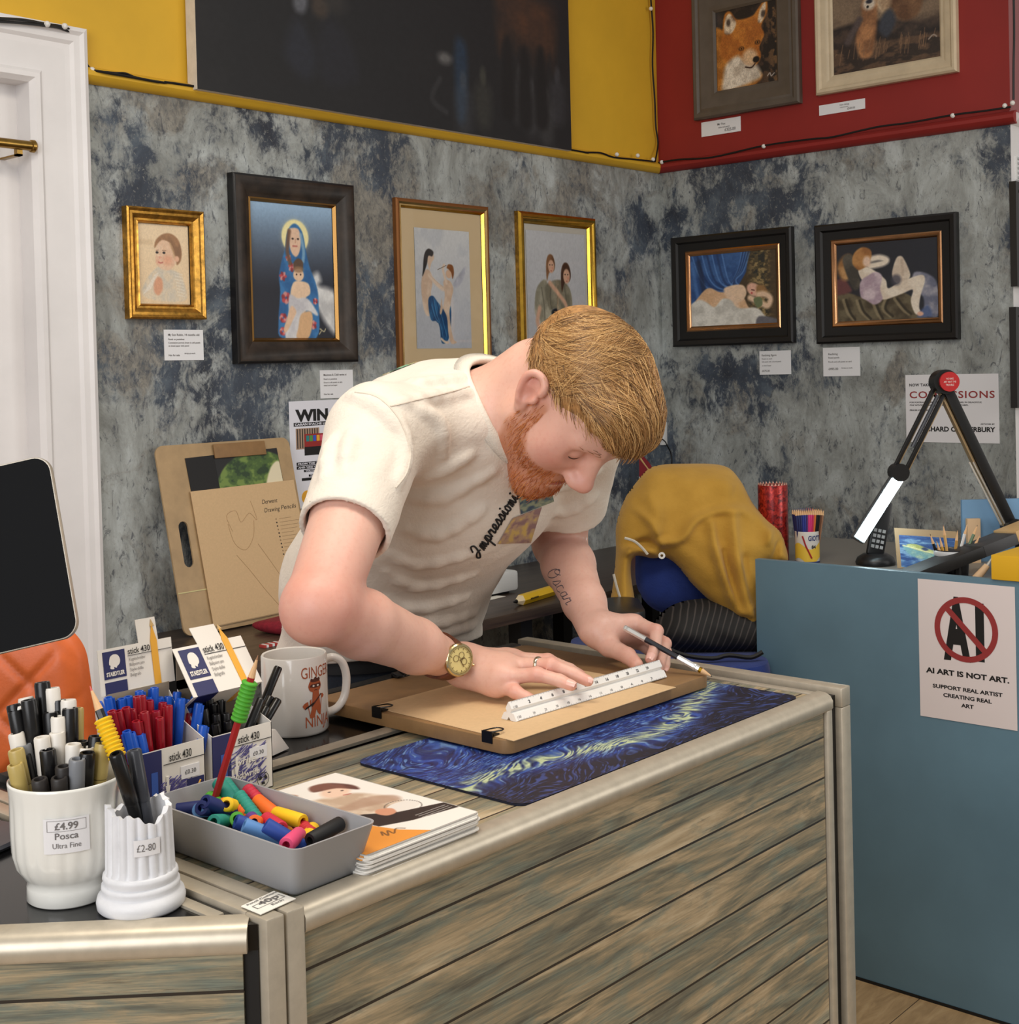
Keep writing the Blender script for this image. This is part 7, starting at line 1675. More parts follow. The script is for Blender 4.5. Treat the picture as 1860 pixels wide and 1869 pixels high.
SP = dict(blue=(26, 84, 186), red=(150, 20, 34), black=(14, 13, 14))
pl = {}
def stick(c, x, y, bx, row):
    px, py = 150 + x / 4.895, 1120 + y / 4.895; Y = 1.153 + .046 * row; top = ony(px, py, Y)
    foot = Vector((min(max(top.x * .55 + bx * .45, bx - .028), bx + .028), min(max(Y + random.uniform(-.004, .004), 1.153), 1.200), ZC + .0012))
    if c not in pl:
        pr = bpy.data.objects.new('stick_pen', None); COL.objects.link(pr); mm = mat('pen_' + c, SP[c], .28)
        MB().lathe([(.0034, .0), (.0038, .004), (.0038, .058)], 6).build('barrel', mm, pr, smooth=25)
        MB().lathe([(.0042, .0555), (.0046, .057), (.0046, .0985), (.0042, .1), (.0026, .1), (.0022, .096), (0, .096)], 12).build('cap', mm, pr, smooth=40); MB().box((-.0011, .0044, .066), (.0011, .0062, .0985)).build('pocket_clip', mm, pr, smooth=0)
        o = pr; pl[c] = []
    else: o = dup(pl[c][0][0], Matrix.Identity(4))
    pl[c].append((o, top, along(foot, top) @ RZ(random.uniform(0, 6)) @ Matrix.Diagonal((1, 1, (top - foot).length / .1, 1))))
for x, y in ((230, 750), (350, 760), (410, 740), (510, 690), (590, 745), (645, 660), (690, 745), (770, 740), (850, 700), (1010, 745), (960, 765)): stick('blue', x, y, .770, 1.0)
for x, y in ((885, 760), (1045, 880), (1040, 800)): stick('blue', x, y, .775, .5)
for x, y in ((1085, 1000), (395, 1050), (435, 1065), (510, 1080), (140, 800)): stick('blue', x, y, .770, .08)
for x, y in ((490, 740), (530, 735), (600, 775), (720, 795), (970, 890)): stick('red', x, y, .770, .75)
for x, y in ((260, 870), (320, 870), (390, 840), (440, 860), (770, 820), (660, 870)): stick('red', x, y, .770, .45)
for x, y in ((555, 880), (690, 930), (480, 960)): stick('red', x, y, .770, .15)
for x, y, r_ in ((1135, 735, .8), (1175, 800, .7), (1085, 850, .5), (1195, 900, .4), (1280, 890, .4), (1190, 985, .1), (1330, 900, .5), (1110, 765, .9), (1230, 770, .9), (1300, 960, .1)): stick('black', x, y, .853, r_)
for c, lst in pl.items():
    for o, top, M_ in lst: o.matrix_basis = M_; tag(o, '', 'pen', 'stick pens in the two card boxes')
    order_labels([(o, top) for o, top, M_ in lst], c + ' stick pen standing in the ' + ('right' if c == 'black' else 'left') + ' card box', 'of its colour')
fl_ = []
for i, (a, b_) in enumerate((((1755, 475), (1540, 850)), ((1690, 740), (1500, 1010)), ((1752, 765), (1610, 1000)), ((1650, 830), (1480, 1060)), ((1600, 760), (1450, 980)))):
    top = ony(150 + a[0] / 4.895, 1120 + a[1] / 4.895, 1.198 - .008 * i); q = ony(150 + b_[0] / 4.895, 1120 + b_[1] / 4.895, 1.190 - .006 * i); dv = (q - top).normalized(); k = (ZC + .004 - top.z) / dv.z; foot = top + dv * min(k, .135)
    foot = Vector((.838 + .010 * (4 - i), 1.197 - .009 * i, ZC + .006))
    fl_.append((pen('fineliner', '', 'pen', top, foot, .0046, BLKP, group='black fineliners in the right card box', cap=.05), top))
order_labels(fl_, 'round black fineliner leaning in the right card box', 'of five')
# mug
mc_ = Vector((1.0545, 1.3075, .9993)); mg = thing('mug', 'white mug with ginger cartoon biscuit and brown lettering on the black counter top', 'mug', mc_)
R_ = .0405; H_ = .0960; Mm = T(mc_)
MUGW = mat('white_mug_glaze', (228, 224, 218), .16, coat=.3)
MB().lathe([(0, .002), (.034, .002), (.036, 0), (.0385, .0008), (R_, .004), (R_, H_ - .0015), (R_ - .0012, H_), (R_ - .0034, H_ - .001), (R_ - .0038, H_ - .006), (R_ - .0038, .008), (.030, .005), (0, .005)], 64, 0, Mm).build('cup', MUGW, mg, smooth=50)
hd = (tc * math.cos(math.radians(122)) + rt * math.sin(math.radians(122))); pts = [mc_ + hd * (R_ - .001 + x) + Vector((0, 0, z)) for x, z in ((0, .082), (.012, .084), (.024, .077), (.030, .062), (.030, .045), (.026, .030), (.016, .019), (0, .015))]
b = MB(); pts = spline([tuple(p) for p in pts], 5, False); b.tube([Vector(p) for p in pts], .0052, 12); b.build('handle', MUGW, mg, smooth=180)
mm_ = cylmap(mc_, R_); ORB = mat('burnt_orange_print', (178, 88, 48), .4); DKB = mat('dark_brown_print', (84, 36, 26), .4); fnm = lambda x, y, z: mm_(x, y, .0003 + z)
b = MB(); put_text(b, 'GINGER', .0145, .0715, h=.0135, w=.046, fn=lambda x, y, z: fnm(x, y, 0)); put_text(b, 'NINJA', .0185, .0115, h=.0135, w=.040, fn=lambda x, y, z: fnm(x, y, 0)); b.build('lettering', ORB, mg, smooth=0)
def cyl_poly(b, pts, z, mi):
    """flat outline laid on the mug as a fan of thin strips"""
    xs = [p[0] for p in pts]; x0, x1 = min(xs), max(xs); N = 14; cols = []
    for i in range(N + 1):
        x = x0 + (x1 - x0) * (i / N * .996 + .002); ys = sorted(p0[1] + (p1[1] - p0[1]) * (x - p0[0]) / (p1[0] - p0[0] + 1e-12) for p0, p1 in zip(pts, pts[1:] + pts[:1]) if (p0[0] <= x) != (p1[0] <= x)); cols.append((x, ys))
    for (xa, ya), (xb, yb) in zip(cols[:-1], cols[1:]):
        for k in range(0, min(len(ya), len(yb)) - 1, 2): b.add([fnm(xa, ya[k], z), fnm(xb, yb[k], z), fnm(xb, yb[k + 1], z), fnm(xa, ya[k + 1], z)], [(0, 1, 2, 3)], mi)
def biscuit(o): return [[(x + o, y) for x, y in spl] for spl in (spline([(.024, .056), (.022, .062), (.025, .068), (.032, .070), (.038, .068), (.041, .062), (.039, .056), (.032, .053)], 4), spline([(.027, .055), (.026, .046), (.016, .041), (.0145, .037), (.018, .034), (.026, .038), (.025, .030), (.0225, .024), (.025, .0225), (.030, .024), (.032, .033), (.036, .026), (.041, .025), (.041, .030), (.038, .042), (.046, .046), (.044, .050), (.038, .050), (.037, .055)], 4))]
b = MB()
for o_ in biscuit(.001): cyl_poly(b, o_, .0001, 0)
cyl_poly(b, [(.0245, .0605), (.0265, .0635), (.041, .0640), (.0415, .0600), (.033, .0590)], .0003, 1); cyl_poly(b, spline([(.026, .067), (.027, .071), (.030, .0695), (.033, .0725), (.036, .070), (.039, .0715), (.040, .067), (.033, .066)], 3), .0002, 1)
for x in (.030, .0365): cyl_poly(b, spline([(x - .0016, .0615), (x, .0628), (x + .0016, .0615), (x, .0602)], 4), .0005, 2)
cyl_poly(b, [(.031, .0560), (.033, .0572), (.036, .0560), (.0355, .0552), (.033, .0563), (.0315, .0552)], .0003, 1); cyl_poly(b, [(.018, .0335), (.0185, .036), (.030, .042), (.0305, .040)], .0004, 3); cyl_poly(b, [(.026, .0385), (.027, .036), (.0425, .050), (.0420, .0515)], .0003, 1)
b.build('biscuit_print', [ORB, DKB, MUGW, INK], mg, smooth=0)
# little clear-wrapped wedge of erasers beside the mug
e0 = onz(503, 1392, ZC); wd_ = thing('eraser_packet', 'small white wedge-shaped eraser packet beside the mug', 'packet', e0)
Mw_ = basis(Vector((.957, 1.236, ZC)), (.93, .37, 0), (-.37, .93, 0), (0, 0, 1))
MB().add([(0, 0, 0), (.040, -.004, 0), (.044, .030, 0), (.002, .034, 0), (.006, .008, .026), (.026, .006, .026), (.028, .024, .026), (.008, .028, .026)], [(3, 2, 1, 0), (4, 5, 6, 7), (0, 1, 5, 4), (1, 2, 6, 5), (2, 3, 7, 6), (3, 0, 4, 7)], 0, Mw_).build('wrapper', mat('packet_white', (222, 220, 216), .2, coat=.5), wd_, bevel=.0012)
b = MB(); fa = lambda x, y, z: Mw_ @ Vector((.004 + .034 * x - .004 * x * 0 + .010 * (y * .6) * (1 - 2 * x) * .6, -.0006 - .004 * x + .011 * y, .026 * y))
for i in range(7): b.add([fa(.42 + .05 * i, .30, 0), fa(.44 + .05 * i, .30, 0), fa(.44 + .05 * i, .72, 0), fa(.42 + .05 * i, .72, 0)], [(0, 1, 2, 3)])
put_text(b, 'Focus', .08, .42, h=.18, w=.26, fn=fa); b.build('print', INKG, wd_, smooth=0)
# black tablet terminal on a stand, orange quilted chair behind it
tb = thing('tablet_terminal', 'large black tablet terminal tilted on its stand at the far left', 'tablet', (.58, 1.30, ZC))
BR, TR_ = at(145, 1160, 1.235), at(88, 828, 1.265); upv = (TR_ - BR); Ht = upv.length; upv /= Ht; lf = -rt; lf = (lf - upv * lf.dot(upv)).normalized(); nn = upv.cross(lf); nn = nn if nn.dot(FWD) < 0 else -nn
Wt = .235; Mt = basis(BR, -lf, upv, nn)
MB().prism(rrect(-Wt, 0, 0, Ht, .016, 8), -.008, 0, 0, Mt).build('casing', mat('tablet_silver', (186, 178, 164), .35, .6), tb, smooth=40, bevel=.0015)
MB().prism(rrect(-Wt + .0015, .0012, -.0012, Ht - .0015, .0148, 8), 0, .0006, 0, Mt).build('screen', mat('tablet_black', (5, 5, 6), .35, ior=1.12), tb, smooth=30)
q = Mt @ Vector((-Wt * .5, Ht * .35, -.008)); MB().tube(spline([tuple(q), tuple(q + FWD * .02), tuple(Vector((q.x + .02, q.y + .02, 1.06))), tuple(Vector((q.x + .02, q.y + .02, 1.006)))], 6, False), .009, 12).build('stand_arm', GRYP, tb); MB().lathe([(0, 0), (.05, 0), (.052, .003), (.05, .006), (0, .007)], 32, 0, T(q.x + .02, q.y + .02, ZC)).build('stand_foot', GRYP, tb)
oc = thing('orange_chair', 'orange quilted chair back behind the tablet at left', 'chair', (.83, 1.95, 0))
ORG = mat('orange_leatherette', (208, 100, 46), .45, var=.05, vscale=20, bump=.1, bscale=300)
CB = at(-108, 1262, 1.80); Mo = basis((CB.x, CB.y, 1.0), rt, (0, 0, 1), tc); ow, ot = .112, at(60, 1116, 1.80).z
def quilt(u, v, side):
    x = (u - .5) * 2; y = v; W_ = .215 * (1 - .12 * y ** 3); xx = x * W_; z0 = -.36; yy = z0 + (ot - 1.0 - z0) * y
    e = min(1, (1 - abs(x)) * 5) ; e2 = min(1, (1 - y) * 6, y * 8); puff = .030 * math.sqrt(max(0, 1 - (1 - e) ** 2)) * math.sqrt(max(0, 1 - (1 - e2) ** 2))
    a, b2 = (xx + yy) / .085, (xx - yy) / .085; g = min(abs(a - round(a)), abs(b2 - round(b2))); puff -= .006 * max(0, 1 - g / .12) * e * e2
    cut = max(0, y - .86) / .14; xx *= (1 - .26 * cut ** 2.5)
    return Mo @ Vector((xx, yy, (puff if side else -.02 * e * e2)))
b = MB(); b.grid(lambda u, v: quilt(u, v, 1), 90, 90); b.grid(lambda u, v: quilt(u, v, 0), 20, 20, 0, None, True); b.build('backrest', ORG, oc, smooth=180)
sc = Mo @ Vector((0, -.40, -.26)); sc.z = 0
MB().prism(rrect(-.22, -.21, .22, .21, .07), .50, .60, 0, T(sc) @ RZ(math.atan2(rt.y, rt.x))).build('seat', ORG, oc, smooth=40, bevel=.015)
MB().cyl((sc.x, sc.y, .06), (sc.x, sc.y, .5), .025, seg=16).build('stem', SILV, oc)
MB().lathe([(0, 0), (.17, 0), (.17, .012), (.03, .06), (0, .06)], 32, 0, T(sc)).build('foot', SILV, oc)
MB().box((-.03, -.55, -.05), (.03, -.30, -.02), 0, Mo).build('back_bracket', SILV, oc)
# ================================================================== desks, chair and things behind
DKW = NT('dark_walnut'); vv_ = DKW.obj(); DKW.l(DKW.ramp(DKW.noise(DKW.mapping(vv_, (3, 40, 40)), 2, 6, .6, .6), [(.3, (44, 34, 28)), (.6, (70, 56, 46)), (.8, (92, 76, 62))]), DKW.b.inputs['Base Color']); DKW.b.inputs['Roughness'].default_value = .35; DKW = DKW.m
ZD = .82; YF = 2.267
dk = thing('wall_desk', 'long dark wood desk along the back wall behind the man', 'desk', (2.8, 2.55, 0))
MB().box((1.80, YF, ZD - .028), (3.85, YW - .004, ZD)).build('top', DKW, dk, bevel=.002)
for x in (1.86, 2.62, 3.30, 3.78):
    for y in (YF + .05, YW - .08): MB().box((x - .022, y - .022, 0), (x + .022, y + .022, ZD - .028)).build('leg', BLACKM, dk, smooth=0)
# printer
pr0 = onz(945, 1081, ZD); WHT = mat('white_appliance', (226, 228, 228), .35)
pt_ = thing('printer', 'white printer with open lid on the dark desk behind the man', 'printer', (pr0.x - .2, pr0.y + .1, ZD))
px1 = pr0.x + .006; b = MB().prism([(px1 - .36, pr0.y), (px1, pr0.y), (px1, pr0.y + .22), (px1 - .36, pr0.y + .22)], ZD + .006, ZD + .062); b.build('body', WHT, pt_, bevel=.010)
MB().box((px1 - .34, pr0.y + .02, ZD), (px1 - .02, pr0.y + .20, ZD + .006)).build('feet', GRYP, pt_, smooth=0)
MB().box((px1 - .30, pr0.y - .0015, ZD + .030), (px1 - .10, pr0.y + .004, ZD + .036)).build('paper_slot', BLACKM, pt_, smooth=0)
MB().box((px1 - .34, pr0.y + .050, ZD + .058), (px1 - .022, pr0.y + .068, ZD + .150), 0, T(0, 0, 0)).build('open_lid', WHT, pt_, bevel=.004)
b = MB(); q0 = onz(868, 1100, ZD + .0012); tag(MB().prism([(q0.x - .05, q0.y - .01), (q0.x + .12, q0.y + .0), (q0.x + .115, q0.y + .028), (q0.x - .05, q0.y + .03)], ZD + .0005, ZD + .0015).build('paper_sheet', PAPERW, None, smooth=0), 'loose white paper on the dark desk in front of the printer', 'paper')
# giant yellow pencil box
ya = onz(938, 1099, ZD + .014); yd = Vector((.985, .17, 0)).normalized(); yp = thing('pencil_case', 'chunky yellow pencil-shaped case on the dark desk', 'pencil case', ya)
q = lambda t: ya + yd * t
MB().cyl(q(.012), q(.034), .0055, .0145, seg=6).build('wood_cone', mat('pale_cone', (222, 204, 168), .5), yp, smooth=25); MB().cyl(q(0), q(.0125), .0020, .0056, seg=10).build('black_point', BLKP, yp)
MB().cyl(q(.034), q(.20), .0148, seg=6).build('body', mat('case_yellow', (230, 186, 30), .35), yp, smooth=25)
b = MB(); 
for i in range(6): b.box((.062 + .007 * i, -.0152, -.002), (.066 + .007 * i, -.0125, .002), 0, basis(ya, yd, (-yd.y, yd.x, 0), (0, 0, 1)))
b.build('lettering', INK, yp, smooth=0)
# red cloth folder and ruler on the desk at left
REDC = mat('red_cloth', (128, 24, 40), .8, var=.15, vscale=60, bump=.4, bscale=200)
f0 = onz(412, 1150, ZD); fo_ = thing('cloth_pouch', 'red cloth pouch with two grey straps on the dark desk under the sketching board', 'pouch', (f0.x + .12, f0.y - .1, ZD))
S = Sdf(); fx, fy = f0.x + .02, f0.y - .12
S.add(ecap((fx + .02, 2.55, ZD + .016), (fx + .36, 2.60, ZD + .016), (.085, .016), (.085, .018), (0, 1, 0)), .01)
V, F = S.mesh((fx - .12, 2.40, ZD - .01), (fx + .50, 2.74, ZD + .06), .005); V[:, 2] = np.maximum(V[:, 2], ZD + .0004); mesh_obj('pouch_body', V, F, REDC, fo_)
for dx in (.10, .19): MB().tube([Vector((fx + dx, 2.50, ZD + .031)), Vector((fx + dx + .02, 2.55, ZD + .036)), Vector((fx + dx + .06, 2.585, ZD + .037))], .004, 6).build('strap', mat('grey_strap', (120, 108, 106), .7), fo_)
r_ = onz(497, 1176, ZD + .003); bx_ = thing('tape_measure_strip', 'small red and white striped strip on the dark desk beside the man’s hip', 'ruler', r_)
MB().box((r_.x - .03, r_.y - .010, ZD + .0004), (r_.x + .12, r_.y + .010, ZD + .006)).build('strip', mat('strip_red', (176, 60, 54), .5), bx_, smooth=0)
for i in range(8): MB().box((r_.x - .024 + .017 * i, r_.y - .0105, ZD + .0006), (r_.x - .018 + .017 * i, r_.y + .0105, ZD + .0064)).build('white_stripe', WHT, bx_, smooth=0)
# sketching board leaning on the wall
sk = thing('sketching_board', 'brown sketching board with a handle slot leaning on the back wall', 'board', (2.05, 2.70, ZD))
b0, b1 = Vector((1.848, 2.700, ZD + .003)), Vector((1.848, 2.803, ZD + .003 + .450)); v_ = (b1 - b0); Hs = v_.length; v_ /= Hs; n_ = Vector((1, 0, 0)).cross(v_); n_ = n_ if n_.y < 0 else -n_; Ms = basis(b0, (1, 0, 0), v_, n_); Ws = .410
out = rrect(0, 0, Ws, Hs, .022, 6)
slot = [(.045 + .0135 * math.cos(a), .175 + s_ + .0135 * math.sin(a)) for a, s_ in [(t, .085) for t in np.linspace(0, PI, 9)] + [(t, 0) for t in np.linspace(PI, 2 * PI, 9)]]
def plate_with_hole(o, h, z0, z1):
    """outline o with one hole h: bridged into a single prism"""
    k = max(range(len(o)), key=lambda i: -((o[i][0] - h[0][0]) ** 2 + (o[i][1] - h[0][1]) ** 2)); bm = bmesh.new()
    lo = []
    for pts in (o, h):
        vs = [bm.verts.new((p[0], p[1], z0)) for p in pts]; lo.append(vs)
        for i in range(len(vs)): bm.edges.new((vs[i], vs[(i + 1) % len(vs)]))
    bmesh.ops.triangle_fill(bm, use_beauty=True, edges=list(bm.edges)); g = bmesh.ops.extrude_face_region(bm, geom=list(bm.faces))
    bmesh.ops.translate(bm, verts=[e for e in g['geom'] if isinstance(e, bmesh.types.BMVert)], vec=(0, 0, z1 - z0)); bmesh.ops.recalc_face_normals(bm, faces=list(bm.faces)); bm.verts.index_update()
    mb = MB(); mb.add([v.co.copy() for v in bm.verts], [tuple(v.index for v in f.verts) for f in bm.faces]); bm.free(); return mb
pb_ = plate_with_hole(out, slot, 0, .005); pb_.v = [tuple(Ms @ Vector(p)) for p in pb_.v]; pb_.build('panel', mat('glossy_hardboard', (172, 144, 106), .3, var=.06, vscale=20), sk, smooth=30)
cl = MB().box((.165, Hs - .042, .0085), (.325, Hs - .006, .013), 0, Ms); cl.build('clip_bar', MDF, sk, bevel=.0015)
MB().box((0, .102, .0052), (.09, .1045, .0062), 0, Ms).build('elastic_band', mat('cream_elastic', (206, 196, 140), .6), sk, smooth=0)
def art_garden(asp):
    p = Paint(70, 70, (70, 96, 44)); q = p.fbm(8, 8, 4, 3); p.blend(np.clip((q - .5) / .12, 0, 1), (112, 136, 64)); p.blend(np.clip((.42 - q) / .1, 0, 1), (40, 62, 34))
    p.poly([(.62, .10), (.70, .40), (.86, .72), (1.02, .74), (1.02, .10)], (224, 212, 180), .02); p.poly([(.28, -.02), (.34, .16), (.46, .18), (.56, -.02)], (120, 74, 48), .02)
    for i in range(18): x = p.rng.uniform(.6, 1.0); p.line([(x, .02), (x + .02, .22)], .008, (86, 130, 56), .8, smooth=False)
    d = np.hypot((p.u - .62) / .72, (p.v - .25) / .75); p.blend(np.clip((d - .98) * 30, 0, 1), (26, 25, 26)); return p
ag = tag(bpy.data.objects.new('art_print', None), 'dark print of a garden scene clipped to the leaning sketching board', 'print'); COL.objects.link(ag); Mg = Ms @ T(.085, Hs - .20, .006) @ RZ(.03); ag.matrix_basis = T(Mg.translation)
MB().box((0, 0, 0), (.285, .165, .0008), 0, Mg).build('card', mat('print_black', (26, 25, 26), .6), ag, smooth=0); art_garden(1).mesh(lambda u, v: Mg @ Vector((.085 + .199 * u, .165 * v, .0011))).build('picture', vcol_mat('print_pigment', .4), ag, smooth=0)
kp = thing('toned_drawing_pad', 'tan paper pad with a faint drawing and handwritten notes on the sketching board', 'paper pad', (2.05, 2.70, ZD + .03)); Mk = Ms @ T(.083, .012, .0075) @ RZ(.012); kw, kh = .320, .335
for i in range(2): MB().box((.004 * (1 - i) - .002, -.002 * (1 - i), .002 * i), (kw - .004 * (1 - i), kh - .004, .002 * i + .0017), 0, Mk).build('sheet', mat('toned_paper', (204, 172, 130)), kp, smooth=0)
b = MB(); zk = .0040
for s, x, y in (('Derwent', .205, .278), ('Drawing', .208, .256), ('Pencils', .262, .258)): put_text(b, s, x, y, h=.011, w=.050, M=Mk, z=zk, shear=.25)
for i in range(22): b.box((.250, .235 - .0092 * i, zk), (.250 + .040 + .014 * ((i * 7) % 4), .2358 - .0092 * i, zk + .0002), 1, Mk); b.lathe([(0, zk), (.0022, zk), (0, zk + .0003)], 8, 0 if i % 3 else 1, Mk @ T(.240 + .0004 * i, .2355 - .0092 * i, 0), False)
for st in ([(.10, .22), (.09, .26), (.12, .27), (.13, .24), (.16, .26), (.18, .24), (.17, .29)], [(.09, .24), (.10, .19), (.13, .17), (.16, .20), (.17, .24)], [(.13, .12), (.15, .09), (.17, .06), (.20, .02)], [(.17, .18), (.20, .13), (.24, .06)], [(.10, .16), (.13, .12)]): b.tube([Mk @ Vector((x, y, zk)) for x, y in spline(st, 4, False)], .0006, 4, 2)
b.build('drawing', [INK, mat('pale_note_ink', (150, 124, 90), .7), mat('faint_pencil_line', (172, 142, 104), .8)], kp, smooth=0)

# ---- relief solids for soft things: an outline with real depth
def soft(name, label_parent, poly, Z0, bulge, R, back, m_, folds=(), h=.008, lean=0.0, wob=.004):
    """closed soft volume from an outline seen square-on at distance Z0"""
    u_ = rt; v_ = Vector((0, 0, 1)); o = at(1270, 1000, Z0); n_ = tc
    def to2(px, py):
        d = ray(px, py); t = (o - CAM).dot(n_) / d.dot(n_); q = CAM + d * t - o; return np.array((q.dot(u_), q.z))
    P = np.array([to2(*p) for p in spline(poly, 5)]); lo, hi = P.min(0) - h, P.max(0) + h; nu, nv = int((hi[0] - lo[0]) / h) + 1, int((hi[1] - lo[1]) / h) + 1
    X, Y = np.meshgrid(lo[0] + h * np.arange(nu + 1), lo[1] + h * np.arange(nv + 1)); d = np.full(X.shape, 1e9); ins = np.zeros(X.shape, bool); near = np.zeros(X.shape + (2,)); n = len(P)
    for i in range(n):
        a, b = P[i], P[(i + 1) % n]; e = b - a; t = np.clip(((X - a[0]) * e[0] + (Y - a[1]) * e[1]) / (e @ e + 1e-12), 0, 1); cx, cy = a[0] + e[0] * t, a[1] + e[1] * t; dd = np.hypot(X - cx, Y - cy)
        m = dd < d; d = np.where(m, dd, d); near[m] = np.stack([cx, cy], -1)[m]; c = ((a[1] <= Y) != (b[1] <= Y)) & (X < (b[0] - a[0]) * (Y - a[1]) / (b[1] - a[1] + 1e-12) + a[0]); ins ^= c
    keep = ins | (d < h * 1.0); edge = keep & ~ins; X = np.where(edge, near[..., 0], X); Y = np.where(edge, near[..., 1], Y); di = np.where(ins, d, 0)
    q = np.clip(di / R, 0, 1); dep = bulge * np.sqrt(1 - (1 - q) ** 2)
    for pts, w, amp in folds:
        fp = np.array([to2(*p) for p in (spline(pts, 4, False) if len(pts) > 2 else pts)]); fd = np.full(X.shape, 1e9); ft = np.zeros(X.shape)
        for i in range(len(fp) - 1):
            e = fp[i + 1] - fp[i]; t = np.clip(((X - fp[i][0]) * e[0] + (Y - fp[i][1]) * e[1]) / (e @ e + 1e-12), 0, 1); dd = np.hypot(X - fp[i][0] - e[0] * t, Y - fp[i][1] - e[1] * t); m = dd < fd; fd = np.where(m, dd, fd); ft = np.where(m, (i + t) / (len(fp) - 1), ft)
        dep = dep + 1.5 * amp * np.exp(-(fd / w) ** 2) * np.clip(q * 2.5, 0, 1) * np.sin(np.clip(ft * .9 + .1, 0, 1) * PI) ** .5
    dep = dep + wob * np.sin(X * 47 + 2 * np.sin(Y * 31)) * np.sin(Y * 39 + X * 20) * np.clip(q * 2, 0, 1)
    idx = -np.ones(X.shape, int); idx[keep] = np.arange(keep.sum()); W3 = lambda D: np.array(o)[None] + X[keep][:, None] * np.array(u_) + Y[keep][:, None] * np.array((0, 0, 1)) + D[keep][:, None] * np.array(n_) + (Y[keep] * lean)[:, None] * np.array(n_)
    F1 = W3(dep); bk = -back * np.sqrt(1 - (1 - q) ** 2); F2 = W3(bk); N = len(F1); a, b, c, d_ = idx[:-1, :-1], idx[:-1, 1:], idx[1:, 1:], idx[1:, :-1]; ok = (a >= 0) & (b >= 0) & (c >= 0) & (d_ >= 0); f = np.stack([a[ok], b[ok], c[ok], d_[ok]], -1)
    return mesh_obj(name, np.concatenate([F1, F2]), np.concatenate([f, f[:, ::-1] + N]), m_, label_parent)
# office chair with blue back, hoodie draped over it, striped bag on its seat
ch = thing('office_chair', 'tall blue office chair behind the counter, under the mustard hoodie', 'chair', (2.70, 1.85, 0))
BLUEF = cloth_mat('royal_blue_fabric', (22, 44, 112), (30, 58, 138), 300.0)
soft('backrest', ch, [(1160, 1010), (1165, 960), (1200, 900), (1330, 900), (1360, 960), (1365, 1040), (1330, 1110), (1270, 1122), (1200, 1115), (1164, 1075)], 3.47, .055, .10, .03, BLUEF, h=.012, wob=0)
cb = at(1215, 1215, 3.38); cb = Vector((cb.x, cb.y, 0)); sz = at(1300, 1190, 3.30).z
MB().prism(rrect(-.235, -.23, .235, .23, .09), sz - .075, sz - .005, 0, T(cb.x, cb.y, 0) @ RZ(math.atan2(rt.y, rt.x))).build('seat', BLUEF, ch, smooth=40, bevel=.02)
MB().cyl((cb.x, cb.y, .09), (cb.x, cb.y, sz - .07), .028, seg=18).build('gas_column', BLACKM, ch)
for k in range(5):
    a = k * 2 * PI / 5 + .3; e = Vector((cb.x + .27 * math.cos(a), cb.y + .27 * math.sin(a), .075)); lg = MB().cyl((cb.x, cb.y, .11), e, .022, .014, 10).build('leg', BLACKM, ch); MB().cyl(e + Vector((0, -.012, -.045)), e + Vector((0, .012, -.045)), .028, seg=14).build('castor', BLACKM, lg)
bk0 = at(1265, 1100, 3.50); MB().tube([Vector((cb.x, cb.y, sz - .08)), Vector((cb.x, cb.y, sz - .09)) + FWD * .16, bk0 + Vector((0, 0, -.12)) + FWD * .03, bk0 + FWD * .03], .022, 8).build('back_stem', BLACKM, ch)
ap = at(1138, 1112, 3.20); ar = MB(); ar.prism(rrect(-.045, -.11, .045, .11, .04), 0, .024, 0, basis(ap + Vector((0, 0, -.012)), rt, Vector((tc.x, tc.y, 0)) * -1, (0, 0, 1))); ar.build('armrest', mat('armrest_black', (34, 35, 36), .35), ch, smooth=40, bevel=.006)
MB().tube([ap + Vector((0, 0, -.012)), ap + Vector((0, 0, -.15)), Vector((cb.x, cb.y, sz - .08)) + rt * -.2], .014, 8).build('arm_post', BLACKM, ch)
MUST = cloth_mat('mustard_jersey', (170, 128, 40), (188, 144, 52), 320.0)
hd_ = thing('hoodie', 'mustard yellow hoodie draped over the back of the blue office chair', 'hoodie', at(1270, 1140, 3.2))
soft('jersey', hd_, [(1196, 856), (1262, 850), (1330, 854), (1358, 880), (1378, 920), (1400, 946), (1424, 968), (1434, 1000), (1434, 1022), (1412, 1026), (1392, 1030), (1386, 1080), (1384, 1130), (1350, 1142), (1332, 1128), (1300, 1100), (1262, 1064), (1238, 1034), (1214, 1016), (1190, 1018), (1158, 1014), (1150, 1040), (1156, 1090), (1160, 1108), (1114, 1104), (1118, 1060), (1124, 1010), (1126, 960), (1142, 916), (1162, 888)], 3.42, .090, .090, .03, MUST,
     [([(1150, 922), (1180, 945), (1196, 978), (1200, 1000)], .010, .012), ([(1202, 984), (1236, 976), (1262, 944), (1310, 926), (1350, 928), (1372, 946)], .012, .014), ([(1170, 880), (1192, 930), (1198, 970)], .02, .012), ([(1290, 950), (1296, 1000), (1320, 1070), (1340, 1110)], .012, .022), ([(1330, 935), (1332, 1000), (1352, 1080), (1350, 1110)], .014, .018), ([(1312, 1000), (1322, 1050), (1336, 1100)], .010, -.018), ([(1346, 1010), (1352, 1060), (1358, 1090)], .010, -.016), ([(1128, 1000), (1160, 1002), (1200, 1006)], .012, .018), ([(1140, 990), (1180, 985), (1212, 1008)], .010, -.012), ([(1210, 1015), (1250, 1046), (1300, 1096), (1335, 1128)], .008, .010), ([(1372, 920), (1388, 950), (1400, 970)], .012, .014), ([(1392, 980), (1404, 960), (1424, 964)], .010, .018), ([(1404, 1018), (1412, 992), (1420, 980)], .008, -.016), ([(1260, 880), (1300, 872), (1340, 890)], .03, .010)], h=.0055, lean=-.35)
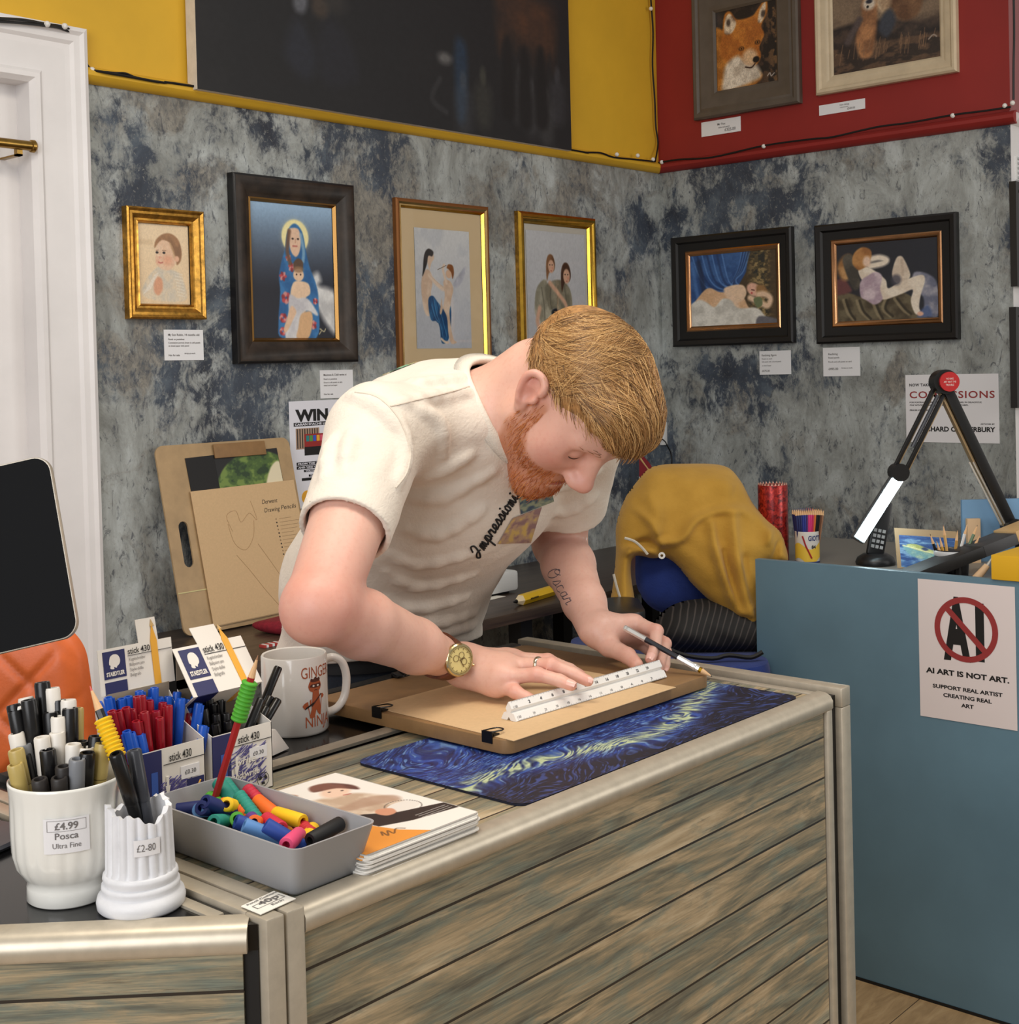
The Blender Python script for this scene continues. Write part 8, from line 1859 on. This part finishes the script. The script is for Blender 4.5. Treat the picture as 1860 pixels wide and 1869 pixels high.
for nm, ps in (('drawcord', [(1140, 982), (1158, 988), (1172, 1000), (1182, 1012)]), ('side_zip', [(1120, 1048), (1126, 1072), (1133, 1094)])): MB().tube([at(x, y, 3.325) for x, y in spline(ps, 4, False)], .0035, 6).build(nm, mat('silver_cord', (196, 190, 176), .4), hd_)
MB().lathe([(.0035, -.001), (.0085, -.001), (.0085, .002), (.0035, .002)], 16, 0, along(at(1208, 1014, 3.325), CAM), False).build('eyelet', SILV, hd_)
STR = NT('black_ribbed_fabric'); vv_ = STR.obj(); sx = STR.n('ShaderNodeVectorMath', operation='DOT_PRODUCT'); STR.l(vv_, sx.inputs[0]); sx.inputs[1].default_value = tuple(rt + Vector((0, 0, -.35)))
wv = STR.math('FRACT', STR.math('DIVIDE', STR.math('ADD', sx.outputs['Value'], STR.math('MULTIPLY', STR.noise(vv_, 5, 2), .03)), .0165)); STR.l(STR.ramp(wv, [(.0, (22, 21, 22)), (.6, (26, 25, 26)), (.76, (78, 72, 70)), (.9, (26, 25, 26))]), STR.b.inputs['Base Color']); STR.b.inputs['Roughness'].default_value = .75
bg_ = thing('striped_bag', 'black bag with thin grey stripes on the blue chair seat', 'bag', at(1290, 1205, 2.98))
soft('bag_body', bg_, [(1190, 1150), (1204, 1122), (1238, 1100), (1290, 1092), (1350, 1096), (1400, 1110), (1410, 1160), (1400, 1186), (1340, 1200), (1270, 1198), (1226, 1190), (1204, 1172)], 3.37, .095, .08, .05, STR.m, [([(1200, 1168), (1260, 1180), (1340, 1182), (1400, 1174)], .012, -.012)], h=.008)
MB().tube([at(x, y, 3.20) for x, y in spline([(1210, 1180), (1250, 1196), (1300, 1202), (1330, 1196), (1370, 1200), (1392, 1190)], 4, False)], .006, 6).build('strap', BLACKM, bg_)
# little flag on a stick behind the chair
fa_, fb_ = ony(1157, 820, YW - .02), onz(1290, 1000, ZD + .004); fl0 = thing('hand_flag', 'small red flag with a white-edged dark blue cross on a stick behind the hoodie', 'flag', fb_)
MB().cyl(fa_, fb_, .0045, seg=10).build('stick', mat('pale_stick', (196, 160, 104), .5), fl0)
fd = (fb_ - fa_).normalized(); fw_, fh_ = .30, .22
def flagpt(u, v): # u along the stick, v away from it (hanging down)
    p = fa_ + fd * (.012 + u * fh_) + Vector((-.10, -.03, -.99)).normalized() * (v * fw_) * (1.0) + Vector((0, -1, 0)) * (.012 + .012 * math.sin(u * 7 + v * 4)); p = p + rt * (-.02 * v); return p
b = MB(); cuts_u = [0, .36, .42, .58, .64, 1]; cuts_v = [0, .28, .34, .46, .52, 1]
for i in range(5):
    for j in range(5):
        ci = i == 2 or j == 2; wi = i in (1, 3) or j in (1, 3); mi = 2 if ci else (1 if wi else 0)
        b.grid(lambda u, v: flagpt(cuts_u[i] + (cuts_u[i + 1] - cuts_u[i]) * u, cuts_v[j] + (cuts_v[j + 1] - cuts_v[j]) * v), 5, 5, mi)
b.build('cloth', [mat('flag_red', (132, 32, 42), .8), mat('flag_white', (206, 204, 204), .8), mat('flag_navy', (32, 38, 58), .8)], fl0, smooth=60)

# desk behind the partition and what stands on it
ZK = .93; ds = thing('corner_desk', 'grey-topped desk behind the blue partition, under the desk lamp', 'desk', (3.15, 1.2, 0))
DG = mat('grey_desk_laminate', (120, 116, 110), .4)
MB().prism([(XP + .022, .2), (3.50, .2), (3.50, 1.99), (3.12, 1.99), (2.925, 1.72), (XP + .022, 1.67)], ZK - .025, ZK).build('top', DG, ds, bevel=.002)
for y in (.25, 1.93): MB().box((2.90 if y < 1 else 3.14, y, 0), (3.46, y + .03, ZK - .025)).build('side_panel', DG, ds, smooth=0)
t = thing('red_tin', 'tall cylinder wrapped in red foil, left of the pencil tub', 'tin', onz(1413, 1018, ZK))
c = onz(1413, 1024, ZK); RF = NT('red_foil'); vv_ = RF.obj(); RF.l(RF.ramp(RF.noise(vv_, 70, 5, .7, 1.0), [(.35, (40, 8, 10)), (.5, (140, 22, 22)), (.68, (196, 60, 44))]), RF.b.inputs['Base Color']); RF.b.inputs['Roughness'].default_value = .3; RF.b.inputs['Metallic'].default_value = .4
hz = at(1413, 884, (c - CAM).dot(FWD)).z - ZK
MB().lathe([(0, 0), (.037, 0), (.038, .002), (.038, hz - .002), (.037, hz), (0, hz - .004)], 40, 0, T(c)).build('cylinder', RF.m, t, smooth=40)
b = MB()
for k in range(26): a = 2 * PI * k / 26; b.add([(.037 * math.cos(a + s_), .037 * math.sin(a + s_), hz + z) for s_, z in ((-.08, -.001), (.08, -.001), (.02, .006))], [(0, 1, 2)], 0, T(c))
b.build('torn_rim', mat('torn_paper_edge', (214, 170, 150), .7), t, smooth=0)
# tub of coloured pencils
c = onz(1474, 1026, ZK); tu = thing('pencil_tub', 'white and yellow tub of coloured pencils on the desk behind the partition', 'tub', c); cmt = cylmap(c, .0305)
MB().lathe([(0, 0), (.029, 0), (.0305, .003), (.0305, .079), (.0295, .080), (.029, .079), (.029, .004), (0, .004)], 40, 0, T(c)).build('cup', mat('tub_white', (214, 210, 204), .4), tu, smooth=40)
b = MB(); b.grid(lambda u, v: cmt(-.048 + .096 * u, .006 + .038 * v + .008 * math.sin(u * 9), .0003), 24, 4, 0); b.grid(lambda u, v: cmt(-.048 + .096 * u, .0005 + .0045 * v, .0004), 24, 2, 1); put_text(b, 'GIOTTO', -.004, .058, h=.012, w=.044, fn=lambda x, y, z: cmt(x, y, .0006), mi=1, bold=.03); put_text(b, '84', .004, .038, h=.008, w=.012, fn=lambda x, y, z: cmt(x, y, .0006), mi=2, bold=.03)
b.tube([cmt(-.018, .070, .001), cmt(-.010, .045, .001), cmt(.004, .014, .001)], .0022, 6, 3); b.build('label_print', [mat('tub_yellow', (222, 184, 62), .5), mat('tub_navy', (40, 54, 110), .5), INK, mat('pencil_red', (160, 34, 36))], tu, smooth=0)
PC = dict(navy=(30, 34, 84), blue=(40, 50, 130), violet=(66, 44, 100), pink=(206, 52, 116), magenta=(188, 44, 90), black=(30, 28, 30), brown=(104, 66, 46), orange=(206, 110, 50), tan=(150, 110, 84))
cps = {}
seq = [('navy', 9), ('blue', 8), ('violet', 3), ('pink', 5), ('magenta', 3), ('orange', 3), ('black', 5), ('brown', 4), ('tan', 2)]; lst = [k for k, n in seq for _ in range(n)]; nrow = len(lst)
for i, k in enumerate(lst):
    row = i % 3; u = (i + .5) / nrow * 2 - 1; base = c + rt * (u * .022) + tc * ((row - 1) * .011 * math.sqrt(max(0.05, 1 - u * u))) + Vector((0, 0, .0045)); top = c + rt * (u * .036 + .003) + tc * ((row - 1) * .016) + Vector((0, 0, .134 - .008 * row + .006 * math.sin(i * 2.3) + .006 * u))
    if k not in cps:
        pr = bpy.data.objects.new('coloured_pencil', None); COL.objects.link(pr); pm2 = mat('pencil_' + k, PC[k], .4); MB().lathe([(.0032, 0), (.0032, .118)], 6).build('barrel', pm2, pr, smooth=25); MB().lathe([(.0032, .118), (.0010, .129)], 8).build('wood_tip', mat('pencil_wood', (214, 172, 126)), pr); MB().lathe([(.0010, .129), (.0002, .132)], 6).build('lead', pm2, pr); cps[k] = []; o = pr
    else: o = dup(cps[k][0][0], Matrix.Identity(4))
    cps[k].append((o, top, along(base, top)))
for k, l_ in cps.items():
    for o, top, M_ in l_: o.matrix_basis = M_; tag(o, '', 'pencil', 'coloured pencils in the tub')
    order_labels([(o, top) for o, top, M_ in l_], k + ' coloured pencil in the white and yellow tub', 'of its colour')
# cordless phone
c = onz(1598, 1030, ZK); ph = thing('cordless_phone', 'black cordless phone standing in its base behind the lit lamp tube', 'phone', c)
BP = mat('phone_black', (20, 20, 22), .35)
MB().lathe([(0, 0), (.047, 0), (.049, .006), (.044, .018), (.030, .027), (0, .029)], 32, 0, T(c) @ Matrix.Diagonal((1, 1, 1, 1))).build('charging_base', BP, ph, smooth=60)
hb, ht = c + Vector((0, 0, .022)) + rt * -.002, c + Vector((0, 0, .155)) + rt * .030 + FWD * .02; Mh = along(hb, ht, tc); Mh = basis(hb, rt - (ht - hb).normalized() * rt.dot((ht - hb).normalized()), ((ht - hb).normalized()).cross(rt).normalized() * 1, (ht - hb).normalized())
hs = MB().box((-.022, -.010, 0), (.022, .010, (ht - hb).length), 0, Mh).build('handset', BP, ph, bevel=.006); kp_ = MB()
for r_ in range(4):
    for c_ in range(3):
        sgn = 1 if (Mh.to_3x3() @ Vector((0, 1, 0))).dot(tc) > 0 else -1; kp_.box((-.0155 + .0112 * c_, sgn * .0100 - .0008, .018 + .0135 * r_), (-.0075 + .0112 * c_, sgn * .0100 + .0008, .026 + .0135 * r_), 0, Mh)
kp_.build('keys', mat('phone_keys', (150, 150, 150), .5), hs, smooth=0)
# small boat picture leaning behind the pencil pot
def art_boat(asp):
    p = Paint(90, 64, (58, 96, 152)); q = p.fbm(4, 14, 4, 3); p.blend(np.clip((q - .5) / .12, 0, 1) * .8, (130, 170, 200)); p.blend(np.clip((.43 - q) / .1, 0, 1) * .8, (34, 66, 126)); p.poly([(.06, .66), (.14, .44), (.36, .30), (.96, .30), (1.02, .52), (.60, .50), (.30, .60)], (158, 188, 168), .02, col2=(112, 160, 168)); p.poly([(.12, .70), (.30, .74), (.60, .58), (.98, .54), (.60, .50), (.30, .56)], (170, 180, 106), .02, col2=(196, 206, 140)); p.line([(.06, .68), (.30, .60), (.60, .50), (1.0, .52)], .014, (218, 220, 170)); p.poly([(.38, .62), (.44, .66), (.50, .60), (.44, .56)], (52, 70, 110), .02); p.grain(.1); return p
c0, c1 = onz(1638, 1037, ZK), onz(1752, 1046, ZK); u_ = (c1 - c0).normalized(); hp_ = .098; lean = (Vector((0, 0, 1)) + FWD * .22).normalized(); nb_ = u_.cross(lean); nb_ = nb_ if nb_.dot(tc) > 0 else -nb_; Mb = basis(c0 + Vector((0, 0, .0005)), u_, lean, nb_); wb = (c1 - c0).length
bp_ = thing('boat_painting', 'small unframed painting of a boat on blue water on the corner desk', 'painting', c0); MB().box((0, 0, -.003), (wb, hp_, 0), 0, Mb).build('card', mat('tan_card', (164, 138, 104), .7), bp_, smooth=0); art_boat(.7).mesh(lambda u, v: Mb @ Vector((wb * .07 + wb * .93 * u, hp_ * .03 + hp_ * .80 * v, .0006))).build('paint', vcol_mat('boat_pigment', .6), bp_, smooth=0)
# dark pot of drawing pencils behind the board stand
c = onz(1738, 1052, ZK); pp_ = thing('pencil_pot', 'black pot of drawing pencils in front of the boat painting', 'pot', c); MB().lathe([(0, 0), (.034, 0), (.036, .003), (.040, .062), (.038, .064), (.035, .060), (.032, .005), (0, .005)], 32, 0, T(c)).build('cup', mat('pot_black', (26, 26, 30), .3), pp_, smooth=40)
MB().lathe([(.0395, .050), (.0405, .052), (.0408, .060), (.040, .062)], 32, 0, T(c), False).build('white_rim', mat('rim_white', (206, 208, 210), .4), pp_, smooth=40)
zz = (c - CAM).dot(FWD); DP = [('black drawing pencil', (26, 24, 26), (538, 322), (24, 22, 22), 0), ('brown drawing pencil', (150, 104, 72), (578, 366), (190, 150, 110), -.4), ('yellow drawing pencil', (196, 150, 60), (597, 338), (200, 160, 110), .2), ('tan drawing pencil', (200, 160, 96), (620, 266), (150, 110, 80), .6), ('ochre drawing pencil', (178, 136, 70), (710, 300), (206, 160, 110), .3), ('white drawing pencil', (206, 200, 196), (770, 262), (214, 180, 150), .8), ('green drawing pencil', (92, 116, 84), (834, 266), (60, 60, 50), .5), ('pale grey drawing pencil', (200, 196, 196), (850, 326), (190, 140, 120), -.3)]
for k, (nm, col, tp, tcx, r_) in enumerate(DP):
    top = at(1540 + tp[0] / 3.4125, 880 + tp[1] / 3.4125, zz + .02 * r_); foot = c + Vector((0, 0, .0062)) + rt * max(-.022, min(.022, (k - 3.5) * .006)) + FWD * (.012 * r_); L = (top - foot).length; t = thing('drawing_pencil', nm + ' standing in the black pot on the corner desk', 'pencil', foot); M_ = along(foot, top)
    MB().lathe([(.0036, 0), (.0036, L - .024)], 6, 0, M_).build('barrel', mat('dp_' + nm.split()[0] + str(k), col, .4), t, smooth=25); MB().lathe([(.0036, L - .024), (.0010, L - .004)], 10, 0, M_).build('wood_tip', mat('pencil_wood', (214, 172, 126)), t); MB().lathe([(.0010, L - .004), (.0002, L)], 6, 0, M_).build('lead', mat('dpl_' + str(k), tcx, .6), t)
# tilted black board stand
sa, sb = at(1672, 1046, 3.03), at(1868, 968, 3.10); us = (sb - sa).normalized(); bs = thing('board_stand', 'black tilted drawing stand leaning up to the right behind the partition', 'stand', sa); dp_ = (FWD - us * FWD.dot(us)).normalized(); nz = us.cross(dp_); nz = nz if nz.z > 0 else -nz; Mst = basis(sa, us, dp_, nz); Ls = (sb - sa).length
MB().box((0, 0, -.026), (Ls * .62, .09, 0), 0, Mst).build('slab', mat('stand_black', (20, 20, 21), .5), bs, bevel=.002); MB().box((Ls * .62, 0, -.026), (Ls * .93, .09, 0), 0, Mst).build('grey_section', mat('stand_grey', (58, 58, 60), .5), bs, bevel=.002); MB().box((Ls * .93, 0, -.024), (Ls * 1.3, .09, .004), 0, Mst).build('wood_end', mat('stand_wood', (196, 160, 110), .5), bs, bevel=.002)
for x in (.45, 1.12): q = Mst @ Vector((Ls * x, .05, -.024)); MB().cyl((q.x, q.y, ZK), tuple(q), .012, seg=10).build('prop', mat('stand_black', (20, 20, 21)), bs)
# light blue board and wooden block behind it
lb0 = onz(1768, 1030, ZK); lbz = at(1768, 922, (lb0 - CAM).dot(FWD)).z; lbp = thing('blue_board', 'light blue board standing behind the pencils at far right', 'board', lb0); Mlb = basis(lb0 + FWD * .04, rt, (0, 0, 1), tc); MB().box((0, 0, -.012), (.22, lbz - ZK + .01, 0), 0, Mlb).build('panel', mat('light_blue_board', (112, 150, 184), .5), lbp, bevel=.001)
wk = thing('wood_block', 'pale wooden block with a round hole in front of the light blue board', 'block', lb0); Mwk = basis(lb0 + FWD * .020, rt, (0, 0, 1), tc); o_ = [(.006, 0), (.038, 0), (.038, .110), (.006, .110)]; h_ = [(.022 + .007 * math.cos(a), .034 + .009 * math.sin(a)) for a in np.linspace(0, 2 * PI, 16, endpoint=False)]; wb_ = plate_with_hole(o_, h_, -.014, 0); wb_.v = [tuple(Mwk @ Vector(p)) for p in wb_.v]; wb_.build('block', mat('pale_wood', (212, 178, 140), .6), wk, smooth=30)
# yellow box on the partition's edge
y0_ = onx(1809, 1054, XP - .006); yb_ = thing('yellow_box', 'bright yellow box lying on the partition’s top edge at far right', 'box', y0_); MB().box((XP - .006, y0_.y - .30, ZP + .0006), (XP + .20, y0_.y, ZP + .054)).build('case', mat('box_yellow', (226, 176, 34), .5), yb_, bevel=.003)
# knife with pale handle
kn0 = at(1772, 1046, 3.02); kf = thing('craft_knife', 'pale-handled knife under the tilted stand at far right', 'knife', kn0); MB().cyl(at(1780, 1058, 3.02), at(1802, 1032, 3.02), .010, .007, 12).build('handle', mat('pale_wood', (212, 178, 140)), kf); MB().cyl(at(1802, 1032, 3.02), at(1812, 1016, 3.02), .004, .001, 8).build('blade', SILV, kf)
# desk lamp
LB = mat('lamp_black', (18, 17, 17), .35); LG = mat('lamp_tan_edge', (176, 150, 112), .35, .4); ZL = 3.30
J, B0, H0 = at(1722, 697, ZL), at(1848, 962, ZL), at(1640, 862, ZL)
dl = thing('desk_lamp', 'black sprung-arm desk lamp with a lit tube on the corner desk', 'lamp', (B0.x, B0.y, ZK))
def bar(a, b, w, d, m_, name, off=0.0): 
    u = (b - a).normalized(); s_ = (rt - u * rt.dot(u)).normalized(); M_ = basis(a + s_ * off, s_, u.cross(s_), u); return MB().box((-w / 2, -d / 2, 0), (w / 2, d / 2, (b - a).length), 0, M_).build(name, m_, dl, bevel=.0015)
bar(J, B0, .024, .022, LB, 'lower_arm'); bar(J + FWD * .012, B0 + FWD * .012, .006, .024, LG, 'lower_arm_rod', -.016)
bar(J, H0, .009, .012, LB, 'upper_arm', -.014); bar(J, H0, .009, .012, LB, 'upper_arm', .014); bar(J + FWD * .006, H0 + FWD * .006, .004, .014, LG, 'upper_arm_edge', -.008); bar(J + FWD * .006, H0 + FWD * .006, .004, .014, LG, 'upper_arm_edge', .020)
MB().tube([J.lerp(H0, .15) - FWD * .01, J.lerp(H0, .72) - FWD * .01], .005, 8).build('spring', GRYP, dl); MB().tube([J.lerp(B0, .55) - rt * .03, J.lerp(B0, .98) - rt * .024], .0028, 8).build('spring', SILV, dl); MB().tube([J.lerp(B0, .55) - rt * .020, J.lerp(B0, .98) - rt * .014], .0028, 8).build('spring', SILV, dl)
MB().cyl(J - FWD * .022, J + FWD * .022, .030, seg=24).build('elbow_joint', LB, dl); MB().cyl(J + rt * .006 - FWD * .030, J + rt * .006 - FWD * .021, .024, seg=28).build('red_badge', mat('badge_red', (178, 34, 36), .4), dl)
b = MB(); Mj = basis(J + rt * .006 - FWD * .0303, rt, (0, 0, 1), tc)
for i, s in enumerate(('WE MAKE', 'ART NOT THE', 'TROUBLE')): put_text(b, s, 0, .005 - .0075 * i, h=.0045, w=(.018, .030, .020)[i], M=Mj, align='C', z=.0004)
b.build('badge_lettering', mat('badge_white', (230, 220, 214), .5), dl, smooth=0)
MB().cyl(H0 - FWD * .02, H0 + FWD * .02, .022, seg=20).build('head_joint', LB, dl)
tp0, tp1 = at(1642, 868, ZL), at(1568, 984, ZL - .02); tdir = (tp1 - tp0).normalized(); MB().tube([tp0 + FWD * .012 - tdir * .012, tp1 + FWD * .012 + tdir * .004], .017, 14).build('shade', mat('lamp_shade_grey', (92, 96, 100), .4, .5), dl)
TUB = NT('lit_tube'); TUB.b.inputs['Base Color'].default_value = (1, 1, 1, 1); TUB.b.inputs['Emission Color'].default_value = lin((222, 248, 255)); TUB.b.inputs['Emission Strength'].default_value = 14.0
MB().tube([tp0 - FWD * .004, tp1 - FWD * .004], .0135, 14).build('tube', TUB.m, dl)
MB().tube(spline([tuple(J.lerp(B0, .97) + rt * .004), tuple(B0 + Vector((0, 0, -.02)) + rt * .012), tuple(B0 + Vector((0, 0, -.05)) + rt * .02)], 5, False), .004, 6).build('cable', SILV, dl)
MB().cyl(B0 - FWD * .025, B0 + FWD * .025, .022, seg=20).build('base_joint', LB, dl); MB().tube([B0, B0 + rt * .02 + Vector((0, 0, -.04)), Vector((B0.x + .015, B0.y - .02, ZK + .002))], .015, 12).build('clamp_post', LB, dl); MB().lathe([(0, 0), (.05, 0), (.05, .012), (0, .016)], 24, 0, T(B0.x + .015, B0.y - .02, ZK)).build('clamp_foot', LB, dl)
